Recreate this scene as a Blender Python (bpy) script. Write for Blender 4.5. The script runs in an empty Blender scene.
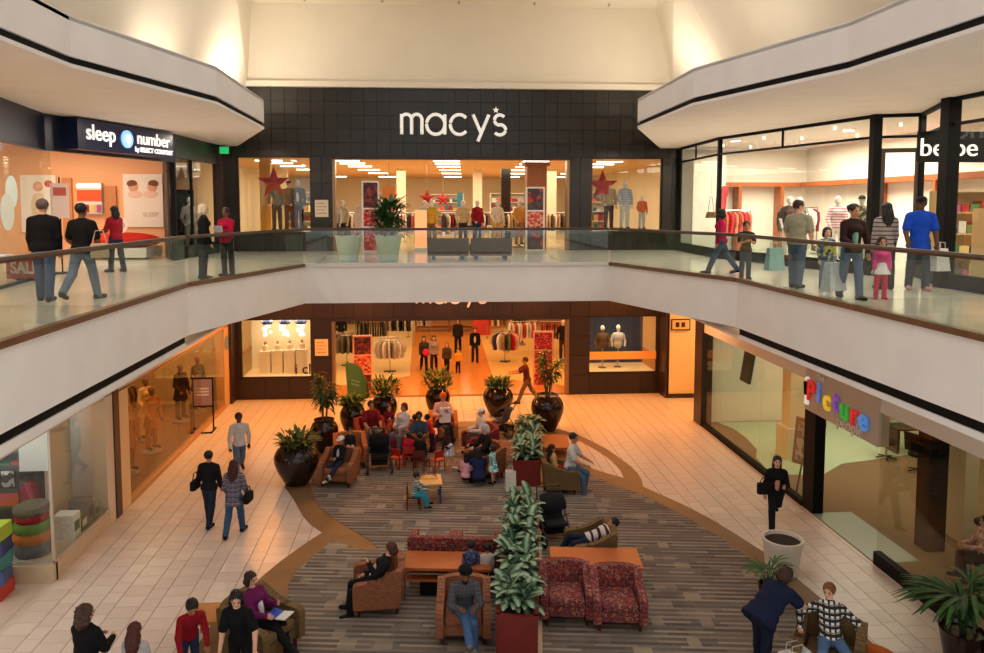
import bpy, bmesh, math, random
import numpy as np
from mathutils import Vector, Matrix

rnd = random.Random(7)
S = bpy.context.scene
COL = S.collection
PI = math.pi

# ------------------------------------------------------------------ camera
CAM_Z, UP = 7.15, 5.5            # eye height, upper floor height (metres above the lower floor)
FPX = 760.0
PSI, PIT = math.atan(0.066), math.atan(0.075)
Fv = np.array([math.sin(PSI) * math.cos(PIT), math.cos(PSI) * math.cos(PIT), -math.sin(PIT)])
Rv = np.array([math.cos(PSI), -math.sin(PSI), 0.0])
Uv = np.cross(Rv, Fv)
CX, CY = 476.3, 263.0
cam_d = bpy.data.cameras.new('camera')
cam = bpy.data.objects.new('camera', cam_d)
COL.objects.link(cam)
cam_d.sensor_fit = 'HORIZONTAL'
cam_d.sensor_width = 36.0
cam_d.lens = FPX / 984.0 * 36.0
cam_d.shift_x = (492.0 - CX) / 984.0
cam_d.shift_y = (CY - 326.5) / 984.0
cam_d.clip_end = 200
m3 = Matrix((Rv, Uv, -Fv)).transposed()
cam.matrix_world = Matrix.Translation((0, 0, CAM_Z)) @ m3.to_4x4()
S.camera = cam

# ------------------------------------------------------------------ world, exposure
S.view_settings.view_transform = 'Standard'
S.view_settings.look = 'None'
S.view_settings.gamma = 1.0
S.view_settings.use_curve_mapping = False
S.view_settings.exposure = 0.0
w = bpy.data.worlds.new('world')
S.world = w
w.use_nodes = True
w.node_tree.nodes['Background'].inputs[0].default_value = (1.0, 0.97, 0.95, 1)
w.node_tree.nodes['Background'].inputs[1].default_value = 0.95
S.cycles.use_denoising = True
S.cycles.max_bounces = 7
S.cycles.diffuse_bounces = 3
S.cycles.glossy_bounces = 3
S.cycles.transparent_max_bounces = 16
S.cycles.sample_clamp_indirect = 4.0
S.cycles.caustics_reflective = False
S.cycles.caustics_refractive = False

WARM, AMBER, SOFT = (1.0, 0.70, 0.42), (1.0, 0.33, 0.05), (1.0, 0.86, 0.70)

def area(name, loc, size, power, color=SOFT, rot=(0, 0, 0), spread=180):
    d = bpy.data.lights.new(name, 'AREA')
    d.energy = power
    d.color = color
    d.spread = math.radians(spread)
    if isinstance(size, tuple):
        d.shape = 'RECTANGLE'
        d.size, d.size_y = size
    else:
        d.shape = 'DISK'
        d.size = size
    o = bpy.data.objects.new(name, d)
    COL.objects.link(o)
    o.location = loc
    o.rotation_euler = rot
    return o

# lower hall: amber downlights in the ceiling in front of the department store, warm ones along the sides
for x in (-5.4, -2.2, 0.9, 4.0, 7.2):
    area('downlight', (x, 24.6, 4.42), 0.35, 98, AMBER)
    area('downlight', (x, 26.8, 4.42), 0.35, 70, AMBER)
for y in (11, 14, 17, 20, 22.5):
    area('downlight', (-6.1, y, 4.42), 0.3, 26, WARM)
    area('downlight', (7.9, y, 4.42), 0.3, 26, WARM)
# upper walkway downlights
for p in ((-6.8, 12), (-6.4, 16), (-6.2, 20), (-6.2, 24), (8.4, 12), (8.4, 16), (7.9, 20), (7.9, 24)):
    area('downlight', (p[0], p[1], 9.27), 0.3, 78, SOFT)
# cove lamps lying on the ledge behind the ceiling bulkhead, washing the sloped well walls
for p, sz, pw in (((-5.6, 25.2, 10.5), (0.25, 2.2), 140), ((-5.9, 19.5, 10.35), (0.25, 3.0), 40), ((7.6, 25.0, 10.5), (0.25, 2.0), 105), ((7.3, 19.0, 10.35), (0.25, 3.0), 40)):
    area('cove_lamp', p, sz, pw, (1.0, 0.90, 0.74), (PI, 0, 0))

# ------------------------------------------------------------------ pixel helpers (a pixel gives a direction, a touched plane the distance)
def ray(px, py):
    v = Fv + Rv * (px - CX) / FPX - Uv * (py - CY) / FPX
    return v / v[1]
def G(px, py, z=0.0):
    v = ray(px, py)
    t = (z - CAM_Z) / v[2]
    return (float(v[0] * t), float(v[1] * t))
def WY(px, py, y):
    v = ray(px, py) * y
    return (float(v[0]), float(v[2] + CAM_Z))

# ------------------------------------------------------------------ materials
MATS = {}
def mat(name, col, rough=0.6, metal=0.0, noise=0.0, nscale=8.0, emit=0.0, spec=0.5, bump=0.0, bscale=40.0):
    if name in MATS:
        return MATS[name]
    m = bpy.data.materials.new(name)
    m.use_nodes = True
    nt = m.node_tree
    b = nt.nodes['Principled BSDF']
    c = (col[0], col[1], col[2], 1)
    b.inputs['Base Color'].default_value = c
    b.inputs['Roughness'].default_value = rough
    b.inputs['Metallic'].default_value = metal
    b.inputs['Specular IOR Level'].default_value = spec
    if emit:
        b.inputs['Emission Color'].default_value = c
        b.inputs['Emission Strength'].default_value = emit
    if noise or bump:
        tc = nt.nodes.new('ShaderNodeTexCoord')
        n = nt.nodes.new('ShaderNodeTexNoise')
        n.inputs['Scale'].default_value = nscale
        n.inputs['Detail'].default_value = 4
        nt.links.new(tc.outputs['Object'], n.inputs['Vector'])
        if noise:
            r = nt.nodes.new('ShaderNodeValToRGB')
            r.color_ramp.elements[0].position = 0.3
            r.color_ramp.elements[1].position = 0.7
            r.color_ramp.elements[0].color = tuple(max(0, v * (1 - noise)) for v in col) + (1,)
            r.color_ramp.elements[1].color = tuple(min(1, v * (1 + noise)) for v in col) + (1,)
            nt.links.new(n.outputs['Fac'], r.inputs['Fac'])
            nt.links.new(r.outputs['Color'], b.inputs['Base Color'])
        if bump:
            n2 = nt.nodes.new('ShaderNodeTexNoise')
            n2.inputs['Scale'].default_value = bscale
            nt.links.new(tc.outputs['Object'], n2.inputs['Vector'])
            bp = nt.nodes.new('ShaderNodeBump')
            bp.inputs['Strength'].default_value = bump
            bp.inputs['Distance'].default_value = 0.01
            nt.links.new(n2.outputs['Fac'], bp.inputs['Height'])
            nt.links.new(bp.outputs['Normal'], b.inputs['Normal'])
    MATS[name] = m
    return m

def srgb(r, g, b):
    f = lambda v: ((v / 255 + 0.055) / 1.055) ** 2.4 if v > 10 else v / 255 / 12.92
    return (f(r), f(g), f(b))

def glass(name, tint=(0.9, 0.95, 0.92), refl=0.08, rough=0.0):
    if name in MATS:
        return MATS[name]
    m = bpy.data.materials.new(name)
    m.use_nodes = True
    nt = m.node_tree
    nt.nodes.remove(nt.nodes['Principled BSDF'])
    out = nt.nodes['Material Output']
    t = nt.nodes.new('ShaderNodeBsdfTransparent')
    t.inputs[0].default_value = tint + (1,)
    g = nt.nodes.new('ShaderNodeBsdfGlossy')
    g.inputs['Roughness'].default_value = rough
    fr = nt.nodes.new('ShaderNodeLayerWeight')
    fr.inputs['Blend'].default_value = 0.5
    pw = nt.nodes.new('ShaderNodeMath'); pw.operation = 'POWER'; pw.inputs[1].default_value = 5.0
    nt.links.new(fr.outputs['Facing'], pw.inputs[0])
    ad = nt.nodes.new('ShaderNodeMath')
    ad.operation = 'MULTIPLY_ADD'
    ad.inputs[1].default_value = 0.28
    ad.inputs[2].default_value = refl
    nt.links.new(pw.outputs[0], ad.inputs[0])
    mx = nt.nodes.new('ShaderNodeMixShader')
    nt.links.new(ad.outputs[0], mx.inputs[0])
    nt.links.new(t.outputs[0], mx.inputs[1])
    nt.links.new(g.outputs[0], mx.inputs[2])
    nt.links.new(mx.outputs[0], out.inputs[0])
    MATS[name] = m
    return m

def ramp_mat(name, build, rough=0.7):
    """material whose base colour comes out of a small node graph made by build(nt) -> colour socket"""
    if name in MATS:
        return MATS[name]
    m = bpy.data.materials.new(name)
    m.use_nodes = True
    b = m.node_tree.nodes['Principled BSDF']
    b.inputs['Roughness'].default_value = rough
    m.node_tree.links.new(build(m.node_tree), b.inputs['Base Color'])
    MATS[name] = m
    return m

def _coord(nt, scale=(1, 1, 1), out='Object'):
    tc = nt.nodes.new('ShaderNodeTexCoord')
    mp = nt.nodes.new('ShaderNodeMapping')
    mp.inputs['Scale'].default_value = scale
    nt.links.new(tc.outputs[out], mp.inputs[0])
    return mp.outputs[0]

def _mix(nt, fac, a, b):
    n = nt.nodes.new('ShaderNodeMix')
    n.data_type = 'RGBA'
    if isinstance(fac, (int, float)):
        n.inputs[0].default_value = fac
    else:
        nt.links.new(fac, n.inputs[0])
    for i, v in ((6, a), (7, b)):
        if isinstance(v, tuple):
            n.inputs[i].default_value = v + (1,)
        else:
            nt.links.new(v, n.inputs[i])
    return n.outputs[2]

def _stripe(nt, axis, freq, width, phase=0.0):
    sp = nt.nodes.new('ShaderNodeSeparateXYZ')
    nt.links.new(_coord(nt), sp.inputs[0])
    a = nt.nodes.new('ShaderNodeMath'); a.operation = 'MULTIPLY_ADD'
    nt.links.new(sp.outputs[axis], a.inputs[0]); a.inputs[1].default_value = freq; a.inputs[2].default_value = 50 + phase
    f = nt.nodes.new('ShaderNodeMath'); f.operation = 'FRACT'
    nt.links.new(a.outputs[0], f.inputs[0])
    l = nt.nodes.new('ShaderNodeMath'); l.operation = 'LESS_THAN'
    nt.links.new(f.outputs[0], l.inputs[0]); l.inputs[1].default_value = width
    return l.outputs[0]

def striped(name, c1, c2, axis=2, freq=14, width=0.5):
    return ramp_mat(name, lambda nt: _mix(nt, _stripe(nt, axis, freq, width), c1, c2), 0.85)

def plaid(name, c1, c2, c3, f=9):
    def b(nt):
        x = _mix(nt, _stripe(nt, 2, f, 0.45), c1, c2)
        y = _mix(nt, _stripe(nt, 0, f, 0.4), x, c2)
        return _mix(nt, _stripe(nt, 2, f, 0.14, 0.5), y, c3)
    return ramp_mat(name, b, 0.85)

def blotch(name, cols, scale=30, rough=0.85):
    def b(nt):
        v = nt.nodes.new('ShaderNodeTexVoronoi')
        v.inputs['Scale'].default_value = scale
        nt.links.new(_coord(nt), v.inputs['Vector'])
        sp = nt.nodes.new('ShaderNodeSeparateColor')
        nt.links.new(v.outputs['Color'], sp.inputs[0])
        r = nt.nodes.new('ShaderNodeValToRGB')
        r.color_ramp.interpolation = 'CONSTANT'
        n = len(cols)
        for i, c in enumerate(cols):
            e = r.color_ramp.elements[i] if i < 2 else r.color_ramp.elements.new(i / n)
            e.position = i / n
            e.color = c + (1,)
        nt.links.new(sp.outputs[0], r.inputs[0])
        return r.outputs[0]
    return ramp_mat(name, b, rough)

# ------------------------------------------------------------------ mesh builder
class MB:
    def __init__(self):
        self.v, self.f, self.mi = [], [], []
    def add(self, vs, fs, m=0):
        o = len(self.v)
        self.v += [tuple(map(float, p)) for p in vs]
        for f in fs:
            self.f.append(tuple(i + o for i in f))
            self.mi.append(m)
        return self
    def box(self, c, s, rz=0.0, m=0, rx=0.0, ry=0.0):
        x, y, z = s[0] / 2, s[1] / 2, s[2] / 2
        vs = [(-x, -y, -z), (x, -y, -z), (x, y, -z), (-x, y, -z), (-x, -y, z), (x, -y, z), (x, y, z), (-x, y, z)]
        if rz or rx or ry:
            R = (Matrix.Rotation(rz, 3, 'Z') @ Matrix.Rotation(ry, 3, 'Y') @ Matrix.Rotation(rx, 3, 'X'))
            vs = [R @ Vector(p) for p in vs]
        vs = [(p[0] + c[0], p[1] + c[1], p[2] + c[2]) for p in vs]
        return self.add(vs, [(0, 3, 2, 1), (4, 5, 6, 7), (0, 1, 5, 4), (1, 2, 6, 5), (2, 3, 7, 6), (3, 0, 4, 7)], m)
    def bb(self, x0, x1, y0, y1, z0, z1, m=0):
        return self.box(((x0 + x1) / 2, (y0 + y1) / 2, (z0 + z1) / 2), (abs(x1 - x0), abs(y1 - y0), abs(z1 - z0)), m=m)
    def wallseg(self, a, b, z0, z1, t=0.1, m=0, off=0.0):
        """upright slab from plan point a to b"""
        d = Vector((b[0] - a[0], b[1] - a[1]))
        L = d.length
        n = Vector((-d.y, d.x)) / max(L, 1e-6)
        c = ((a[0] + b[0]) / 2 + n.x * off, (a[1] + b[1]) / 2 + n.y * off, (z0 + z1) / 2)
        return self.box(c, (L, t, z1 - z0), math.atan2(d.y, d.x), m)
    def tube(self, pts, r, n=8, m=0, cap=True):
        pts = [Vector(p) for p in pts]
        rs = r if isinstance(r, (list, tuple)) else [r] * len(pts)
        vs, fs = [], []
        up = Vector((0, 0, 1))
        for i, p in enumerate(pts):
            t = (pts[min(i + 1, len(pts) - 1)] - pts[max(i - 1, 0)])
            t.normalize()
            a = t.cross(up)
            if a.length < 0.05:
                a = t.cross(Vector((1, 0, 0)))
            a.normalize()
            b = t.cross(a)
            for k in range(n):
                th = 2 * PI * k / n
                vs.append(p + (a * math.cos(th) + b * math.sin(th)) * rs[i])
        for i in range(len(pts) - 1):
            for k in range(n):
                fs.append((i * n + k, i * n + (k + 1) % n, (i + 1) * n + (k + 1) % n, (i + 1) * n + k))
        if cap:
            fs.append(tuple(range(n)))
            fs.append(tuple(range((len(pts) - 1) * n, len(pts) * n))[::-1])
        return self.add(vs, fs, m)
    def lathe(self, prof, c=(0, 0, 0), n=24, m=0, sx=1.0, sy=1.0):
        vs, fs = [], []
        for r, z in prof:
            for k in range(n):
                th = 2 * PI * k / n
                vs.append((c[0] + r * math.cos(th) * sx, c[1] + r * math.sin(th) * sy, c[2] + z))
        for i in range(len(prof) - 1):
            for k in range(n):
                fs.append((i * n + k, i * n + (k + 1) % n, (i + 1) * n + (k + 1) % n, (i + 1) * n + k))
        if prof[0][0] > 1e-4:
            fs.append(tuple(range(n))[::-1])
        if prof[-1][0] > 1e-4:
            fs.append(tuple(range((len(prof) - 1) * n, len(prof) * n)))
        return self.add(vs, fs, m)
    def prism(self, poly, z0, z1, m=0):
        n = len(poly)
        vs = [(p[0], p[1], z0) for p in poly] + [(p[0], p[1], z1) for p in poly]
        fs = [tuple(range(n))[::-1], tuple(range(n, 2 * n))] + [(i, (i + 1) % n, n + (i + 1) % n, n + i) for i in range(n)]
        return self.add(vs, fs, m)
    def extr(self, poly, axis, a, b, m=0):
        """profile polygon in the plane across axis ('x': (y,z); 'y': (x,z)) extruded from a to b"""
        n = len(poly)
        mk = (lambda p, t: (t, p[0], p[1])) if axis == 'x' else (lambda p, t: (p[0], t, p[1]))
        vs = [mk(p, a) for p in poly] + [mk(p, b) for p in poly]
        fs = [tuple(range(n))[::-1], tuple(range(n, 2 * n))] + [(i, (i + 1) % n, n + (i + 1) % n, n + i) for i in range(n)]
        return self.add(vs, fs, m)
    def ball(self, c, r, n=10, m=0):
        rx, ry, rz = r if isinstance(r, tuple) else (r, r, r)
        k = max(4, n // 2)
        prof = [(math.sin(PI * i / k), -math.cos(PI * i / k)) for i in range(k + 1)]
        vs, fs = [], []
        for pr, pz in prof:
            for j in range(n):
                th = 2 * PI * j / n
                vs.append((c[0] + rx * pr * math.cos(th), c[1] + ry * pr * math.sin(th), c[2] + rz * pz))
        for i in range(k):
            for j in range(n):
                fs.append((i * n + j, i * n + (j + 1) % n, (i + 1) * n + (j + 1) % n, (i + 1) * n + j))
        return self.add(vs, fs, m)
    def mesh(self, name, mats, smooth=False):
        me = bpy.data.meshes.new(name)
        me.from_pydata(self.v, [], self.f)
        mats = mats if isinstance(mats, (list, tuple)) else [mats]
        for x in mats:
            me.materials.append(x)
        if len(mats) > 1:
            me.polygons.foreach_set('material_index', self.mi)
        bm = bmesh.new()
        bm.from_mesh(me)
        bmesh.ops.recalc_face_normals(bm, faces=bm.faces)
        bm.to_mesh(me)
        bm.free()
        if smooth:
            me.polygons.foreach_set('use_smooth', [True] * len(me.polygons))
            try:
                me.set_sharp_from_angle(angle=math.radians(smooth if smooth > 1 else 50))
            except Exception:
                pass
        return me
    def build(self, name, mats, parent=None, smooth=False, loc=None, rz=None):
        return put(self.mesh(name, mats, smooth), name, parent, loc, rz)

def put(me, name, parent=None, loc=None, rz=None):
    o = bpy.data.objects.new(name, me)
    COL.objects.link(o)
    if parent is not None:
        o.parent = parent
    if loc is not None:
        o.location = loc
    if rz is not None:
        o.rotation_euler = (0, 0, rz)
    return o

def tag(o, label=None, cat=None, group=None, kind=None):
    if label: o['label'] = label
    if cat: o['category'] = cat
    if group: o['group'] = group
    if kind: o['kind'] = kind
    return o

def thing(name, label, cat, loc=(0, 0, 0), rz=0.0, group=None):
    o = bpy.data.objects.new(name, None)
    o.empty_display_size = 0.2
    COL.objects.link(o)
    o.location = loc
    o.rotation_euler = (0, 0, rz)
    return tag(o, label, cat, group)

def struct(o):
    o['kind'] = 'structure'
    return o

def copy_tree(o, parent=None):
    c = o.copy()
    COL.objects.link(c)
    c.parent = parent
    for ch in KIDS(o):
        copy_tree(ch, c)
    return c
def KIDS(o):
    return [x for x in COL.objects if x.parent == o]

def text_mesh(body, size, depth, mats, name, bold=0.0, spacing=1.0):
    cu = bpy.data.curves.new(name, 'FONT')
    cu.body = body
    cu.size = size
    cu.extrude = depth / 2
    cu.offset = bold
    cu.space_character = spacing
    cu.align_x = 'CENTER'
    cu.resolution_u = 4
    ob = bpy.data.objects.new(name + '_tmp', cu)
    COL.objects.link(ob)
    dg = bpy.context.evaluated_depsgraph_get()
    me = bpy.data.meshes.new_from_object(ob.evaluated_get(dg))
    bpy.data.objects.remove(ob)
    bpy.data.curves.remove(cu)
    me.materials.clear()
    me.materials.append(mats)
    return me

def sign_text(body, size, depth, m, name, parent, loc, facing, bold=0.0, spacing=1.0):
    """lettering standing upright; facing = plan direction (x,y) the letters look towards"""
    me = text_mesh(body, size, depth, m, name, bold, spacing)
    o = put(me, name, parent, loc)
    o.rotation_euler = (PI / 2, 0, math.atan2(facing[1], facing[0]) + PI / 2)
    return o

# ------------------------------------------------------------------ people: distance-field bodies meshed with surface nets
_ED = [(0, 1), (2, 3), (4, 5), (6, 7), (0, 2), (1, 3), (4, 6), (5, 7), (0, 4), (1, 5), (2, 6), (3, 7)]
_CN = np.array([[i >> 2 & 1, i >> 1 & 1, i & 1] for i in range(8)], float)   # corner offsets (x,y,z), z fastest

def surface_nets(f, org, h):
    nx, ny, nz = f.shape
    c = np.stack([f[int(a):nx - 1 + int(a), int(b):ny - 1 + int(b), int(d):nz - 1 + int(d)] for a, b, d in _CN], -1)
    ins = c < 0
    act = ins.any(-1) & ~ins.all(-1)
    idx = np.argwhere(act)
    if not len(idx):
        return np.zeros((0, 3)), np.zeros((0, 4), int)
    cv = c[act]
    acc = np.zeros((len(idx), 3)); cnt = np.zeros(len(idx))
    for a, b in _ED:
        va, vb = cv[:, a], cv[:, b]
        s = (va < 0) != (vb < 0)
        t = np.where(s, va / np.where(s, va - vb, 1), 0)
        acc += np.where(s[:, None], _CN[a] + (_CN[b] - _CN[a]) * t[:, None], 0)
        cnt += s
    V = (idx + acc / cnt[:, None]) * h + org
    vid = -np.ones(act.shape, int)
    vid[act] = np.arange(len(idx))
    Q = []
    sg = f < 0
    for ax in range(3):
        sl0 = [slice(None)] * 3; sl1 = [slice(None)] * 3
        sl0[ax] = slice(0, -1); sl1[ax] = slice(1, None)
        ch = sg[tuple(sl0)] != sg[tuple(sl1)]
        e = np.argwhere(ch)
        o1, o2 = (ax + 1) % 3, (ax + 2) % 3
        e = e[(e[:, o1] > 0) & (e[:, o2] > 0) & (e[:, o1] < f.shape[o1] - 1) & (e[:, o2] < f.shape[o2] - 1)]
        flip = sg[tuple(e.T)]
        d1 = np.zeros(3, int); d1[o1] = 1
        d2 = np.zeros(3, int); d2[o2] = 1
        q = np.stack([vid[tuple((e - d1 - d2).T)], vid[tuple((e - d2).T)], vid[tuple(e.T)], vid[tuple((e - d1).T)]], -1)
        q[~flip] = q[~flip][:, ::-1]
        Q.append(q)
    return V, np.concatenate(Q)

class Cap:
    def __init__(s, a, b, ra, rb=None, sx=None):
        s.a, s.b, s.ra, s.rb = np.array(a, float), np.array(b, float), ra, ra if rb is None else rb
    def box(s):
        r = max(s.ra, s.rb)
        return np.minimum(s.a, s.b) - r, np.maximum(s.a, s.b) + r
    def d(s, p):
        ab = s.b - s.a
        t = np.clip(((p - s.a) @ ab) / max(ab @ ab, 1e-9), 0, 1)
        return np.linalg.norm(p - s.a - t[..., None] * ab, axis=-1) - (s.ra + (s.rb - s.ra) * t)
class Ell:
    def __init__(s, c, r, R=None):
        s.c, s.r, s.R = np.array(c, float), np.array(r, float), R
    def box(s):
        m = s.r.max() if s.R is not None else s.r
        return s.c - m, s.c + m
    def d(s, p):
        q = p - s.c
        if s.R is not None:
            q = q @ s.R          # columns of R are the axes
        k0 = np.linalg.norm(q / s.r, axis=-1)
        k1 = np.linalg.norm(q / (s.r ** 2), axis=-1)
        return k0 * (k0 - 1) / np.maximum(k1, 1e-9)

def field(prims, h, k=0.03, infl=0.0, cuts=(), subs=(), pad=0.03, wave=None):
    lo = np.min([p.box()[0] for p in prims], 0) - pad - infl
    hi = np.max([p.box()[1] for p in prims], 0) + pad + infl
    n = np.ceil((hi - lo) / h).astype(int) + 1
    g = np.stack(np.meshgrid(*[lo[i] + np.arange(n[i]) * h for i in range(3)], indexing='ij'), -1)
    f = None
    for p in prims:
        d = p.d(g)
        if f is None:
            f = d
        else:
            hh = np.clip(0.5 + 0.5 * (f - d) / k, 0, 1)
            f = f + (d - f) * hh - k * hh * (1 - hh)
    if wave:                                  # combed grooves round the head's axis
        wc, amp, curly = wave
        q = g - wc
        if curly:
            f = f + amp * np.sin(q[..., 0] * 75) * np.sin(q[..., 1] * 75 + 1) * np.sin(q[..., 2] * 75)
        else:
            f = f + amp * np.sin(np.arctan2(q[..., 0], q[..., 1]) * 15 + 2.2 * np.sin(q[..., 2] * 22))
    f = f - infl
    for c, nrm in cuts:                      # keep the side where (p-c).n < 0
        f = np.maximum(f, (g - np.array(c)) @ np.array(nrm))
    for s_ in subs:
        f = np.maximum(f, -s_.d(g))
    return f, lo

def sdf_mesh(name, prims, h, m, parent=None, **kw):
    f, lo = field(prims, h, **kw)
    V, Q = surface_nets(f, lo, h)
    me = bpy.data.meshes.new(name)
    me.from_pydata(V.tolist(), [], Q.tolist())
    me.materials.append(m)
    me.polygons.foreach_set('use_smooth', [True] * len(me.polygons))
    return put(me, name, parent)

def cloth(c):
    if not isinstance(c, tuple):
        return c
    return mat('cloth_%d_%d_%d' % c, srgb(*c), 0.88, noise=0.13, nscale=14, spec=0.2)
SKINS = {'fair': (222, 170, 140), 'tan': (190, 135, 100), 'brown': (130, 85, 58), 'dark': (85, 55, 40), 'plastic': (228, 222, 214)}
def skin(s):
    return mat('skin_' + s, srgb(*SKINS[s]), 0.55, noise=0.05, nscale=10, spec=0.3)
def hairm(c):
    return mat('hair_%d_%d_%d' % c, srgb(*c), 0.5, noise=0.35, nscale=45, spec=0.4, bump=0.6, bscale=90)

def rot3(pitch, yaw, roll=0.0):
    R = Matrix.Rotation(yaw, 3, 'Z') @ Matrix.Rotation(-pitch, 3, 'X') @ Matrix.Rotation(roll, 3, 'Y')
    return np.array(R)

def hand(mb, wpt, d, side, sc, curl=35):
    d = Vector(d).normalized()
    s = d.cross(Vector((0, 1, 0.2)))
    if s.length < 0.2:
        s = d.cross(Vector((1, 0, 0)))
    s.normalize()
    n = s.cross(d).normalized()
    if n.dot(Vector((-side, 0.4, 0))) < 0:
        n = -n
    th = Vector((0, 1, 0.3)) - d * d.dot(Vector((0, 1, 0.3)))      # thumb looks forward / up
    if s.dot(th) < 0:
        s = -s
    w = Vector(wpt)
    P = lambda a, b, c: w + (d * a + s * b + n * c) * sc
    mb.add([P(-.02, -.022, -.014), P(-.02, .022, -.014), P(-.02, .022, .014), P(-.02, -.022, .014),
            P(.085, -.040, -.011), P(.085, .040, -.011), P(.085, .040, .011), P(.085, -.040, .011)],
           [(0, 3, 2, 1), (4, 5, 6, 7), (0, 1, 5, 4), (1, 2, 6, 5), (2, 3, 7, 6), (3, 0, 4, 7)])
    c1, c2 = math.radians(curl * 0.6), math.radians(curl * 1.5)
    for b, L in ((.031, .070), (.011, .080), (-.010, .074), (-.030, .058)):
        p0 = P(.075, b, 0)
        p1 = p0 + (d * math.cos(c1) + n * math.sin(c1)) * L * 0.52 * sc
        p2 = p1 + (d * math.cos(c2) + n * math.sin(c2)) * L * 0.5 * sc
        mb.tube([p0, p1, p2], [.0095 * sc, .009 * sc, .007 * sc], 5)
    p0 = P(.012, .022, 0.004)
    p1 = p0 + (d * 0.75 + s * 0.62 + n * 0.2).normalized() * .045 * sc
    p2 = p1 + (d * 0.92 + s * 0.2 + n * 0.35).normalized() * .034 * sc
    mb.tube([p0, p1, p2], [.0125 * sc, .0105 * sc, .008 * sc], 5)

DEF_LEG, DEF_ARM = (0, 4, 2), (4, 6, 12, 0)
def person(label, pos, face, H=1.7, seat=None, lean=3, side=0, legs=(DEF_LEG, DEF_LEG), arms=(DEF_ARM, DEF_ARM), head=(5, 0), hs=1.0, fat=1.0,
           skin_c='fair', hair='short', hair_c=(40, 28, 20), top=(60, 60, 60), bottom=(50, 60, 85), shoes=(30, 28, 26), sleeve='long', hem=0.04,
           skirt=None, hat=None, hat_c=(30, 30, 30), h=0.021, group='people in the mall', shorts=False, female=False, open_top=None, dummy=False, beard=False):
    """face: plan angle the person looks along (0 = +x, 90 = away from the camera). legs/arms: left, right."""
    r = math.radians
    B = H * (1 - 0.13 * (hs - 1))
    L1, L2, FH = .245 * B, .245 * B, .042 * B
    ra = lambda a: np.array([0, math.sin(r(a)), -math.cos(r(a))])
    fat2 = (fat + 1) / 2
    hipw, shw = (.053, .098) if female else (.05, .108)
    J = {}
    P = np.zeros(3)
    low = 0
    feet = []
    for s, (hf, kn, ab) in ((-1, legs[0]), (1, legs[1])):
        hip = P + np.array([s * hipw * B, 0, -.012 * B])
        d1 = ra(hf); d1 = d1 * math.cos(r(ab)) + np.array([s * math.sin(r(ab)), 0, 0])
        kne = hip + d1 * L1
        d2 = ra(hf - kn); d2 = d2 * math.cos(r(ab) * .4) + np.array([s * math.sin(r(ab) * .4), 0, 0])
        ank = kne + d2 * L2
        fp = 0 if (hf - kn) > -28 else (hf - kn + 20)
        if (hf - kn) > 40:
            fp = (hf - kn) * .8
        fd = np.array([s * .18, math.cos(r(fp)), math.sin(r(fp))])
        feet.append((hip, kne, ank, fd))
        low = min(low, ank[2] - FH, (ank + fd * .11 * B)[2] - FH)
    zp = (seat + .085 * B) if seat is not None else -low
    sh = np.array([0, 0, zp])
    P = P + sh
    feet = [(a + sh, b + sh, c + sh, d) for a, b, c, d in feet]
    Rl = rot3(r(lean), 0, r(side))
    t = Rl @ np.array([0, 0, 1.0]); rx = Rl @ np.array([1.0, 0, 0])
    ch = P + t * .205 * B; shc = P + t * .283 * B; neck = P + t * .315 * B
    Rh = rot3(r(-head[0]) if False else r(head[0]), r(head[1]))
    HH = .138 * H * hs
    hc = neck + (t * .6 + np.array([0, 0, .4])) * (.025 * B + .48 * HH)
    torso = [Ell(P, np.array([.088 * fat, .068 * fat, .085]) * B, Rl), Ell(P + t * .1 * B, np.array([.080 * fat, .06 * fat, .1]) * B, Rl),
             Ell(ch, np.array([.098 * fat2, .064 * fat2, .108]) * B, Rl), Cap(shc + t * .012 * B, shc - rx * shw * .86 * B - t * .014 * B, .034 * B, .031 * B), Cap(shc + t * .012 * B, shc + rx * shw * .86 * B - t * .014 * B, .034 * B, .031 * B)]
    if female:
        torso.append(Ell(ch + Rl @ np.array([0, .045, .01]) * B, np.array([.07, .045, .04]) * B, Rl))
    nk = Cap(shc, hc, .033 * B, .031 * B)
    armp, legp, footp, ends = [], [], [], []
    for s, a4 in ((-1, arms[0]), (1, arms[1])):
        fl, ab, el, inw = a4
        so = shc + rx * s * shw * B - t * .02 * B
        d1 = ra(fl) * math.cos(r(ab)) + np.array([s * math.sin(r(ab)), 0, 0])
        eb = so + d1 * .172 * B
        d2 = ra(fl + el) * math.cos(r(inw)) + np.array([-s * math.sin(r(inw)), 0, 0])
        wr = eb + d2 * .15 * B
        armp.append((Cap(so, eb, .031 * B * fat2, .027 * B * fat2), Cap(eb, wr, .027 * B * fat2, .019 * B)))
        ends.append((wr, d2, s))
    for hip, kne, ank, fd in feet:
        calf = kne * .68 + ank * .32 + np.array([0, -.008 * B, 0])
        legp.append((Cap(hip, kne, .052 * B * fat2, .036 * B), Cap(kne, calf, .035 * B, .034 * B), Cap(calf, ank, .034 * B, .021 * B)))
        heel = ank + np.array([0, 0, -.018 * B]) - fd * .02 * B
        footp.append([Cap(heel, heel + fd * .115 * B + np.array([0, 0, -.004 * B]), .024 * B, .019 * B), Cap(ank, heel, .022 * B, .024 * B)])
    body_pr = torso + [nk] + [c for a in armp for c in a] + [c for l in legp for c in l] + [c for f_ in footp for c in f_]
    f, lo = field(body_pr, h * 1.25, k=.013 * B)
    V, Q = surface_nets(f, lo, h * 1.25)
    # head
    E = lambda c, rr, Rm=Rh: Ell(hc + Rh @ (np.array(c) * HH), np.array(rr) * HH, Rm)
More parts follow.
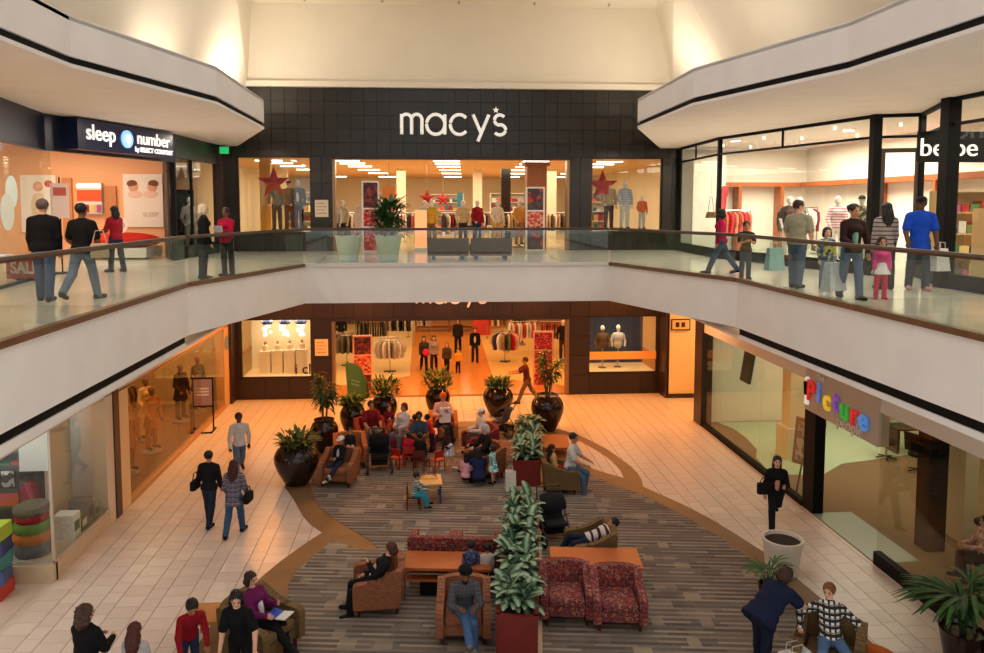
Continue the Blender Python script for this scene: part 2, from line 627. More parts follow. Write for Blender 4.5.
    hp = [E((0, -.05, .10), (.355, .43, .40)), E((0, .07, -.16), (.28, .33, .33)), E((0, .20, -.36), (.16, .17, .12)),
          E((0, .42, -.10), (.06, .10, .10)), E((-.35, -.04, -.06), (.05, .09, .14)), E((.35, -.04, -.06), (.05, .09, .14))]
    f2, lo2 = field(hp, HH * .058, k=.06 * HH, subs=[E((-.15, .44, .03), (.09, .09, .06)), E((.15, .44, .03), (.09, .09, .06))])
    V2, Q2 = surface_nets(f2, lo2, HH * .058)
    mb = MB()
    mb.v = V.tolist() + V2.tolist()
    mb.f = Q.tolist() + (Q2 + len(V)).tolist()
    mb.mi = [0] * len(mb.f)
    for wr, d2, s in ends:
        hand(mb, wr, d2, s, H / 1.75)
    for s in () if dummy else (-1, 1):
        c = hc + Rh @ (np.array([s * .15, .365, .03]) * HH)
        mb.ball(c, .045 * HH, 6, 1)
        c = hc + Rh @ (np.array([s * .15, .40, .12]) * HH)
        mb.ball(c, (.085 * HH, .03 * HH, .022 * HH), 6, 1)
    c = hc + Rh @ (np.array([0, .385, -.27]) * HH)
    if not dummy: mb.ball(c, (.10 * HH, .03 * HH, .03 * HH), 6, 2)
    me = bpy.data.meshes.new('person')
    me.from_pydata(mb.v, [], mb.f)
    for m_ in (skin(skin_c), mat('eye_dark', (.012, .01, .01), .3), mat('lip', srgb(140, 70, 62), .5)):
        me.materials.append(m_)
    me.polygons.foreach_set('material_index', mb.mi)
    me.polygons.foreach_set('use_smooth', [True] * len(me.polygons))
    if pos[0] == 'HEAD':                      # place the head on its pixel; the seat height gives the distance
        gx, gy = G(pos[1], pos[2], pos[3] + hc[2])
        ca, sa = math.cos(r(face - 90)), math.sin(r(face - 90))
        pos = (gx - (hc[0] * ca - hc[1] * sa), gy - (hc[0] * sa + hc[1] * ca), pos[3])
    pz = pos[2] if len(pos) > 2 else 0.0
    if dummy: me.name = 'mannequin'
    o = put(me, 'mannequin' if dummy else 'person', None, (pos[0], pos[1], pz), r(face - 90))
    tag(o, label, 'mannequin' if dummy else 'person', group)
    # clothes
    hemc = P - t * hem * B
    tp = torso + [armp[0][0], armp[1][0]]
    if sleeve == 'long':
        tp += [armp[0][1], armp[1][1]]
    elif sleeve == 'half':
        tp = torso + [Cap(a[0].a, a[0].a * .25 + a[0].b * .75, .034 * B * fat2, .036 * B * fat2) for a in armp]
    tp = tp + [Ell(P - t * (hem - .02) * B, np.array([.099 * fat, .079 * fat, .10]) * B, Rl)]
    wr_cut = []
    sdf_mesh('top', tp, h, cloth(top), o, k=.013 * B, infl=.0115 * H / 1.7 + .003, cuts=[(hemc, -t)])
    if open_top is not None:
        c0 = P + t * .13 * B
        sdf_mesh('undershirt', [Ell(c0 + Rl @ np.array([0, .022 * B, 0]), np.array([.03, .063 * fat, .145]) * B, Rl)], h, cloth(open_top), o, infl=.012)
    if skirt is not None:
        ln, sc_, wd = skirt
        sdf_mesh('skirt', [Cap(P + np.array([0, 0, .02 * B]), P - np.array([0, 0, ln * B]), .085 * B, wd * B)], h, cloth(sc_), o, cuts=[(P - np.array([0, 0, (ln - .01) * B]), (0, 0, -1))], infl=.01)
    if bottom is not None:
        lp = [torso[0]]
        for l in legp:
            if shorts:
                lp += [Cap(l[0].a, l[0].b, .058 * B * fat2, .056 * B)]
            else:
                lp += [l[0], l[1], Cap(l[0].b, l[2].b, .037 * B, .033 * B)]
        sdf_mesh('trousers', lp, h, cloth(bottom), o, k=.014 * B, infl=.009 * H / 1.7 + .002, cuts=[(P + t * .05 * B, t)] if seat is None else [])
    for f_ in footp:
        sdf_mesh('shoe', f_, h * .8, cloth(shoes), o, k=.015 * B, infl=.008, cuts=[(f_[0].a + np.array([0, 0, .035 * B]), (0, 0, 1))] if seat is None else [])
    if hair:
        kw = {}
        pr = [E((0, -.09, .14), (.40, .46, .42))]
        face_sub = E((0, .54, -.18), (.36, .46, .54))
        if hair == 'long':
            pr += [E((0, -.32, -.45), (.40, .22, .62)), E((-.33, -.16, -.35), (.11, .17, .45)), E((.33, -.16, -.35), (.11, .17, .45))]
        elif hair == 'verylong':
            pr += [E((0, -.36, -.7), (.46, .24, .95)), E((-.34, -.17, -.45), (.12, .17, .55)), E((.34, -.17, -.45), (.12, .17, .55))]
        elif hair == 'bob':
            pr += [E((0, -.26, -.2), (.40, .26, .36)), E((-.34, -.04, -.18), (.11, .2, .32)), E((.34, -.04, -.18), (.11, .2, .32))]
        elif hair == 'curly':
            pr = [E((0, -.12, .12), (.47, .50, .46)), E((0, -.3, -.35), (.52, .32, .55)), E((-.36, -.1, -.3), (.18, .24, .42)), E((.36, -.1, -.3), (.18, .24, .42))]
        elif hair == 'bun':
            pr += [E((0, -.55, .18), (.16, .16, .16))]
        elif hair == 'tail':
            pr += [E((0, -.52, -.05), (.13, .14, .2)), E((0, -.6, -.4), (.12, .12, .36))]
        if hat:
            pr = [E((0, -.11, .02), (.385, .42, .36))] + pr[1:]
        sdf_mesh('hair', pr, HH * .062, hairm(hair_c), o, k=.05 * HH, subs=[face_sub], wave=(hc, (.10 if hair == 'curly' else .04) * HH, hair == 'curly'))
    if hat == 'cap':
        sdf_mesh('cap', [E((0, -.04, .20), (.42, .48, .36))], HH * .07, cloth(hat_c), o, cuts=[(hc + Rh @ (np.array([0, 0, .12]) * HH), -(Rh @ np.array([0, 0, 1.0])))])
        b = MB()
        pts = []
        for i in range(9):
            a_ = PI * i / 8
            pts.append((math.cos(a_) * .36, .28 + math.sin(a_) * .5))
        vs = [hc + Rh @ (np.array([x_, y_, .15 + zz]) * HH) for zz in (0, .04) for x_, y_ in pts]
        n_ = len(pts)
        b.add(vs, [tuple(range(n_))[::-1], tuple(range(n_, 2 * n_))] + [(i, (i + 1) % n_, n_ + (i + 1) % n_, n_ + i) for i in range(n_)])
        b.build('visor', cloth(hat_c), o)
    elif hat == 'turban':
        sdf_mesh('turban', [E((0, -.06, .30), (.44, .48, .30)), E((-.12, .04, .34), (.40, .46, .20)), E((.14, .0, .42), (.34, .42, .2))], HH * .07, cloth(hat_c), o, k=.03 * HH, cuts=[(hc + Rh @ (np.array([0, 0, .12]) * HH), -(Rh @ np.array([0, 0.35, .94])))])
    elif hat == 'beanie':
        sdf_mesh('beanie', [E((0, -.06, .2), (.43, .49, .40)), E((0, -.06, .14), (.45, .51, .12))], HH * .07, cloth(hat_c), o, k=.03 * HH, cuts=[(hc + Rh @ (np.array([0, 0, .06]) * HH), -(Rh @ np.array([0, .25, .97])))])
    if beard:
        sdf_mesh('beard', [E((0, .20, -.38), (.24, .24, .20)), E((0, .28, -.52), (.15, .14, .16))], HH * .07, hairm((20, 16, 14)), o, k=.05 * HH)
    return o

WALK_A = ((24, 8, 1), (-20, 22, 1))
WALK_B = ((-18, 24, 1), (24, 6, 1))
SIT = ((86, 84, 6), (86, 84, 6))
SITK = ((84, 60, 8), (84, 70, 8))
LAP = ((28, 4, 62, 22), (28, 4, 62, 22))

# ------------------------------------------------------------------ the hall: floors
XL, XR, YD = -7.12, 8.94, 28.15
plaster = mat('white_plaster', srgb(240, 232, 224), 0.75, noise=0.03, nscale=1.5)
plaster_w = mat('cream_plaster', srgb(236, 224, 204), 0.8, noise=0.02, nscale=1.0)
blackm = mat('black_paint', (.004, .004, .004), 0.6, spec=.15)
bronze = mat('bronze_strip', srgb(122, 92, 66), 0.4, metal=0.55, noise=.12, nscale=3)
darkwood = mat('dark_brown_wood', srgb(52, 30, 20), 0.4, noise=.25, nscale=3)
cream = mat('cream_wall', srgb(232, 212, 176), 0.8, noise=.02)
beige_stone = mat('beige_stone', srgb(205, 182, 150), 0.45, noise=.06, nscale=5)
chrome = mat('steel', (.55, .55, .55), .25, metal=1)
whitep = mat('white_paint', srgb(238, 236, 230), .5)
clear = glass('clear_glass', (.93, .96, .94), .05)
rail_glass = glass('railing_glass', (.86, .93, .90), .07)

def tile_material():
    m = bpy.data.materials.new('floor_tile')
    m.use_nodes = True
    nt = m.node_tree
    b = nt.nodes['Principled BSDF']
    oi = nt.nodes.new('ShaderNodeObjectInfo')
    n = nt.nodes.new('ShaderNodeTexNoise'); n.inputs['Scale'].default_value = 2.2
    g = nt.nodes.new('ShaderNodeNewGeometry')
    nt.links.new(g.outputs['Position'], n.inputs['Vector'])
    r1 = nt.nodes.new('ShaderNodeMath'); r1.operation = 'MULTIPLY_ADD'; r1.inputs[1].default_value = .55; r1.inputs[2].default_value = .0
    nt.links.new(oi.outputs['Random'], r1.inputs[0])
    r2 = nt.nodes.new('ShaderNodeMath'); r2.operation = 'MULTIPLY_ADD'; r2.inputs[1].default_value = .45
    nt.links.new(n.outputs['Fac'], r2.inputs[0]); nt.links.new(r1.outputs[0], r2.inputs[2])
    nt.links.new(_mix(nt, r2.outputs[0], srgb(208, 189, 174), srgb(230, 213, 198)), b.inputs['Base Color'])
    b.inputs['Roughness'].default_value = .27
    b.inputs['Specular IOR Level'].default_value = .28
    return m
tilem = tile_material()
grout = mat('grout', srgb(120, 98, 84), .9)
floor = struct(MB().bb(-7.3, 9.2, 8.0, 28.3, -.15, -.012).build('floor', grout))

OUT = [(-3.95, 8), (-3.85, 11), (-3.71, 12.75), (-3.45, 13.7), (-3.18, 14.51), (-2.97, 15.06), (-2.65, 15.75), (-2.31, 16.38), (-2.65, 16.85), (-2.91, 17.39), (-3.25, 18.3), (-3.63, 19.19),
       (-3.75, 20.3), (-3.6, 21.6), (-3.0, 23.1), (-1.8, 24.3), (0, 24.8), (2.2, 24.8), (3.3, 24.4), (4.19, 23.79), (4.65, 23.2), (5.01, 22.42), (5.3, 21.6), (5.49, 20.7), (5.6, 20.1), (5.63, 19.58),
       (5.6, 19.1), (5.5, 18.6), (6.14, 17.37), (6.45, 16.6), (6.68, 15.84), (6.94, 14.86), (7.1, 13.6), (7.2, 12.6), (7.27, 11.9), (7.3, 8)]
CARP = [(-2.2, 8), (-2.36, 12.24), (-2.5, 13.18), (-2.64, 14.09), (-2.55, 14.68), (-2.05, 15.95), (-1.7, 15.7), (-1.37, 15.45), (-1.0, 15.4), (-1.19, 15.84), (-1.65, 16.45), (-2.17, 17.16), (-2.56, 17.77),
        (-2.76, 18.4), (-3.0, 19.5), (-3.1, 20.6), (-2.9, 21.6), (-2.4, 22.6), (-1.4, 23.6), (0, 24.1), (2.2, 24.1), (3.0, 23.8), (3.55, 23.2), (3.75, 22.2), (3.9, 20.9), (4.2, 19.8), (4.63, 19.04), (5.3, 18.1),
        (5.92, 16.74), (6.2, 15.9), (6.41, 15.16), (6.58, 14.33), (6.7, 13.2), (6.8, 11.9), (6.85, 8)]
WEDGE = [(4.35, 23.04), (4.7, 22.3), (4.95, 21.55), (5.12, 20.9), (5.2, 20.33), (5.22, 19.8), (5.17, 19.26), (4.75, 19.7), (4.44, 20.11), (4.2, 20.8), (4.1, 21.6), (4.15, 22.5)]
def inside(p, poly):
    x, y = p; c = False
    for i in range(len(poly)):
        x1, y1 = poly[i]; x2, y2 = poly[i - 1]
        if (y1 > y) != (y2 > y) and x < (x2 - x1) * (y - y1) / (y2 - y1) + x1:
            c = not c
    return c
def tile_cells():
    x, k, out = XL, 0, []
    while x < XR - .02:
        wd = (.46, .30)[k % 2]
        x1 = min(x + wd, XR)
        y = 10.2 + (0 if k % 2 else .19) + .05 * (k % 3)
        while y < YD:
            y1 = min(y + .38, YD)
            cs = [(x, y), (x1, y), (x1, y1), (x, y1)]
            ins = [inside(c, OUT) for c in cs]
            wed = any(inside(c, WEDGE) for c in cs)
            if not all(ins) or wed:
                out.append((x, x1, y, y1))
            y = y1
        x = x1; k += 1
    return out
cells = tile_cells()
def in_frame(c):
    v = np.array([(c[0] + c[1]) / 2, (c[2] + c[3]) / 2, -CAM_Z])
    px = CX + FPX * (v @ Rv) / (v @ Fv); py = CY - FPX * (v @ Uv) / (v @ Fv)
    return 0 < px < 984 and py < 653
cells.sort(key=lambda c: (not in_frame(c), c[2] - .8 * ((c[1] - c[0]) > .4)))
shared = {}
for c in cells[:300]:
    key = (round(c[1] - c[0], 2), round(c[3] - c[2], 2))
    if key not in shared:
        shared[key] = MB().box((0, 0, -.008), (key[0] - .013, key[1] - .008, .016)).mesh('tile', tilem)
    put(shared[key], 'tile', floor, ((c[0] + c[1]) / 2, (c[2] + c[3]) / 2, 0))
tf = MB()
for c in cells[300:]:
    tf.bb(c[0] + .0065, c[1] - .0065, c[2] + .004, c[3] - .004, -.016, 0)
tf.build('tile_field', tilem, floor)['kind'] = 'stuff'

def poly_slab(name, poly, z0, z1, m, holes=(), parent=None):
    bm = bmesh.new()
    for k, pl in enumerate([poly] + list(holes)):
        vs = [bm.verts.new((p[0], p[1], z1)) for p in pl]
        for i in range(len(vs)):
            bm.edges.new((vs[i], vs[(i + 1) % len(vs)]))
    bmesh.ops.triangle_fill(bm, use_beauty=True, edges=bm.edges[:])
    r = bmesh.ops.extrude_face_region(bm, geom=bm.faces[:])
    bmesh.ops.translate(bm, verts=[v for v in r['geom'] if isinstance(v, bmesh.types.BMVert)], vec=(0, 0, z0 - z1))
    bmesh.ops.recalc_face_normals(bm, faces=bm.faces)
    me = bpy.data.meshes.new(name)
    bm.to_mesh(me); bm.free()
    me.materials.append(m)
    return put(me, name, parent)
border_m = mat('brown_stone_border', srgb(126, 96, 64), .5, noise=.14, nscale=1.6)
bd = struct(poly_slab('floor_border', OUT, -.012, .004, border_m, [WEDGE]))

def _stripe2(nt, co, freq, width):
    sp = nt.nodes.new('ShaderNodeSeparateXYZ'); nt.links.new(co, sp.inputs[0])
    a = nt.nodes.new('ShaderNodeMath'); a.operation = 'MULTIPLY_ADD'; nt.links.new(sp.outputs[1], a.inputs[0]); a.inputs[1].default_value = freq; a.inputs[2].default_value = 50
    f = nt.nodes.new('ShaderNodeMath'); f.operation = 'FRACT'; nt.links.new(a.outputs[0], f.inputs[0])
    l = nt.nodes.new('ShaderNodeMath'); l.operation = 'LESS_THAN'; nt.links.new(f.outputs[0], l.inputs[0]); l.inputs[1].default_value = width
    return l.outputs[0]
def carpet_material():
    m = bpy.data.materials.new('striped_carpet')
    m.use_nodes = True
    nt = m.node_tree
    b = nt.nodes['Principled BSDF']
    b.inputs['Roughness'].default_value = .95
    b.inputs['Specular IOR Level'].default_value = .1
    tcn = nt.nodes.new('ShaderNodeTexCoord'); mpn = nt.nodes.new('ShaderNodeMapping'); mpn.inputs['Rotation'].default_value = (0, 0, .11)
    nt.links.new(tcn.outputs['Object'], mpn.inputs[0]); co = mpn.outputs[0]
    def brick(w, hgt, c1, c2, off, bias, mort=.0, mc=None):
        n = nt.nodes.new('ShaderNodeTexBrick')
        n.inputs['Scale'].default_value = 1.0
        n.inputs['Brick Width'].default_value = w
        n.inputs['Row Height'].default_value = hgt
        n.inputs['Mortar Size'].default_value = mort
        n.inputs['Mortar Smooth'].default_value = 0
        n.inputs['Color1'].default_value = c1 + (1,)
        n.inputs['Color2'].default_value = c2 + (1,)
        n.inputs['Mortar'].default_value = (mc or c1) + (1,)
        n.inputs['Bias'].default_value = bias
        n.offset = off; n.offset_frequency = 3; n.squash = .7; n.squash_frequency = 2
        nt.links.new(co, n.inputs['Vector'])
        return n.outputs['Color']
    base = brick(.95, .15, srgb(74, 60, 52), srgb(112, 95, 82), .37, -.1)
    fine = brick(.7, .15, srgb(96, 80, 68), srgb(156, 136, 116), .61, .1)
    x = _mix(nt, _stripe2(nt, co, 1 / .15, .58), fine, base)
    hi = brick(.30, .30, (0, 0, 0), (1, 1, 1), .29, -.78)
    nz = nt.nodes.new('ShaderNodeTexNoise'); nz.inputs['Scale'].default_value = 60
    nt.links.new(co, nz.inputs['Vector'])
    mm = nt.nodes.new('ShaderNodeMath'); mm.operation = 'MULTIPLY'; hs_ = nt.nodes.new('ShaderNodeSeparateColor'); nt.links.new(hi, hs_.inputs[0]); ml = nt.nodes.new('ShaderNodeMath'); ml.operation = 'MULTIPLY'; ml.use_clamp = True; ml.inputs[1].default_value = 3.0; nt.links.new(hs_.outputs[0], ml.inputs[0]); nt.links.new(ml.outputs[0], mm.inputs[0]); nt.links.new(_stripe2(nt, co, 1 / .30, .79), mm.inputs[1])
    y = _mix(nt, mm.outputs[0], x, srgb(172, 152, 126))
    z = _mix(nt, .12, y, nz.outputs['Color'])
    nt.links.new(z, b.inputs['Base Color'])
    return m
struct(poly_slab('floor_carpet', CARP, .004, .012, carpet_material()))

# upper floor slab round the void
VOID = [(-5.08, 0.9), (-4.95, 15.85), (-3.35, 20.9), (5.15, 20.95), (6.83, 16.1), (6.9, 0.9)]
upm = mat('upper_floor_tile', srgb(214, 202, 188), .16, noise=.06, nscale=3)
slab = [(-14, -4), (-5.08, -4), (-5.08, .9)] + VOID[1:-1] + [(6.9, .9), (6.9, -4), (16, -4), (16, 28.4), (-14, 28.4)]
struct(poly_slab('floor_upper', slab, 4.55, UP, upm))
struct(MB().bb(-5.08, 6.9, -4, .9, 4.55, UP).build('floor_upper', upm))
# faint tile joints of the upper floor are in the slab's own tiles along the walkway
def poly_wall(name, pts, z0, z1, t, m, off=0.0, mb=None):
    k = mb or MB()
    n = len(pts)
    A, B_ = [], []
    for i, p in enumerate(pts):
        d0 = Vector(p) - Vector(pts[max(i - 1, 0)]); d1 = Vector(pts[min(i + 1, n - 1)]) - Vector(p)
        if d0.length < 1e-6: d0 = d1
        if d1.length < 1e-6: d1 = d0
        n0 = Vector((-d0.y, d0.x)).normalized(); n1 = Vector((-d1.y, d1.x)).normalized()
        b = (n0 + n1).normalized(); b = b / max(.3, b.dot(n0))
        A.append((p[0] + b.x * off, p[1] + b.y * off)); B_.append((p[0] + b.x * (off + t), p[1] + b.y * (off + t)))
    for i in range(n - 1):
        k.prism([A[i], A[i + 1], B_[i + 1], B_[i]], z0, z1)
    return k if mb else k.build(name, m)
FP = [(-5.08, .9)] + VOID[1:-1] + [(6.9, .9)]
struct(poly_wall('trim_1', FP, 4.5, 5.5, .06, plaster, -.06))         # white fascia band of the upper floor
struct(poly_wall('trim_2', FP[:2], 4.34, 4.5, .2, blackm, .02))       # black reveals below it
struct(poly_wall('trim_3', FP[-2:], 4.34, 4.5, .2, blackm, .02))
struct(poly_wall('trim_4', FP[:2], 4.25, 4.34, .2, plaster, -.01))
struct(poly_wall('trim_5', FP[-2:], 4.25, 4.34, .2, plaster, -.01))
struct(MB().bb(-7.12, -5.0, .9, 20.9, 4.2, 4.26).build('ceiling_lower', plaster))
struct(MB().bb(6.95, 8.94, .9, 20.9, 4.2, 4.26).build('ceiling_lower', plaster))

# glass railing: one thing per straight run
hand_m = mat('handrail_wood', srgb(70, 48, 34), .35, noise=.2, nscale=4)
steel_edge = mat('glass_edge', srgb(120, 150, 135), .2)
def railing(a, b, label, npan, base_m):
    d = Vector((b[0] - a[0], b[1] - a[1])); L = d.length; rz = math.atan2(d.y, d.x)
    u = d / L; a = (a[0] + u.x * .085, a[1] + u.y * .085); L -= .17
    t = thing('glass_railing', label, 'railing', (a[0], a[1], UP), rz, 'glass railings round the upper floor')
    MB().box((L / 2, .05, .045), (L + .1, .12, .09)).build('base_strip', base_m, t)
    hb = MB()
    hb.extr([(-.045, .985), (.045, .985), (.052, 1.02), (.035, 1.055), (-.035, 1.055), (-.052, 1.02)], 'x', 0, L)
    for i in range(len(hb.v)):
        hb.v[i] = (hb.v[i][0], hb.v[i][1] + .05, hb.v[i][2])
    hb.build('handrail', hand_m, t)
    w_ = L / npan
    me = MB().box((w_ / 2, 0, .54), (w_ - .014, .012, .90)).mesh('glass_panel', rail_glass)
    for i in range(npan):
        put(me, 'glass_panel', t, (i * w_, .05, 0))
railing(FP[1], FP[0], 'long glass railing with dark wooden handrail in front of the mattress shop', 8, bronze)
railing(FP[2], FP[1], 'angled glass railing beside two women talking near the dark pillar', 3, bronze)
railing(FP[3], FP[2], 'straight glass railing in front of two grey upholstered benches', 6, mat('white_curb', srgb(215, 208, 198), .4))
railing(FP[4], FP[3], 'angled glass railing in front of the woman in the magenta jacket', 3, bronze)
railing(FP[5], FP[4], 'long glass railing with dark wooden handrail beside the shopping family', 8, bronze)

# ------------------------------------------------------------------ ceiling bulkheads and the well above
BL = [(-5.5, -4), (-5.5, 12.4), (-4.42, 16.7), (-4.5, 21.8), (-6.78, 28.15)]
BR = [(6.74, -4), (6.78, 12.0), (5.73, 16.2), (5.86, 20.95), (8.75, 28.15)]
for nm, pts, outer, sg in (('left', BL, [(-14, 28.2), (-14, -4)], 1), ('right', BR, [(16, 28.2), (16, -4)], -1)):
    o_ = .0 if sg > 0 else 0
    struct(poly_slab('ceiling_' + nm, pts + outer, 9.3, 9.36, plaster))
    t_ = .12 * sg
    struct(poly_wall('trim_%d' % (6 if sg > 0 else 8), pts, 9.36, 9.47, .1 * sg, blackm, .05 * sg))
    struct(poly_wall('trim_%d' % (7 if sg > 0 else 9), pts, 9.47, 10.1, .15 * sg, plaster, 0))
    struct(poly_slab('ceiling_ledge_' + nm, pts + outer, 10.02, 10.08, plaster))
WB = {'bl': ((-6.50, 28.3, 11.42), (-6.30, 28.3, 14.4)), 'br': ((9.25, 28.3, 11.42), (8.6, 28.3, 14.4)),
      'sl': ((-7.03, 23, 10.05), (-5.67, 23, 14.4)), 'sr': ((10.1, 23, 10.05), (7.46, 23, 14.4)),
      'fl': ((-7.03, -4, 10.05), (-5.67, -4, 14.4)), 'fr': ((10.1, -4, 10.05), (7.46, -4, 14.4))}
def wellface(nm, a, b):
    MBq = MB()
    n = (Vector(WB[b][0]) - Vector(WB[a][0])).cross(Vector((0, 0, 1))).normalized() * .1
    q = [WB[a][0], WB[b][0], WB[b][1], WB[a][1]]
    q2 = [tuple(Vector(p) + n) for p in q]
    MBq.add(q + q2, [(0, 1, 2, 3), (7, 6, 5, 4), (0, 4, 5, 1), (1, 5, 6, 2), (2, 6, 7, 3), (3, 7, 4, 0)])
    return struct(MBq.build(nm, plaster_w))
wellface('wall_back_well', 'bl', 'br'); wellface('wall_left_chamfer', 'sl', 'bl'); wellface('wall_right_chamfer', 'br', 'sr')
wellface('wall_left_well', 'fl', 'sl'); wellface('wall_right_well', 'sr', 'fr')
struct(poly_slab('ceiling_well', [(-12, -4), (14, -4), (14, 29), (-12, 29)], 14.4, 14.5, plaster_w, [[(-3.6, 3), (5.4, 3), (5.4, 24), (-3.6, 24)]]))
struct(MB().bb(-6.5, 9.3, 27.95, 28.2, 11.42, 11.62).build('trim_10', plaster_w))
sprk = MB().lathe([(.0, -.10), (.05, -.09), (.03, -.03), (.03, 0)], n=10).mesh('sprinkler', chrome)
for x in (-4.2, -1.5, 1.2, 3.9, 6.6):
    tag(put(sprk, 'sprinkler', None, (x, 27.55, 14.4)), 'small ceiling sprinkler above the cream wall over the store sign', 'sprinkler', 'sprinklers in the ceiling')

# ------------------------------------------------------------------ the department store front
def stone_mat(name, c1, c2, rough):
    m = bpy.data.materials.new(name)
    m.use_nodes = True
    nt = m.node_tree
    b = nt.nodes['Principled BSDF']
    oi = nt.nodes.new('ShaderNodeObjectInfo')
    n = nt.nodes.new('ShaderNodeTexNoise'); n.inputs['Scale'].default_value = 5; n.inputs['Detail'].default_value = 6
    nt.links.new(_coord(nt), n.inputs['Vector'])
    a = nt.nodes.new('ShaderNodeMath'); a.operation = 'MULTIPLY_ADD'; a.inputs[1].default_value = .5
    nt.links.new(oi.outputs['Random'], a.inputs[0]); 
    s2 = nt.nodes.new('ShaderNodeMath'); s2.operation = 'MULTIPLY'; s2.inputs[1].default_value = .5
    nt.links.new(n.outputs['Fac'], s2.inputs[0]); nt.links.new(s2.outputs[0], a.inputs[2])
    nt.links.new(_mix(nt, a.outputs[0], c1, c2), b.inputs['Base Color'])
    b.inputs['Roughness'].default_value = rough
    return m
stone = stone_mat('dark_slate', srgb(20, 16, 11), srgb(42, 35, 25), .3)
stone_low = stone_mat('dark_brown_stone', srgb(28, 17, 10), srgb(52, 33, 19), .4)
backing = mat('joint_dark', (.008, .007, .006), .8)
_pm = {}
def panels(parent, rects, size, m, yface=YD):
    for (x0, x1, z0, z1) in rects:
        nx = max(1, round((x1 - x0) / size)); nz = max(1, round((z1 - z0) / size))
        w_, h_ = (x1 - x0) / nx, (z1 - z0) / nz
        key = (round(w_, 3), round(h_, 3), m.name)
        if key not in _pm:
            _pm[key] = MB().box((0, 0, 0), (w_ - .014, .05, h_ - .014)).mesh('panel', m)
        for i in range(nx):
            for j in range(nz):
                put(_pm[key], 'panel', parent, (x0 + w_ * (i + .5), yface + .02 + rnd.uniform(-.002, .002), z0 + h_ * (j + .5)))
def facade(name, rects, size, m):
    b = MB()
    for (x0, x1, z0, z1) in rects:
        b.bb(x0, x1, YD + .03, YD + .3, z0, z1)
    o = struct(b.build(name, backing))
    panels(o, rects, size, m)
    return o
facade('wall_back_upper', [(-7.45, 9.6, 8.95, 11.42), (-7.45, -6.82, 5.5, 8.95), (-4.18, -3.4, 5.5, 8.95), (5.33, 6.15, 5.5, 8.95), (8.86, 9.6, 5.5, 8.95),
                           (-6.82, -4.18, 5.5, 6.15), (6.15, 8.86, 5.5, 6.15)], .47, stone)
facade('wall_back_lower', [(-7.12, 9.1, 3.0, 4.55), (-7.12, -6.85, 0, 3.0), (-4.25, -3.5, 0, 3.0), (5.37, 6.13, 0, 3.0), (8.8, 9.1, 0, 3.0),
                           (-6.85, -4.25, 0, .78), (6.13, 8.8, 0, .78)], .75, stone_low)
frame_m = mat('bronze_frame', srgb(70, 52, 36), .35, metal=.6)
def shopwin(n, x0, x1, z0, z1, y=YD + .12):
    f = MB()
    t = .05
    f.bb(x0, x1, y - .04, y + .04, z0, z0 + t); f.bb(x0, x1, y - .04, y + .04, z1 - t, z1)
    f.bb(x0, x0 + t, y - .04, y + .04, z0, z1); f.bb(x1 - t, x1, y - .04, y + .04, z0, z1)
    o = struct(f.build('window_%d' % n, frame_m))
    MB().bb(x0 + t, x1 - t, y - .008, y + .008, z0 + t, z1 - t).build('pane', clear, o)
    return o
shopwin(1, -6.82, -4.18, 6.15, 8.95); shopwin(2, 6.15, 8.86, 6.15, 8.95)
shopwin(3, -6.85, -4.25, .78, 3.0); shopwin(4, 6.13, 8.8, .78, 3.0)
def portal(n, x0, x1, z0, z1):
    f = MB()
    f.bb(x0, x0 + .1, YD - .05, YD + .35, z0, z1 - .1); f.bb(x1 - .1, x1, YD - .05, YD + .35, z0, z1 - .1)
    o = struct(f.build('door_%d' % n, mat('bronze_portal', srgb(150, 118, 84), .3, metal=.7)))
    MB().bb(x0 - .12, x1 + .12, YD - .08, YD + .35, z1 - .1, z1 + .02).build('lintel', mat('dark_lintel', srgb(34, 22, 14), .4), o)
portal(1, -3.4, 5.33, 5.5, 8.95); portal(2, -3.5, 5.37, 0, 3.0)

# sign: thin round strokes
def stroke_sign(name, label, ox, oz, xh, y, m, star=True):
    """lower-case geometric letters of x-height xh; origin at the left foot"""
    t = thing(name, label, 'sign', (ox, y, oz))
    r = .047 * xh / .56
    A = lambda cx, cz, rx, rz, a0, a1, n=14: [(cx + rx * math.cos(math.radians(a0 + (a1 - a0) * i / n)), cz + rz * math.sin(math.radians(a0 + (a1 - a0) * i / n))) for i in range(n + 1)]
    h = xh
    L = {
        'letter_m': [[(0, 0), (0, h)], A(.24 * h, .74 * h, .26 * h, .26 * h, 160, 0) + [(.50 * h, 0)], A(.76 * h, .74 * h, .26 * h, .26 * h, 180, 0) + [(1.02 * h, 0)]],
        'letter_a': [A(1.72 * h, .5 * h, .46 * h, .5 * h, 0, 360, 28), [(2.18 * h, h), (2.18 * h, 0)]],
        'letter_c': [A(2.92 * h, .5 * h, .46 * h, .5 * h, 42, 318, 24)],
        'letter_y': [[(3.62 * h, h), (4.02 * h, .08 * h)], [(4.42 * h, h), (3.86 * h, -.34 * h)]],
        'letter_s': [A(4.98 * h, .74 * h, .27 * h, .26 * h, 35, 255, 14) + A(4.98 * h, .25 * h, .30 * h, .26 * h, 80, -145, 14)],
    }
    for nm, strokes in L.items():
        b = MB()
        for s_ in strokes:
            b.tube([(p[0], 0, p[1]) for p in s_], r, 8)
        for i, p in enumerate(b.v):
            b.v[i] = (p[0], p[1] * .9, p[2])
        b.build(nm, m, t, smooth=60)
    b = MB()
    pts = []
    for i in range(10):
        rr = .17 * h if i % 2 == 0 else .068 * h
        a = PI / 2 + i * PI / 5
        pts.append((4.78 * h + rr * math.cos(a), 1.24 * h + rr * math.sin(a)))
    b.extr(pts, 'y', -.04, .04)
    b.build('star', m, t)
    return t
lett = mat('sign_white', srgb(240, 236, 226), .4, emit=.45)
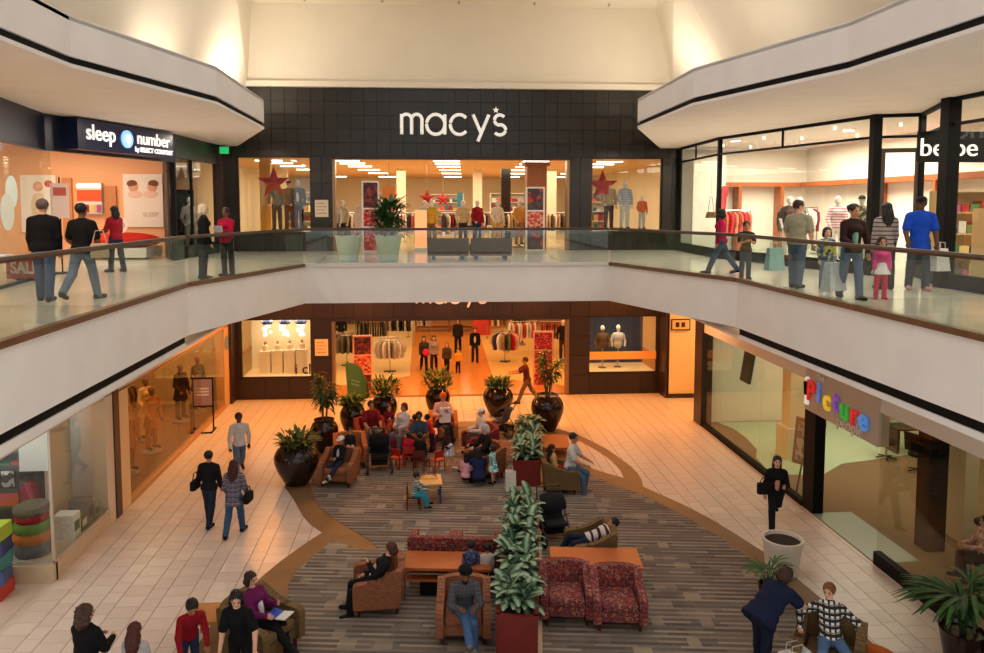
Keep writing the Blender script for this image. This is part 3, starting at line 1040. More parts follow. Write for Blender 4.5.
lett_pk = mat('sign_pinkish', srgb(255, 196, 176), .4, emit=.35)
stroke_sign('store_sign', 'white lit lower-case store sign with star on the dark stone wall', -.87, 9.76, .72, YD - .08, lett)
stroke_sign('store_sign', 'pinkish lit store sign half hidden behind the upper floor edge', -.36, 3.55, .49, YD - .08, lett_pk)

# ------------------------------------------------------------------ shop rooms
def room(nm, x0, x1, y0, y1, z0, z1, wall_m, ceil_m, floor_m=None, skip=''):
    t = .1
    if 'b' not in skip: struct(MB().bb(x0, x1, y1, y1 + t, z0, z1).build('wall_back_' + nm, wall_m))
    if 'f' not in skip: struct(MB().bb(x0, x1, y0 - t, y0, z0, z1).build('wall_front_' + nm, wall_m))
    if 'l' not in skip: struct(MB().bb(x0 - t, x0, y0, y1, z0, z1).build('wall_left_' + nm, wall_m))
    if 'r' not in skip: struct(MB().bb(x1, x1 + t, y0, y1, z0, z1).build('wall_right_' + nm, wall_m))
    struct(MB().bb(x0, x1, y0, y1, z1, z1 + .05).build('ceiling_' + nm, ceil_m))
    if floor_m: struct(MB().bb(x0, x1, y0, y1, z0 - .1, z0).build('floor_' + nm, floor_m))
store_wall = mat('store_cream', srgb(250, 234, 202), .8)
store_ceil = mat('store_ceiling', srgb(240, 196, 140), .85)
store_floor = mat('store_floor_tan', srgb(214, 178, 130), .25, noise=.05)
wood_floor = mat('store_wood_floor', srgb(214, 140, 62), .16, noise=.06, nscale=2)
store_carpet = mat('store_carpet_cream', srgb(206, 186, 140), .95, noise=.05, nscale=20)
troffer = mat('light_panel', (1.0, .88, .68), .5, emit=6.0)
room('store_upper', -8.4, 10.6, YD + .3, 51, UP, 8.98, store_wall, store_ceil, None, 'f')
struct(MB().bb(-8.4, 10.6, 28.4, 51, UP - .1, UP + .005).build('floor_store_upper', store_floor))
room('store_lower', -9, 11, YD + .3, 50, 0, 3.7, store_wall, store_ceil, wood_floor, 'f')
struct(MB().prism([G(330, 385) , G(362, 385), G(410, 376), G(413, 330), (-.2, 46), (-8.8, 46), (-8.8, 29)], .0, .012).build('floor_carpet_sales', store_carpet))
struct(MB().prism([G(493, 378), G(568, 386), (8.5, 29), (9.5, 46), G(478, 330)], .0, .012).build('floor_carpet_sales', mat('store_carpet_gold', srgb(212, 170, 100), .9, noise=.06, nscale=20)))
# ceiling light panels of the store
pan_me = MB().box((0, 0, 0), (1.05, .14, .04)).mesh('lens', troffer)
fr_me = MB().bb(-.58, .58, -.12, .12, .0, .03).mesh('housing', whitep)
def ceiling_light(x, y, z, lab, grp):
    t = thing('ceiling_light', lab, 'light', (x, y, z), 0, grp)
    put(fr_me, 'housing', t, (0, 0, -.03)); put(pan_me, 'lens', t, (0, 0, -.05))
for x in (-6.2, -3.2, .8, 4.4, 7.4):
    for y in (30.6, 32.4, 34.8, 38, 42, 47):
        ceiling_light(x + (y - 30) * .05, y, 8.98, 'glowing rectangular ceiling panel light inside the upstairs store', 'ceiling lights of the upstairs store')
for x in (-6, -2, 2.2, 6.5):
    for y in (30.5, 34, 38.5, 44):
        ceiling_light(x, y, 3.7, 'rectangular ceiling panel light inside the downstairs store', 'ceiling lights of the downstairs store')
area('store_lamp', (1, 34, 8.85), (14, 7), 760, (1, .82, .58))
area('store_lamp', (1, 42, 8.85), (15, 7), 500, (1, .84, .6))
area('store_lamp', (1, 31, 3.6), (15, 3.5), 400, (1, .55, .2))
area('store_lamp', (1, 39, 3.6), (15, 9), 540, (1, .6, .25))

# ------------------------------------------------------------------ shop furniture builders
red_star_m = mat('red_star', srgb(196, 24, 28), .35)
def star(x, y, z, r, label):
    b = MB()
    pts = []
    for i in range(10):
        rr = r if i % 2 == 0 else r * .40
        a = PI / 2 + i * PI / 5
        pts.append((rr * math.cos(a), rr * math.sin(a)))
    vs = [(p[0], 0, p[1]) for p in pts] + [(0, -.12 * r / .5, 0), (0, .12 * r / .5, 0)]
    fs = [(i, (i + 1) % 10, 10) for i in range(10)] + [((i + 1) % 10, i, 11) for i in range(10)]
    b.add(vs, fs)
    o = tag(b.build('hanging_star', red_star_m, None, loc=(x, y, z)), label, 'star', 'red hanging stars')
    MB().tube([(0, 0, r * .9), (0, 0, 8.98 - z)], .006, 4).build('wire', chrome, o)
GARMENT = {}
def garment_mesh(c):
    if c not in GARMENT:
        b = MB()
        b.add([(-.05, -.02, 0), (.05, -.02, 0), (.05, .02, 0), (-.05, .02, 0), (-.22, -.03, -.1), (.22, -.03, -.1), (.22, .03, -.1), (-.22, .03, -.1),
               (-.2, -.055, -.75), (.2, -.045, -.75), (.2, .045, -.75), (-.2, .055, -.75)],
              [(0, 3, 2, 1), (0, 1, 5, 4), (1, 2, 6, 5), (2, 3, 7, 6), (3, 0, 4, 7), (4, 5, 9, 8), (5, 6, 10, 9), (6, 7, 11, 10), (7, 4, 8, 11), (8, 9, 10, 11)])
        for s in (-1, 1):
            b.tube([(s * .2, 0, -.1), (s * .25, 0, -.35), (s * .24, .02, -.55)], [.05, .045, .035], 5)
        b.tube([(0, 0, 0), (0, 0, .08)], .006, 4)
        GARMENT[c] = b.mesh('hanging_garment', cloth(c))
    return GARMENT[c]
def round_rack(pos, z, r, h, cols, n, label, glabel):
    t = thing('clothing_rack', label, 'rack', (pos[0], pos[1], z))
    b = MB()
    b.tube([(0, 0, 0), (0, 0, h)], .025, 8)
    b.build('post', chrome, t)
    MB().tube([(r * math.cos(a * PI / 12), r * math.sin(a * PI / 12), h) for a in range(25)], .016, 6).build('ring', chrome, t)
    b = MB(); b.box((0, 0, .03), (2 * r * .6, .06, .05)); b.box((0, 0, .03), (.06, 2 * r * .6, .05))
    b.build('base', mat('rack_black', (.02, .02, .02), .5), t)
    b = MB(); b.box((0, 0, h), (2 * r, .02, .02)); b.box((0, 0, h), (.02, 2 * r, .02)); b.build('spoke', chrome, t)
    for i in range(n):
        a = 2 * PI * i / n
        o = put(garment_mesh(cols[i % len(cols)]), 'hanging_garment', None, (pos[0] + r * math.cos(a), pos[1] + r * math.sin(a), z + h - .05), a)
        tag(o, glabel, 'clothes', 'clothes on racks')
def bar_rack(pos, z, L, h, rz, cols, n, label, glabel):
    t = thing('clothing_rack', label, 'rack', (pos[0], pos[1], z), rz)
    MB().tube([(-L / 2, 0, h), (L / 2, 0, h)], .018, 6).build('bar', chrome, t)
    for s in (-1, 1):
        MB().tube([(s * L / 2, 0, 0), (s * L / 2, 0, h)], .018, 6).build('leg', chrome, t)
        MB().box((s * L / 2, 0, .02), (.05, .5, .04)).build('foot', chrome, t)
    for i in range(n):
        u = (-.5 + (i + .5) / n) * L * .94
        o = put(garment_mesh(cols[i % len(cols)]), 'hanging_garment', None, (pos[0] + u * math.cos(rz), pos[1] + u * math.sin(rz), z + h - .06), rz + PI / 2 + rnd.uniform(-.15, .15))
        tag(o, glabel, 'clothes', 'clothes on racks')
def mannequin(label, pos, z, face, top, bottom, H=1.8, hair=None, arms=((5, 10, 15, 0), (5, 14, 40, 10)), skirt=None, female=False, sleeve='long', stand=.12, sk='plastic', **kw):
    o = person(label, (pos[0], pos[1], z + stand), face, H, top=top, bottom=bottom, hair=hair, arms=arms, skirt=skirt, female=female, sleeve=sleeve, skin_c=sk, dummy=True, h=.03, shoes=(40, 36, 34), group='shop mannequins', **kw)
    b = MB(); b.lathe([(.0, -stand), (.28, -stand), (.28, -stand + .05), (.06, -stand + .06), (.05, .02), (0, .02)], n=16)
    b.build('stand', mat('stand_grey', (.25, .24, .23), .4), o)
    return o
def poster_tower(pos, z, w_, hs, rz, frame_c, pics, label):
    t = thing('poster_stand', label, 'display', (pos[0], pos[1], z), rz)
    H_ = sum(hs) + .06 * (len(hs) + 1)
    b = MB(); b.bb(-w_ / 2 - .06, w_ / 2 + .06, -.03, .12, 0, H_); b.build('frame', frame_c, t)
    zz = .06
    for i, h_ in enumerate(hs):
        MB().bb(-w_ / 2, w_ / 2, -.045, -.025, zz, zz + h_).build('poster', pics[i % len(pics)], t)
        zz += h_ + .06
def shelf_unit(pos, z, w_, d_, h_, n, rz, m, label, items=None, ilabel=None, icat='box', igroup=None):
    t = thing('shelf_unit', label, 'shelf', (pos[0], pos[1], z), rz)
    for s in (-1, 1):
        MB().bb(s * w_ / 2 - .02, s * w_ / 2 + .02, -d_ / 2, d_ / 2, 0, h_).build('side_panel', m, t)
    MB().bb(-w_ / 2, w_ / 2, d_ / 2 - .02, d_ / 2, 0, h_).build('back_panel', m, t)
    for i in range(n + 1):
        MB().bb(-w_ / 2 + .02, w_ / 2 - .02, -d_ / 2, d_ / 2 - .02, i * (h_ - .03) / n, i * (h_ - .03) / n + .03).build('shelf_board', m, t)
    if items:
        for i in range(n):
            zz = z + i * (h_ - .03) / n + .032
            x = -w_ / 2 + .06
            k = 0
            while x < w_ / 2 - .16:
                bw = rnd.uniform(.1, .26); bh = min(rnd.uniform(.12, .3), h_ / n - .06)
                if x + bw > w_ / 2 - .03: break
                p = Matrix.Rotation(rz, 2) @ Vector((x + bw / 2, -.02))
                o = MB().bb(-bw / 2, bw / 2, -d_ * .32, d_ * .32, 0, bh).build('boxed_goods', items[rnd.randrange(len(items))], None, loc=(pos[0] + p.x, pos[1] + p.y, zz), rz=rz)
                tag(o, ilabel, icat, igroup)
                x += bw + .03

# ------------------------------------------------------------------ department store, downstairs
redpat = blotch('red_poster', [srgb(170, 24, 30), srgb(205, 40, 44), srgb(120, 16, 24), srgb(230, 110, 100)], 14, .5)
darkred = blotch('dark_red_poster', [srgb(70, 18, 18), srgb(110, 30, 26), srgb(44, 14, 14), srgb(150, 50, 36)], 9, .5)
flo = blotch('flower_poster', [srgb(200, 60, 50), srgb(230, 120, 90), srgb(150, 30, 40), srgb(210, 160, 130)], 12, .5)
pinkframe = mat('pink_frame', srgb(236, 178, 160), .5)
p = G(363, 392); poster_tower(p, 0, .62, (.62, .68, .66), .12, pinkframe, [darkred, flo, darkred], 'pink-framed poster stand with three dark red pictures in the store entrance')
p = G(543, 386); poster_tower(p, 0, .68, (.62, .68, .66), -.1, pinkframe, [redpat, redpat, redpat], 'pink-framed poster stand with three red floral pictures behind the potted tree')
grey = [(196, 190, 182), (170, 164, 158), (214, 208, 200)]
dk = [(38, 36, 38), (60, 58, 60), (90, 86, 82)]
mix = [(190, 40, 40), (225, 200, 170), (60, 70, 90), (240, 232, 220), (150, 110, 70), (90, 110, 80)]
round_rack(G(390, 372), .012, .42, 1.45, grey, 16, 'round chrome rack of pale grey shirts beside the store aisle', 'pale grey shirt hanging on the round rack by the aisle')
round_rack(G(347, 366), .012, .42, 1.45, dk[2:] + [(120, 116, 112)], 14, 'round rack of charcoal shirts behind the left entrance pier', 'charcoal shirt hanging on the rack behind the entrance pier')
bar_rack(G(372, 350), .012, 1.6, 1.5, .1, dk, 12, 'straight rack of black jackets behind the poster stand', 'black jacket hanging behind the poster stand')
bar_rack(G(400, 345), .012, 1.6, 1.55, -.2, dk[:2] + grey[:1], 12, 'straight rack of black and grey tops behind the round rack', 'black or grey top on the second straight rack')
bar_rack(G(345, 336), .012, 1.8, 1.5, .1, dk, 10, 'far rack of dark suits deep in the store', 'dark suit on the far rack')
bar_rack(G(420, 338), .012, 1.4, 1.5, -.4, grey + dk[:1], 10, 'rack of light grey coats next to the wooden tables', 'light grey coat beside the wooden tables')
round_rack(G(505, 362), .012, .4, 1.4, mix, 14, 'round rack of mixed bright tops right of the aisle', 'bright top on the round rack right of the aisle')
bar_rack(G(522, 352), .012, 1.5, 1.5, .1, [(240, 236, 228), (220, 210, 196), (200, 60, 56)], 10, 'straight rack of white blouses beside the red poster stand', 'white blouse hanging beside the red poster stand')
bar_rack(G(556, 352), .012, 1.6, 1.5, -.1, [(150, 30, 40), (180, 60, 60), (90, 30, 40)], 12, 'straight rack of crimson dresses behind the potted tree', 'crimson dress behind the potted tree')
bar_rack(G(500, 338), .012, 1.4, 1.5, 0, mix, 8, 'distant rack of coloured knitwear beside the pink column', 'coloured knitwear on the distant rack')
mannequin('mannequin in a black shirt behind the left entrance pier', G(341, 352), .012, -80, (26, 24, 28), (50, 46, 44))
mannequin('mannequin in a dark green jacket near the white blouses', G(520, 345), .012, -95, (40, 56, 50), (235, 230, 222))
mannequin('mannequin in a dark jacket beside the crimson dresses', G(563, 362), .012, -110, (30, 28, 34), (60, 50, 46))
wtab = mat('table_oak', srgb(150, 92, 44), .4, noise=.15, nscale=4)
def sales_table(p, L, label):
    t = thing('display_table', label, 'table', (p[0], p[1], 0))
    MB().bb(-L / 2, L / 2, -.4, .4, .72, .78).build('tabletop', wtab, t)
    MB().bb(-L / 2 + .05, L / 2 - .05, -.36, .36, .2, .24).build('lower_shelf', wtab, t)
    for sx in (-1, 1):
        for sy in (-1, 1):
            MB().box((sx * (L / 2 - .06), sy * .34, .36), (.06, .06, .72)).build('leg', wtab, t)
for px_, L, lb in ((433, 2.0, 'oak display table deep in the store beyond the walking shoppers'), (462, 1.6, 'shorter oak display table beside the far aisle')):
    sales_table(G(px_, 331), L, lb)
struct(MB().box((G(481, 334)[0], G(481, 334)[1], 1.85), (.9, .9, 3.7)).build('wall_column_pink', mat('pink_column', srgb(214, 70, 70), .6)))
# display windows downstairs
struct(MB().bb(-6.85, -4.25, 30.0, 30.1, 0, 3.0).build('wall_window_back', store_wall))
struct(MB().bb(6.13, 8.8, 30.2, 30.3, 0, 3.0).build('wall_window_back', mat('window_back_blue', srgb(52, 62, 92), .7, noise=.1)))
struct(MB().bb(-6.85, -4.25, YD + .2, 30, 3.0, 3.06).build('ceiling_window', store_wall)); struct(MB().bb(6.13, 8.8, YD + .2, 30.2, 3.0, 3.06).build('ceiling_window', store_wall))
struct(MB().bb(-6.85, -4.25, YD + .2, 30, .6, .78).build('floor_window', store_wall)); struct(MB().bb(6.13, 8.8, YD + .2, 30.2, .6, .78).build('floor_window', store_wall))
area('window_lamp', (-5.5, 29.0, 2.95), (2.2, .8), 60, WARM); area('window_lamp', (7.4, 29.0, 2.95), (2.2, .8), 35, WARM)
pl = mat('white_plinth', srgb(240, 232, 214), .5)
for i in range(4):
    t = tag(MB().bb(-.2, .2, -.2, .2, 0, .85 + .02 * i).build('display_plinth', pl, None, loc=(-6.15 + i * .46, 29.2, .78)), 'white display plinth carrying a bottle in the downstairs shop window', 'plinth', 'plinths in the shop window')
    b = thing('perfume_bottle', 'clear bottle with gold cap on a white window plinth', 'bottle', (-6.15 + i * .46, 29.2, 1.63 + .02 * i), 0, 'bottles in the shop window')
    MB().lathe([(.09, 0), (.11, .05), (.11, .2), (.04, .24), (.04, .27)], n=12).build('flask', mat('bottle_glass', srgb(235, 225, 205), .1), b, smooth=40)
    MB().lathe([(.05, .27), (.05, .34), (0, .36)], n=10).build('stopper', mat('gold', srgb(214, 160, 70), .3, metal=.8), b, smooth=40)
for i, x in enumerate((-6.0, -5.35, -4.75)):
    t = thing('pendant_lamp', 'sparkling pendant of glass beads hanging in the shop window', 'lamp', (x, 28.9, 3.0), 0, 'pendants in the shop window')
    MB().tube([(0, 0, 0), (0, 0, -.12)], .01, 5).build('cord', blackm, t)
    b = MB()
    for k in range(16):
        b.ball((rnd.uniform(-.14, .14), rnd.uniform(-.12, .12), -.15 - .038 * k), .07, 6)
    b.build('bead_cluster', mat('lit_bead', (1, .9, .72), .2, emit=1.6), t)
    b = MB(); b.lathe([(.2, -.12), (.24, -.2), (.18, -.3)], n=12); b.build('collar', mat('blue_glass', srgb(70, 90, 150), .2), t)
o = put(text_mesh('i cl', .55, .02, blackm, 'window_lettering', .006), 'window_lettering', None, (-4.7, 28.9, .79)); o.rotation_euler = (PI / 2, 0, 0)
tag(o, 'large black script lettering standing in the shop window', 'lettering')
def bust(x, y, z, c, label):
    t = thing('torso_form', label, 'mannequin', (x, y, z))
    MB().lathe([(0, 0), (.16, 0), (.16, .03), (.03, .05), (.03, .75)], n=14).build('stand', chrome, t, smooth=40)
    f, lo = field([Ell((0, 0, .95), (.18, .12, .2)), Ell((0, 0, 1.2), (.21, .13, .2)), Cap((-.15, 0, 1.32), (.15, 0, 1.32), .07), Cap((0, 0, 1.3), (0, 0, 1.5), .055)], .03)
    V, Q = surface_nets(f, lo, .03)
    me = bpy.data.meshes.new('torso'); me.from_pydata(V.tolist(), [], Q.tolist()); me.materials.append(cloth(c)); me.polygons.foreach_set('use_smooth', [True] * len(me.polygons)); put(me, 'torso', t)
    for s in (-1, 1):
        MB().tube([(s * .19, 0, 1.32), (s * .28, .0, 1.05), (s * .25, -.1, .85)], [.065, .055, .045], 7).build('sleeve', cloth(c), t, smooth=60)
    MB().ball((0, 0, 1.58), (.085, .1, .12), 12).build('head', cloth((236, 230, 220)), t, smooth=60)
bust(6.9, 29.2, .78, (110, 84, 60), 'brown jacket on a torso form in the downstairs right window'); bust(7.55, 29.3, .78, (206, 206, 216), 'pale blue shirt on a torso form in the downstairs right window')
tag(MB().bb(6.18, 8.75, 28.2, 28.22, 1.32, 1.62).build('window_banner', mat('orange_band', srgb(244, 178, 96), .6), None), 'orange printed band across the downstairs right shop window', 'banner')
for z0, (sx0, lab) in ((1.62, (-4.1, 'pale notice panel mounted on the stone pier downstairs')), (6.75, (-4.02, 'pale notice panel mounted on the stone pier upstairs'))):
    t = thing('notice_panel', lab, 'sign', (sx0 + .22, YD - .03, z0))
    MB().bb(-.24, .24, -.015, .015, 0, .62).build('board', mat('notice_beige', srgb(232, 210, 182), .5), t)
    for k in range(4): MB().bb(-.18, .18 - .08 * (k % 2), -.02, -.014, .12 + .12 * k, .15 + .12 * k).build('text_line', mat('notice_ink', srgb(170, 140, 118), .6), t)

# ------------------------------------------------------------------ department store, upstairs
star(-5.63, 28.75, 8.0, .62, 'large red star hanging in the left upstairs window behind grey mannequins')
star(6.72, 28.75, 7.92, .62, 'large red star hanging in the right upstairs window behind plaid mannequins')
star(*[(WY(427, 198, 31))[0], 31.0, WY(427, 198, 31)[1]], .36, 'red star hanging at the centre of the upstairs entrance')
star(*[(WY(443, 199, 32))[0], 32.0, WY(443, 199, 32)[1]], .33, 'smaller red star hanging deeper behind the entrance star')
mannequin('mannequin in a grey patterned jacket in the left upstairs window', (-5.55, 28.85), UP + .65, -90, (120, 112, 104), (60, 44, 40))
mannequin('mannequin in a red cap and striped scarf between two grey mannequins', (-5.15, 29.2), UP + .65, -90, (170, 120, 90), (130, 40, 40), hat='cap', hat_c=(190, 30, 34))
mannequin('mannequin in a grey blazer over a white shirt in the left upstairs window', (-4.75, 28.85), UP + .65, -95, (96, 92, 90), (36, 32, 32), open_top=(240, 238, 232))
mannequin('mannequin in a tan checked shirt and dark red trousers', (7.0, 28.85), UP + .65, -90, plaid('tan_check', srgb(150, 120, 90), srgb(190, 160, 130), srgb(110, 80, 60), 12), (70, 24, 26))
mannequin('mannequin in a pale blue checked shirt in the right upstairs window', (7.62, 28.85), UP + .65, -92, plaid('blue_check', srgb(150, 150, 176), srgb(190, 190, 206), srgb(90, 90, 120), 12), (214, 206, 198))
mannequin('small child mannequin in an orange top in the right upstairs window', (8.28, 28.8), UP + .65, -90, (226, 92, 40), (200, 190, 180), H=1.25)
struct(MB().bb(-6.8, -4.2, YD + .2, 29.6, UP, 6.15).build('floor_window', store_wall)); struct(MB().bb(6.2, 8.84, YD + .2, 29.6, UP, 6.15).build('floor_window', store_wall))
oran = mat('orange_pillar', srgb(238, 168, 60), .6)
for x in (-6.15, 6.35): struct(MB().bb(x - .2, x + .2, 29.7, 30.1, UP, 8.98).build('wall_pillar_orange', oran))
brn = mat('brown_pillar', srgb(176, 98, 48), .5, noise=.06)
c0 = G(539, 250, UP); struct(MB().box((c0[0], c0[1] + 1.0, 7.1), (.75, .75, 3.2)).build('wall_pillar_brown', brn)); struct(MB().box((c0[0], c0[1] + 1.0, 8.75), (.95, .95, .14)).build('wall_pillar_capital', brn))
whframe = mat('white_frame', srgb(232, 226, 214), .5)
dkpic = blotch('dark_picture', [srgb(50, 50, 48), srgb(90, 30, 32), srgb(70, 70, 66), srgb(180, 50, 46)], 6, .5)
p = G(535, 251, UP); poster_tower(p, UP + .006, .58, (.72, .6, .78), 0, whframe, [dkpic, flo, dkpic], 'white-framed poster stand with three dark pictures in the upstairs entrance')
p = G(371, 252, UP); poster_tower(p, UP + .006, .5, (.8, .6, .9), .1, whframe, [redpat, redpat, darkred], 'white-framed poster stand with red lettering panels behind the leafy planter')
p = G(360, 250, UP); poster_tower((p[0], p[1] + 1.5), UP + .006, .55, (.7, .8), .1, whframe, [mat('pale_print', srgb(226, 208, 196), .6, noise=.2, nscale=9)], 'pale printed display board beside the red lettering stand')
pal = [[(60, 40, 34), (210, 190, 160), (120, 30, 34)], [(224, 214, 196), (190, 150, 110), (90, 80, 70)], [(40, 50, 70), (180, 60, 50), (230, 220, 200)], [(150, 120, 60), (60, 60, 50), (200, 180, 150)]]
places = [(340, 249), (352, 246), (400, 247), (418, 246), (455, 248), (470, 245), (487, 246), (503, 247), (517, 244), (557, 247)]
names = ['by the left door frame', 'behind the pale display board', 'right of the leafy planter', 'below the entrance star', 'behind the left grey bench', 'near the teal banner', 'behind the right grey bench', 'beside the mirror columns', 'left of the brown pillar', 'right of the white poster stand']
for i, ((px_, py_), nm) in enumerate(zip(places, names)):
    q = G(px_, py_ - 4, UP)
    (bar_rack(q, UP + .006, 1.3, 1.35, rnd.uniform(-.5, .5), pal[i % 4], 8, 'chrome clothing rack ' + nm + ' upstairs', 'garment on the rack ' + nm + ' upstairs'))
for i, (px_, py_, nm, tc, bc) in enumerate([(343, 247, 'khaki vest beside the left door frame', (200, 186, 150), (60, 50, 44)), (336, 248, 'cream shirt behind the khaki vest', (230, 216, 190), (90, 70, 60)), (425, 246, 'pale blue top below the entrance star', (180, 200, 216), (70, 70, 84)),
        (432, 248, 'mustard dress below the entrance star', (196, 160, 60), (120, 90, 50)), (463, 246, 'tan coat behind the left grey bench', (214, 186, 140), (60, 50, 46)), (477, 246, 'red sweater behind the grey benches', (150, 36, 40), (50, 60, 80)), (497, 246, 'cream coat behind the right grey bench', (236, 220, 190), (220, 180, 110)), (519, 246, 'yellow cardigan left of the brown pillar', (224, 178, 90), (180, 140, 90))]):
    mannequin('mannequin in a ' + nm, G(px_, py_ + 1.5, UP), UP + .006, -90 + rnd.uniform(-25, 25), tc, bc, H=1.72, female=i % 2 == 1)
tb = WY(460, 203, 36); tag(MB().bb(-.12, .12, -.02, .02, -1.2, 0).bb(-.006, .006, -.006, .006, 0, 8.98 - tb[1] - .5).build('hanging_banner', mat('teal', srgb(40, 120, 130), .6), None, loc=(tb[0], 36, tb[1] + .5)), 'narrow teal banner hanging deep in the upstairs store', 'banner')
for px_ in (508, 513):
    q = G(px_, 244, UP)
    struct(MB().box((q[0], q[1] + 2, 7.2), (.22, .1, 3.3)).build('wall_mirror_column', mat('mirror_dark', srgb(30, 32, 26), .15)))
lb = G(421, 251, UP); o = thing('light_box', 'tall orange glowing light box beside the upstairs aisle', 'light box', (lb[0], lb[1], UP + .006)); MB().bb(-.22, .22, -.06, .06, .12, 1.5).build('diffuser', mat('orange_glow', (1, .32, .12), .5, emit=1.1), o); MB().bb(-.25, .25, -.1, .1, 0, .12).build('plinth', whframe, o)
hl = WY(389, 193, 33); tag(MB().bb(-.28, .28, -.28, .28, -.28, .28).bb(-.01, .01, -.01, .01, .28, 8.98 - hl[1]).build('hanging_lantern', mat('lantern_brown', srgb(150, 84, 34), .5, emit=.15), None, loc=(hl[0], 33, hl[1])), 'square brown hanging lantern above the leafy planter', 'lamp')

# more fittings deep in the upstairs store
for k_, (x, y, nm) in enumerate(((-5.6, 36.5, 'by the left wall'), (-2.4, 40, 'behind the red lettering stand'), (1.2, 43, 'on the far centre aisle'), (4.2, 39, 'left of the brown pillar'), (7.6, 36, 'by the right wall'))):
    shelf_unit((x, y), UP + .006, 1.8, .45, 2.3, 5, 0, whframe, 'white goods shelf ' + nm + ' upstairs', [mat('ware_%d' % i, srgb(*c), .5) for i, c in enumerate([(220, 90, 70), (240, 226, 200), (90, 70, 60), (60, 110, 130), (200, 160, 90), (150, 40, 50)])], 'boxed article on the goods shelf ' + nm, 'box', 'boxes on upstairs shelves')
for k_, (x, y) in enumerate(((-1.2, 37.5), (2.6, 38.5), (6.2, 37.5), (-6.9, 37.5))):
    struct(MB().bb(x - .22, x + .22, y - .22, y + .22, UP, 8.98).build('wall_column_cream', store_wall))
for k_, (x, y, nm) in enumerate(((-1.9, 30.6, 'beside the glowing light box'), (1.6, 30.4, 'behind the left grey bench'), (2.7, 30.9, 'behind the right grey bench'))):
    t = thing('display_table', 'low white sales table ' + nm + ' upstairs', 'table', (x, y, UP + .006)); MB().bb(-.5, .5, -.35, .35, .68, .74).build('tabletop', whframe, t)
    for sx in (-1, 1):
        for sy in (-1, 1): MB().box((sx * .45, sy * .3, .34), (.05, .05, .68)).build('leg', chrome, t)
    for j in range(4):
        tag(MB().bb(-.1, .1, -.13, .13, 0, .08 + .03 * j).build('folded_sweater', cloth([(190, 60, 50), (230, 220, 200), (70, 90, 120), (200, 150, 80)][j]), None, loc=(x - .36 + .24 * j, y, UP + .747)), ['red', 'cream', 'blue', 'ochre'][j] + ' folded sweater on the sales table ' + nm, 'clothes')

# ------------------------------------------------------------------ shops along the left side, downstairs
white_wall = mat('white_shop_wall', srgb(238, 232, 224), .8)
shop_floor = mat('shop_floor_beige', srgb(206, 186, 166), .35, noise=.05)
amber_wall = mat('amber_shop_wall', srgb(216, 176, 116), .7, noise=.08)
room('gift', -12.6, -7.25, 8.2, 17.5, 0, 4.2, white_wall, white_wall, shop_floor, 'rf')
room('boutique', -12.6, -7.25, 17.65, 27.7, 0, 4.2, amber_wall, amber_wall, mat('boutique_floor', srgb(110, 80, 46), .35, noise=.1), 'r')
area('shop_lamp', (-9.8, 13.5, 4.1), (3.5, 6), 150, (1, .95, .9)); area('shop_lamp', (-8.4, 22.5, 4.1), (2.6, 8), 190, (1, .74, .42))
def header(nm, y0, y1, z0, m, x=XL, t=.2, z1=4.55):
    return struct(MB().bb(x - t, x, y0, y1, z0, z1).build(nm, m) if x < 0 else MB().bb(x, x + t, y0, y1, z0, z1).build(nm, m))
bulk_l = mat('warm_white_bulkhead', srgb(224, 206, 182), .7)
header('wall_left_header', 8.2, 17.45, 2.92, bulk_l); header('wall_left_header', 17.75, 28.1, 2.86, mat('tan_bulkhead', srgb(222, 186, 140), .7))
def pillar(x0, x1, y0, y1, z0, z1, m, nm='wall_pillar'):
    return struct(MB().bb(x0, x1, y0, y1, z0, z1).build(nm, m))
pillar(XL - .3, XL, 17.05, 17.45, 0, 2.95, bulk_l); pillar(XL - .3, XL + .03, 17.45, 17.75, 0, 4.5, darkwood); pillar(XL - .3, XL, 17.75, 18.35, 0, 2.9, mat('cream_pier', srgb(226, 196, 150), .6))
pillar(XL - .3, XL, 27.0, 27.6, 0, 2.9, mat('tan_pier', srgb(214, 170, 112), .6)); pillar(XL - .3, XL + .1, 27.6, 28.15, 0, 4.5, darkwood)
# display window of the gift shop (with a return towards its entrance) and of the boutique
sill = struct(MB().bb(XL - .16, XL + .03, 14.55, 17.08, 0, .34).bb(XL - 1.9, XL + .03, 14.45, 14.62, 0, .34).build('window_sill', beige_stone))
struct(MB().bb(XL - 1.9, XL - .16, 14.62, 17.08, .24, .34).build('floor_window', shop_floor))
wf = struct(MB().bb(XL - .04, XL + .01, 14.55, 14.60, .34, 2.95).bb(XL - .05, XL + .02, 14.55, 17.08, .34, .39).bb(XL - 1.9, XL, 14.5, 14.56, .34, .38).build('window_5', mat('pale_metal', srgb(206, 196, 180), .35, metal=.5)))
for y0, y1 in ((14.6, 15.85), (15.86, 17.05)):
    MB().bb(XL - .02, XL - .008, y0 + .005, y1 - .005, .39, 2.92).build('pane', clear, wf)
MB().bb(XL - 1.85, XL - .05, 14.52, 14.532, .38, 2.92).build('pane', clear, wf)
amber_glass = glass('amber_glass', (.95, .88, .74), .06)
bz = struct(MB().bb(XL - .12, XL + .02, 18.35, 27.0, 0, .12).bb(XL - .08, XL + .0, 18.35, 27.0, 2.82, 2.88).build('window_6', mat('tan_base', srgb(190, 140, 84), .4)))
for i in range(7):
    a = 18.36 + i * 1.234
    MB().bb(XL - .03, XL - .018, a + .006, a + 1.228, .12, 2.82).build('pane', amber_glass, bz)
struct(MB().bb(-7.26, -7.11, 8.2, 14.46, -.011, .0).build('floor_threshold', shop_floor))
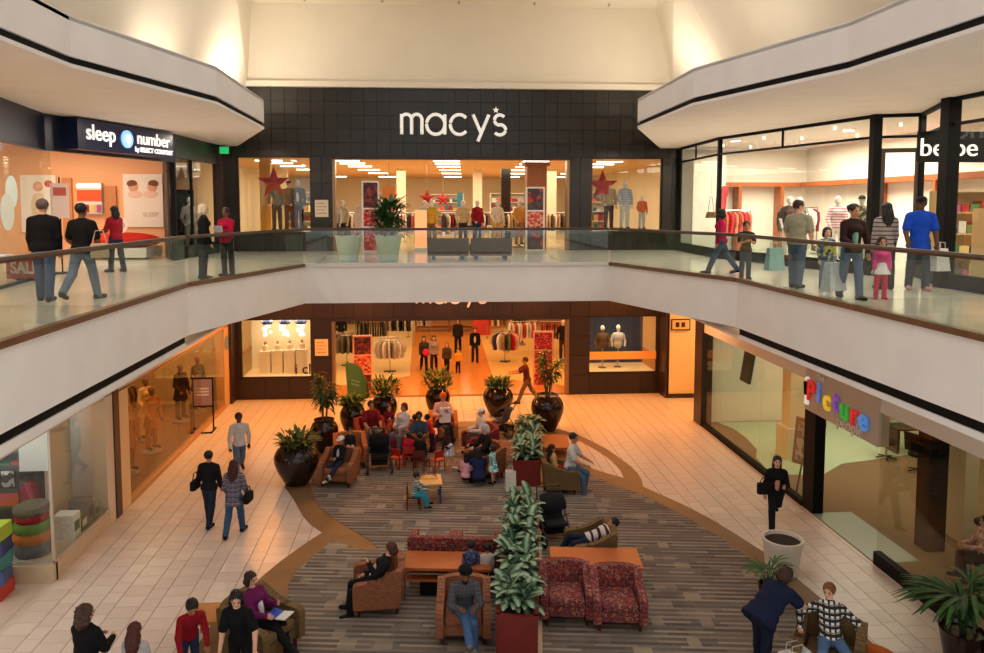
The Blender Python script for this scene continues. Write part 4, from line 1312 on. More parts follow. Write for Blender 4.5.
# goods in the gift shop
cols = [mat('box_%d' % i, srgb(*c), .5) for i, c in enumerate([(220, 216, 206), (60, 120, 60), (190, 40, 40), (40, 60, 110), (230, 200, 120), (90, 80, 76), (180, 90, 140)])]
shelf_unit((-12.2, 13.2), 0, 2.4, .45, 2.3, 5, PI / 2, mat('shelf_dark', srgb(50, 44, 42), .5), 'dark shelf of small boxes against the back wall of the gift shop', cols, 'small boxed article on the dark gift shop shelf', 'box', 'boxes on the gift shop shelf')
shelf_unit((-9.0, 16.2), 0, 1.7, .4, 2.85, 7, 0, mat('shelf_dark', srgb(50, 44, 42), .5), 'tall shelf of small boxes along the side wall of the gift shop', cols, 'small boxed article on the tall side shelf', 'box', 'boxes on the gift shop side shelf')
zz = .34
for i, (c, r_, h_, nm) in enumerate([((120, 116, 112), .34, .26, 'grey'), ((206, 120, 60), .35, .2, 'orange'), ((110, 140, 60), .34, .2, 'green'), ((170, 36, 40), .3, .16, 'red'), ((110, 96, 90), .33, .16, 'taupe')]):
    b = MB().lathe([(0, 0), (r_ * .9, 0), (r_, h_ * .3), (r_, h_ * .7), (r_ * .9, h_), (0, h_)], n=22)
    tag(b.build('round_cushion', cloth(c), None, 40, (-7.75, 15.05, zz)), nm + ' round cushion in the stack behind the gift shop window', 'cushion', 'stacked round cushions')
    zz += h_
for i, (y, sx, sz, c, nm) in enumerate([(15.75, .34, .5, (230, 228, 220), 'white carton with green print'), (16.1, .3, .34, (88, 110, 70), 'green patterned carton'), (16.4, .3, .55, (120, 124, 122), 'grey checked carton'), (16.72, .26, .34, (140, 160, 140), 'sage carton')]):
    t = thing('gift_carton', nm + ' standing in the gift shop window', 'box', (-7.42, y, .34))
    MB().bb(-.2, .2, -sx / 2 + .01, sx / 2 - .01, 0, sz).build('carton', mat('carton_%d' % i, srgb(*c), .6, noise=.15, nscale=12), t)
    MB().bb(.2, .204, -sx / 3, sx / 3, sz * .3, sz * .7).build('print', mat('carton_print_%d' % i, srgb(*[(40, 110, 60), (220, 220, 200), (70, 72, 76), (70, 90, 80)][i]), .6), t)
t = thing('picture_stand', 'black stand with two framed black and white pictures in the gift shop', 'display', (-8.35, 15.1, .34))
MB().bb(-.35, .35, -.02, .02, 0, 1.75).build('backboard', mat('shelf_dark', (.03, .03, .03)), t)
for k in (-1, 1):
    f = MB().bb(k * .17 - .15, k * .17 + .15, -.04, -.02, 1.3, 1.68).build('picture_frame', blackm, t)
    MB().bb(k * .17 - .12, k * .17 + .12, -.045, -.04, 1.33, 1.65).build('print', blotch('bw_print', [(.02, .02, .02), (.7, .7, .68), (.3, .3, .3)], 10, .6), f)
b = MB().bb(-.35, .35, -.045, -.02, .95, 1.2).build('sign_board', mat('red_label', srgb(180, 40, 36), .5), t)
tag(MB().bb(-.3, .3, -.03, .03, 0, 1.0).build('white_board', whitep, None, loc=(-8.0, 15.75, 1.75)), 'blank white board hung above the cartons in the gift shop', 'board')
struct(MB().bb(-7.95, -7.88, 16.0, 17.05, .34, 4.2).build('wall_partition', mat('beige_panel', srgb(226, 204, 180), .7)))
for i in range(4):
    b = MB(); b.tube([(0, 0, 0), (.02, .02, .25), (-.01, 0, .5), (.0, .03, .68)], [.1, .13, .12, .05], 8)
    tag(b.build('rolled_towel', cloth([(170, 30, 70), (200, 60, 100), (150, 24, 60), (120, 40, 60)][i]), None, 60, (-8.2, 15.55 + .22 * i, .34 + .45)), 'upright crimson towel roll behind the cartons in the gift shop window', 'towel', 'towel rolls in the gift shop window')
for i, c in enumerate([(200, 60, 50), (70, 90, 140), (60, 130, 130), (50, 60, 110), (170, 190, 60)]):
    p = G(2, 600)
    t = thing('goods_crate', ['red', 'slate blue', 'teal', 'navy', 'lime'][i] + ' carton in the stack on the tiles at the gift shop entrance', 'box', (p[0] - .28, p[1] + .15, .27 * i), .2 * (i % 2))
    MB().bb(-.3, .3, -.25, .25, 0, .265).build('carton', mat('crate_%d' % i, srgb(*c), .5), t)
    MB().bb(-.2, .2, -.256, -.25, .08, .2).build('print', mat('crate_print', srgb(220, 214, 206), .6), t)
# boutique
for k_, yv in enumerate((19.4, 21.6, 24.0)):
    bar_rack((-9.5, yv), 0, 1.5, 1.55, 1.5, [(60, 40, 26), (120, 84, 46), (36, 26, 20), (160, 120, 70)], 8, 'boutique rack of brown coats ' + ('beside the brown mannequin', 'in the middle of the amber shop', 'near the hat shelf')[k_], 'brown coat on the boutique rack ' + ('beside the brown mannequin', 'in the middle of the amber shop', 'near the hat shelf')[k_])
for i, (px_, py_, c, nm) in enumerate([(150, 474, (150, 100, 44), 'long brown coat'), (172, 452, (170, 112, 48), 'ochre coat'), (165, 440, (216, 176, 110), 'cream scarf and coat'), (208, 412, (40, 30, 24), 'black dress'), (221, 405, (54, 40, 30), 'dark brown dress')]):
    q = G(px_, py_)
    mannequin('mannequin in a ' + nm + ' behind the amber boutique window', (max(q[0], -12) - .55, q[1] if q[1] < 24 else (25.4 if px_ < 215 else 26.6)), 0, -35, c, c, skirt=(.2, c, .13), female=True, sk='brown')
for i, (y, nm) in enumerate(((19.2, 'beside the brown coat'), (23.4, 'below the hat shelf'))):
    t = thing('display_table', 'low wooden boutique table ' + nm, 'table', (-10.4, y, 0))
    MB().bb(-.35, .35, -.6, .6, .58, .64).build('tabletop', wtab, t)
    for sx in (-1, 1):
        for sy in (-1, 1): MB().box((sx * .3, sy * .54, .29), (.06, .06, .58)).build('leg', wtab, t)
    for k in range(3):
        h_ = thing('handbag', ['white', 'tan', 'brown'][k] + ' handbag on the boutique table ' + nm, 'bag', (-10.4, y - .38 + .38 * k, .64))
        MB().extr([(-.14, 0), (.14, 0), (.11, .2), (-.11, .2)], 'x', -.07, .07).build('bag_body', cloth([(230, 220, 200), (176, 120, 60), (90, 56, 34)][k]), h_)
        MB().tube([(0, -.08, .19), (0, -.06, .32), (0, .06, .32), (0, .08, .19)], .012, 5).build('strap', cloth((80, 50, 30)), h_)
t = thing('wall_shelf', 'wooden wall shelf of hats in the boutique', 'shelf', (-11.6, 24.6, 1.9)); MB().bb(-.25, .25, -1.2, 1.2, 0, .05).build('shelf_board', wtab, t)
for s in (-1, 1): MB().bb(-.25, .25, s * 1.1 - .03, s * 1.1 + .03, -1.9, 0).build('upright', wtab, t)
for k in range(4):
    tag(MB().lathe([(0, .16), (.1, .15), (.12, .03), (.2, .0), (.2, -.01), (0, -.01)][::-1], n=16).build('hat', cloth([(40, 30, 26), (60, 44, 36), (36, 30, 30), (90, 60, 40)][k]), None, 40, (-11.6, 23.8 + .5 * k, 1.96)), ['black', 'brown', 'charcoal', 'tan'][k] + ' brimmed hat on the boutique wall shelf', 'hat')
tag(MB().lathe([(.0, 0), (.26, 0), (.26, .01), (0, .01)], n=24).build('window_sticker', mat('sticker_blue', srgb(120, 140, 150), .5), None), 'round pale blue sticker on the boutique window end', 'sticker')
bpy.data.objects['window_sticker'].location = (XL + .005, 27.3, 2.3); bpy.data.objects['window_sticker'].rotation_euler = (0, PI / 2, 0)

# sign stand in front of the boutique
p = G(204, 431)
t = thing('sign_stand', 'black metal sign stand with pink poster in front of the boutique', 'sign', (p[0], p[1], 0), .05)
b = MB(); b.box((-.3, 0, .86), (.04, .04, 1.72)); b.box((.3, 0, .86), (.04, .04, 1.72)); b.box((0, 0, 1.7), (.6, .04, .04)); b.box((0, 0, .8), (.6, .04, .04)); b.build('frame', blackm, t)
b = MB(); b.box((-.3, 0, .02), (.05, .6, .04)); b.box((.3, 0, .02), (.05, .6, .04)); b.box((0, -.28, .02), (.6, .05, .04)); b.build('base', blackm, t)
f = MB().bb(-.28, .28, -.012, .012, .83, 1.68).build('poster', mat('pink_poster', srgb(178, 138, 138), .5), t)
for k in range(3): MB().bb(-.18 + .04 * k, .18, -.018, -.012, 1.15 + .1 * k, 1.2 + .1 * k).build('text_line', mat('poster_ink', srgb(240, 225, 220), .5), f)

# ------------------------------------------------------------------ portrait studio, right side downstairs, and the corridor beside it
tan_carpet = mat('studio_carpet', srgb(134, 108, 72), .95, noise=.06, nscale=25)
room('studio', XR + .1, 18, 7.5, 24.2, 0, 4.2, mat('studio_wall', srgb(240, 228, 196), .8), white_wall, tan_carpet, 'l')
struct(MB().prism([G(735, 430), G(746, 438), G(757, 450), G(756, 458), G(766, 469), G(791, 475), G(823, 475), G(842, 464), G(873, 460), G(940, 450), (17.9, 20.5), (17.9, 24.1), (9.6, 24.1)], 0, .012).build('floor_studio_green', mat('green_tile', srgb(186, 206, 164), .25)))
struct(MB().prism([(8.96, 16.7), (8.96, 14.2), (9.9, 14.2), (9.9, 16.7)], 0, .008).build('floor_threshold', mat('grey_green_tile', srgb(150, 158, 132), .3)))
area('studio_lamp', (12.5, 20, 4.1), (5, 6), 190, (1, .90, .74)); area('studio_lamp', (12.5, 12.5, 4.1), (4, 5), 55, (1, .88, .68))
hdr = mat('studio_header', srgb(196, 176, 154), .7)
header('wall_right_header', 7.5, 24.0, 3.08, mat('bulkhead_right', srgb(222, 208, 190), .7), XR); struct(MB().bb(XR - .03, XR + .2, 14.2, 17.1, 2.38, 3.5).build('wall_sign_header', hdr))
pillar(XR - .06, XR + .3, 23.75, 24.4, 0, 4.5, darkwood); pillar(XR, XR + .25, 16.65, 17.15, 0, 3.1, blackm)
pillar(10.3, 10.7, 14.6, 15.0, 0, 4.2, blackm)
gl = struct(MB().bb(XR - .03, XR + .12, 17.15, 23.75, 0, .14).bb(XR - .03, XR + .12, 7.5, 14.2, 0, .26).build('window_7', blackm))
yy = [17.15, 18.3, 19.6, 21.1, 22.4, 23.75]
for a, b_ in zip(yy, yy[1:]): MB().bb(XR + .03, XR + .042, a + .006, b_ - .006, .14, 3.1).build('pane', clear, gl)
for a, b_ in ((7.5, 10.2), (10.2, 12.2), (12.2, 14.2)): MB().bb(XR + .03, XR + .042, a + .008, b_ - .008, .26, 3.1).build('pane', glass('studio_glass', (.9, .92, .86), .05), gl)
# studio lettering on the header
yc = 15.75
t = thing('studio_sign', 'colourful studio sign of playful letters on the grey header', 'sign', (XR - .06, yc, 2.5))
lc = [(226, 40, 44), (90, 130, 210), (250, 210, 50), (130, 80, 190), (50, 180, 70), (226, 40, 60), (80, 150, 230)]
for i, (ch_, dz) in enumerate(zip('Picture', (.06, .12, .04, .10, .02, .0, .0))):
    me = text_mesh(ch_ if ch_ != 'P' else 'P', .58, .04, mat('letter_%d' % i, srgb(*lc[i]), .4, emit=.35), 'letter', .012)
    o = put(me, 'letter', t, (-.02, 1.02 - .355 * i, dz + .10)); o.scale = (1.2, 1.15, 1); o.rotation_euler = (PI / 2, 0, -PI / 2)
for tx, yv, zv, sz in (('the', .62, .70, .26), ('people', -.62, -.08, .36)):
    o = put(text_mesh(tx, sz, .02, mat('studio_cream', srgb(236, 228, 214), .5), 'lettering', -.004), 'lettering', t, (-.02, yv, zv)); o.rotation_euler = (PI / 2, 0, -PI / 2)
b = MB(); b.ball((0, 1.22, .62), .06, 8, 1); b.tube([(0, 1.22, .55), (0, 1.22, .25)], [.09, .07], 8); b.tube([(0, 1.2, .28), (0, 1.18, .02)], .035, 6, 1); b.tube([(0, 1.25, .28), (0, 1.27, .02)], .035, 6, 1); b.tube([(0, 1.15, .5), (0, 1.08, .3)], .03, 6)
b.build('figure_emblem', [blackm, lett], t)
# easel with framed portrait, hanging screen, counter, stools, far chairs
p = G(789, 497)
t = thing('poster_easel', 'wooden framed portrait leaning on an easel behind the studio glass', 'easel', (9.45, 17.75, 0), -PI / 2 + .5)
b = MB(); b.tube([(-.3, -.12, 0), (-.08, 0, 1.75)], .025, 6); b.tube([(.3, -.12, 0), (.08, 0, 1.75)], .025, 6); b.tube([(0, .45, 0), (0, .02, 1.7)], .022, 6); b.build('tripod', darkwood, t)
f = MB().box((0, -.12, 1.35), (.78, .05, 1.15), rx=-.12).build('frame', mat('frame_oak', srgb(150, 96, 50), .4), t); MB().box((0, -.15, 1.35), (.6, .04, .95), rx=-.12).build('portrait', blotch('portrait', [srgb(190, 160, 120), srgb(150, 110, 80), srgb(210, 180, 140)], 7, .5), f)
t = thing('hanging_screen', 'dark flat screen hanging on a pole in the studio corner', 'screen', (9.6, 21.9, 0)); MB().box((0, 0, 2.35), (.08, .62, .95), ry=.15).build('screen', mat('screen_grey', srgb(70, 74, 72), .3), t); MB().tube([(0, 0, 2.8), (0, 0, 4.2)], .03, 6).build('pole', blackm, t)
t = thing('speaker_box', 'small black loudspeaker high in the studio corner', 'speaker', (9.6, 22.6, 3.0)); MB().bb(-.15, .15, -.15, .15, 0, .35).build('cabinet', blackm, t); MB().tube([(0, 0, .35), (0, 0, 1.2)], .02, 6).build('bracket', blackm, t)
pillar(10.2, 10.7, 20.4, 20.9, 0, 4.2, mat('cream_column', srgb(236, 214, 160), .6)); pillar(10.1, 10.8, 20.3, 21.0, 0, .9, mat('cream_column', srgb(236, 214, 160), .6))
pillar(11.3, 11.6, 14.9, 15.6, 0, 4.2, cream)
def office_chair(x, y, rz, lab):
    t = thing('office_chair', lab, 'chair', (x, y, 0), rz, 'studio chairs')
    MB().lathe([(0, .44), (.24, .44), (.26, .48), (.24, .53), (0, .53)], n=16).build('seat', blackm, t, 40)
    MB().box((0, .25, .85), (.44, .06, .5), rx=-.12).build('backrest', blackm, t)
    MB().tube([(0, .24, .5), (0, .27, .75)], .02, 6).build('bracket', blackm, t)
    MB().tube([(0, 0, .06), (0, 0, .45)], .03, 8).build('post', chrome, t)
    for k in range(5):
        a = k * 2 * PI / 5
        MB().tube([(0, 0, .08), (.28 * math.cos(a), .28 * math.sin(a), .03)], .018, 5).build('leg', blackm, t)
office_chair(13.2, 19.2, 1.9, 'black office chair beside the white cube in the studio'); office_chair(14.2, 19.6, 2.6, 'black office chair deeper in the studio behind the first one'); office_chair(13.0, 20.3, .5, 'black office chair with its back to the studio wall')
tag(MB().bb(-.22, .22, -.22, .22, 0, .4).bb(-.23, .23, -.23, .23, .4, .44).build('white_cube', whitep, None, loc=(13.0, 17.9, 0)), 'white posing cube on the studio carpet', 'cube')
t = thing('studio_desk', 'dark studio desk with orange papers', 'desk', (14.4, 20.9, 0)); MB().bb(-.9, .9, -.35, .35, .7, .75).build('desktop', darkwood, t)
for s in (-1, 1): MB().bb(s * .85 - .04, s * .85 + .04, -.3, .3, 0, .7).build('side_panel', darkwood, t)
def stool(x, y, lab):
    t = thing('bar_stool', lab, 'stool', (x, y, 0), 0, 'black stools at the yellow counter')
    MB().lathe([(0, .66), (.18, .66), (.2, .7), (.18, .75), (0, .75)], n=16).build('seat', blackm, t, 40)
    for k in range(4):
        a = k * PI / 2 + .4
        MB().tube([(.1 * math.cos(a), .1 * math.sin(a), .67), (.2 * math.cos(a), .2 * math.sin(a), 0)], .016, 5).build('leg', blackm, t)
    MB().tube([(.17 * math.cos(a * PI / 8), .17 * math.sin(a * PI / 8), .25) for a in range(17)], .01, 5).build('foot_ring', chrome, t)
stool(11.35, 14.35, 'black round bar stool nearer the black column'); stool(11.5, 13.85, 'black round bar stool nearer the yellow counter')
t = thing('counter', 'curved yellow studio counter with striped cushion on top', 'counter', (12.4, 13.2, 0))
MB().prism([(-.55, -.9), (-.35, -.2), (-.45, .5), (.6, .8), (1.3, .6), (1.3, -.9)], 0, 1.0).build('body', mat('yellow_counter', srgb(196, 150, 40), .4), t)
MB().prism([(-.6, -.95), (-.4, -.2), (-.5, .55), (.6, .86), (1.35, .66), (1.35, -.95)], 1.0, 1.05).build('worktop', mat('counter_top', srgb(120, 70, 40), .3), t)
tag(MB().lathe([(0, 0), (.2, 0), (.26, .08), (.2, .17), (0, .17)], n=18).build('cushion', striped('stripe_cushion', srgb(230, 120, 50), srgb(90, 60, 50), 0, 12), None, 40, (12.3, 13.3, 1.05)), 'round orange striped cushion on the yellow counter', 'cushion')
# corridor beside the studio
struct(MB().bb(XR, 13, 27.4, 27.5, 0, 4.5).build('wall_corridor', mat('corridor_wall', srgb(242, 208, 150), .75))); struct(MB().bb(XR, 13, 27.36, 27.4, 0, .16).build('baseboard_corridor', darkwood))
struct(MB().bb(XR, 13, 24.25, 24.35, 0, 4.5).build('wall_corridor_near', cream)); struct(MB().bb(12.9, 13, 24.3, 27.4, 0, 4.5).build('wall_corridor_end', cream)); struct(MB().bb(XR - .1, 13, 24.3, 28.1, -.1, -.001).build('floor_corridor', tilem)); pillar(XR - .08, XR + .06, 27.4, 28.15, 0, 4.5, darkwood)
header('wall_right_header', 24.0, 28.1, 3.35, cream, XR)
area('corridor_lamp', (10.6, 25.9, 4.4), .5, 70, (1, .68, .32))
q = WY(681, 325, 27.3)
t = thing('direction_sign', 'small framed direction sign on the cream corridor wall', 'sign', (q[0], 27.34, q[1] - .2)); MB().bb(-.36, .36, -.02, .02, 0, .42).build('frame', darkwood, t); MB().bb(-.32, .32, -.03, -.018, .04, .38).build('face', mat('sign_tan', srgb(220, 180, 126), .5), t)
for k in range(2): MB().bb(-.2 + .22 * k, -.06 + .22 * k, -.035, -.03, .12, .3).build('pictogram', darkwood, t)

# ------------------------------------------------------------------ mattress shop, left side upstairs
peach = mat('peach_wall', srgb(244, 186, 140), .8)
room('mattress', -17, -9.3, 12, 26.9, UP, 9.28, peach, white_wall, None, 'rfb')
struct(MB().bb(-17, -7.9, 26.9, 27.0, UP, 9.28).build('wall_back_mattress', peach))
area('shop_lamp', (-11.5, 23, 9.1), (3.5, 5), 240, (1, .74, .50))
navy = mat('navy_header', srgb(14, 22, 44), .35)
def on_line(px_, a, b_):
    d = ray(px_, 200); d = np.array([d[0], d[1]])
    a_, e = np.array(a), np.array(b_) - np.array(a)
    M_ = np.array([[d[0], -e[0]], [d[1], -e[1]]])
    s_ = np.linalg.solve(M_, a_)
    return tuple((a_ + e * s_[1]).tolist())
SA, SB, SC, SD = (-8.45, 15.5), (-8.95, 18.5), (-7.61, 23.6), (-7.4, 27.5)
def run(nm, a, b_, z0, z1, t_, m, off=0.0): return struct(MB().wallseg(a, b_, z0, z1, t_, m=0, off=off).build(nm, m))
run('wall_left_upper_header', (-8.3, 8), SA, 8.45, 9.3, .2, navy); run('wall_left_upper_header', SA, SB, 8.45, 9.3, .2, navy); run('wall_left_upper_header', SB, SC, 8.45, 9.3, .2, navy); run('wall_left_upper_header', SC, SD, 8.62, 9.3, .2, mat('green_black_header', srgb(24, 40, 36), .4))
pc = mat('shop_column_gold', srgb(196, 156, 92), .5, noise=.08)
pillar(-9.15, -8.7, 15.6, 16.0, UP, 8.45, pc)
run('wall_left_upper', (-8.3, 8), (-8.45, 15.5), UP, 8.45, .1, amber_wall)
s0, s1 = on_line(62, SB, SC), on_line(159, SB, SC)
nrm = Vector((s1[1] - s0[1], -(s1[0] - s0[0]))).normalized()
ang = math.atan2(s1[1] - s0[1], s1[0] - s0[0])
t = thing('shop_sign', 'dark blue illuminated shop sign box with white lettering and blue globe', 'sign', (s0[0] + nrm.x * .3, s0[1] + nrm.y * .3, 8.52), ang)
Ls = (Vector(s1) - Vector(s0)).length
MB().bb(0, Ls, -.2, .2, 0, .74).build('sign_box', mat('sign_navy', srgb(18, 30, 66), .3), t)
glow = mat('sign_letter_white', (1, 1, 1), .4, emit=.6)
for body, xx, zz, sz in (('sleep', Ls * .21, .26, .54), ('number', Ls * .765, .30, .48), ('by SELECT COMFORT', Ls * .77, .09, .18)):
    o = put(text_mesh(body, sz, .03, glow, 'lettering', .004), 'lettering', t, (xx, -.21, zz)); o.rotation_euler = (PI / 2, 0, 0)
b = MB().lathe([(0, 0), (.23, 0), (.23, .04), (0, .05)], n=28); o = b.build('globe_emblem', mat('globe_blue', (.25, .5, .95), .4, emit=.9), t, loc=(Ls * .465, -.2, .38)); o.rotation_euler = (PI / 2, 0, 0)
b = MB().lathe([(0, 0), (.1, 0), (.1, .02), (0, .02)], n=14).box((0, -.1, .01), (.05, .16, .02)); o = b.build('globe_mark', glow, t, loc=(Ls * .465, -.25, .4)); o.rotation_euler = (PI / 2, 0, 0)
# front glass of the left end with stickers, narrow display window towards the pillar
wl = struct(MB().wallseg(SB, on_line(52, SB, SC), UP, UP + .06, .08).wallseg(SA, SB, UP, UP + .06, .08).build('window_8', blackm))
MB().wallseg(SB, on_line(52, SB, SC), UP + .06, 8.45, .012).build('pane', clear, wl); MB().wallseg(SA, SB, UP + .06, 8.45, .012).build('pane', clear, wl)
w9 = struct(MB().wallseg(SC, SD, UP, UP + .4, .1).box((SC[0], SC[1], 7.0), (.14, .14, 3.2)).box((-7.5, 25.0, 7.0), (.08, .08, 3.2)).build('window_9', blackm))
MB().wallseg(SC, SD, UP + .4, 8.62, .012).build('pane', clear, w9)
struct(MB().wallseg((-7.86, 23.9), (-8.98, 26.9), UP, 9.28, .06).build('wall_divider', mat('divider_dark', srgb(60, 46, 38), .6)))
mannequin('silver dressed mannequin in the narrow window next to the dark pillar', (-7.75, 25.6), UP, -60, (150, 140, 128), (120, 112, 104))
shelf_unit((-8.15, 26.4), UP, .7, .4, 2.2, 5, PI / 2, blackm, 'black shelf of small goods in the narrow upstairs window', cols, 'small boxed article in the narrow upstairs window', 'box', 'boxes in the narrow upstairs window')
pillar(-7.5, -7.2, 27.5, 28.2, UP, 9.3, darkwood)
# wall posters, shelf with orange sign, red bed
def wall_poster(px0, px1, py0, py1, y, label, faces=True):
    x0, z1 = WY(px0, py0, y); x1, z0 = WY(px1, py1, y)
    t = thing('wall_poster', label, 'poster', ((x0 + x1) / 2, y, z0))
    w_, h_ = (x1 - x0), (z1 - z0)
    MB().bb(-w_ / 2, w_ / 2, -.03, .03, 0, h_).build('board', mat('poster_white', srgb(244, 236, 226), .5), t)
    if faces:
        for s in (-1, 1):
            c = MB().ball((s * w_ * .24, -.035, h_ * .76), (w_ * .13, .012, h_ * .10), 12).build('face_print', skin('fair'), t)
            MB().ball((s * w_ * .27, -.038, h_ * .82), (w_ * .14, .012, h_ * .07), 10).build('hair_print', mat('print_brown', srgb(120, 70, 44), .6), t)
            MB().ball((s * w_ * .2, -.034, h_ * .62), (w_ * .2, .012, h_ * .07), 10).build('pillow_print', mat('print_pink', srgb(240, 206, 190), .6), t)
        o = put(text_mesh('SLEEP', w_ * .16, .01, mat('print_grey', srgb(190, 184, 178), .6), 'lettering'), 'lettering', t, (w_ * .18, -.035, h_ * .2)); o.rotation_euler = (PI / 2, 0, 0)
    else:
        MB().ball((w_ * .0, -.035, h_ * .8), (w_ * .14, .012, h_ * .09), 12).build('face_print', skin('fair'), t)
        MB().ball((w_ * .0, -.036, h_ * .45), (w_ * .22, .012, h_ * .25), 12).build('figure_print', mat('print_cream', srgb(226, 206, 180), .6), t)
        MB().ball((w_ * .3, -.036, h_ * .85), (w_ * .12, .012, h_ * .06), 12).build('red_print', mat('print_red', srgb(206, 90, 80), .6), t)
wall_poster(123, 164, 174, 227, 26.85, 'white wall poster of two sleeping faces in the mattress shop')
wall_poster(20, 58, 175, 232, 26.85, 'white wall poster of a standing figure behind the shop window', False)
x0, z0 = WY(78, 214, 26.7); x1, z1 = WY(101, 183, 26.7)
t = thing('brochure_rack', 'lit brochure rack with orange header on the peach wall', 'rack', ((x0 + x1) / 2, 26.7, z0)); w_ = x1 - x0
MB().bb(-w_ / 2, w_ / 2, 0, .18, 0, z1 - z0).build('back_panel', whitep, t)
MB().bb(-w_ / 2, w_ / 2, -.03, .0, (z1 - z0) * .42, (z1 - z0) * .78).build('header_print', mat('orange_print', srgb(236, 92, 40), .5), t); MB().bb(-w_ / 2, w_ / 2, -.06, 0, (z1 - z0) * .84, (z1 - z0) * .96).build('lamp_strip', mat('warm_strip', (1, .8, .55), .4, emit=1.2), t)
for k in range(4): MB().bb(-w_ / 2 + .04 + k * w_ / 4, -w_ / 2 + w_ / 4 + k * w_ / 4 - .02, -.05, 0, .05, .32).build('brochure', cols[(k * 2) % 7], t)
for k, (a_, b_, c_, d_) in enumerate(((62, 74, 178, 240), (104, 118, 186, 240))):
    x0, z1 = WY(a_, c_, 26.85); x1, z0 = WY(b_, d_, 26.85)
    struct(MB().bb(x0, x1, 26.8, 26.9, z0, z1).build('wall_niche', mat('niche_tan', srgb(206, 140, 92), .8)))
bx = G(150, 250, UP)
t = thing('bed', 'display bed with red cover and white base in the mattress shop', 'bed', (-9.6, 24.9, UP), .05)
MB().bb(-1.0, .9, -.8, .9, .05, .35).build('bed_base', whitep, t)
f, lo = field([Ell((-.05, .05, .55), (1.15, .95, .26))], .05); V, Q = surface_nets(np.maximum(f, -(np.arange(f.shape[2]) * .05 + lo[2] - .35)[None, None, :]), lo, .05)
me = bpy.data.meshes.new('cover'); me.from_pydata(V.tolist(), [], Q.tolist()); me.materials.append(cloth((196, 44, 34))); me.polygons.foreach_set('use_smooth', [True] * len(me.polygons)); put(me, 'cover', t)
for s in (-1, 1):
    for s2 in (-1, 1): MB().box((s * .85, s2 * .7 + .05, .03), (.08, .08, .06)).build('leg', blackm, t)
tag(MB().lathe([(0, 0), (.26, 0), (.26, .02), (0, .02)], n=22).build('price_disc', mat('disc_white', srgb(244, 232, 216), .5), None, loc=(-9.5, 24.3, UP + 1.06)), 'round white price sign standing on the red bed', 'sign')
bpy.data.objects['price_disc'].rotation_euler = (PI / 2, 0, 0)
tt = put(text_mesh('1000', .17, .01, mat('print_redink', srgb(200, 60, 40), .6), 'price_text'), 'price_text', bpy.data.objects['price_disc'], (0, -.06, .025))
for nm, px_, py_, r_, c_ in (('sticker_disc', 9, 192, .34, (210, 226, 222)), ('sticker_disc', 4, 212, .38, (206, 214, 206))):
    q = on_line(px_, SA, SB); z_ = WY(px_, py_, q[1])[1]
    o = MB().lathe([(0, 0), (r_, 0), (r_, .012), (0, .012)], n=24).build('window_sticker', mat('sticker_%d' % c_[0], srgb(*c_), .5), None, loc=(q[0] + .05, q[1], z_)); o.rotation_euler = (0, PI / 2, math.atan2(SB[1] - SA[1], SB[0] - SA[0]) - PI / 2)
    tag(o, 'round pale %s sticker on the mattress shop window' % ('upper' if py_ < 200 else 'larger lower'), 'sticker')
q = on_line(18, SB, SC); z_ = WY(14, 262, q[1])[1]
t = thing('sale_board', 'red sale board standing at the foot of the mattress shop window', 'sign', (q[0] + .25, q[1] - .3, UP), -.3); MB().bb(-.5, .5, -.02, .02, .02, .55).build('board', mat('sale_red', srgb(190, 60, 44), .5), t); o = put(text_mesh('SALE', .36, .01, mat('sale_cream', srgb(240, 220, 200), .5), 'lettering', .01), 'lettering', t, (0, -.026, .16)); o.rotation_euler = (PI / 2, 0, 0)
MB().box((0, .12, .02), (.5, .3, .04)).build('foot', blackm, t)
q = G(52, 252, UP); t = thing('price_stand', 'tall white banner stand in the mattress shop window', 'sign', (-8.9, 19.2, UP), .5); MB().tube([(0, 0, 0), (0, 0, 2.35)], .02, 6).build('pole', blackm, t); MB().bb(-.2, .2, -.02, .02, 1.35, 2.2).build('banner', mat('banner_pink', srgb(244, 214, 204), .5), t); MB().bb(-.14, .14, -.026, -.02, 1.9, 2.1).build('banner_print', mat('print_red', srgb(206, 90, 80), .6), t); MB().box((0, 0, .02), (.4, .3, .03)).build('foot', blackm, t)
ex = thing('exit_sign', 'small green exit sign under the walkway ceiling', 'sign', (-6.95, 27.0, 8.95)); MB().bb(-.15, .15, -.03, .03, 0, .24).build('face', mat('exit_green', (.02, .5, .15), .4, emit=.7), ex); MB().tube([(0, 0, .24), (0, 0, .36)], .01, 5).build('rod', blackm, ex)

# ------------------------------------------------------------------ fashion shop, right side upstairs
R = [(9.45, 28.1), (9.2, 23.45), (10.6, 17.45), (11.5, 17.1), (10.47, 14.7), (10.5, 8)]
bright = mat('bright_white_wall', srgb(250, 244, 230), .8)
struct(MB().bb(14.4, 14.5, 6, 28.2, UP, 9.28).build('wall_right_fashion', bright)); struct(MB().bb(9.6, 14.5, 28.1, 28.2, UP, 9.28).build('wall_back_fashion', bright)); struct(MB().bb(10.6, 14.5, 6, 6.1, UP, 9.28).build('wall_front_fashion', bright))
area('shop_lamp', (12.2, 23, 9.15), (2.6, 7), 520, (1, .92, .76)); area('shop_lamp', (12.6, 14, 9.15), (2.2, 6), 200, (1, .92, .76))
w10 = struct(MB().build('window_10', blackm)) if False else None
fm = MB()
for a, b_ in zip(R[:2] + R[3:5], R[1:3] + R[4:6]):
    fm.wallseg(a, b_, UP, UP + .3, .12); fm.wallseg(a, b_, 8.74, 8.80, .08); fm.wallseg(a, b_, 9.22, 9.3, .1)
fm.wallseg(R[2], R[3], 8.74, 8.80, .08); fm.wallseg(R[2], R[3], 9.22, 9.3, .1)
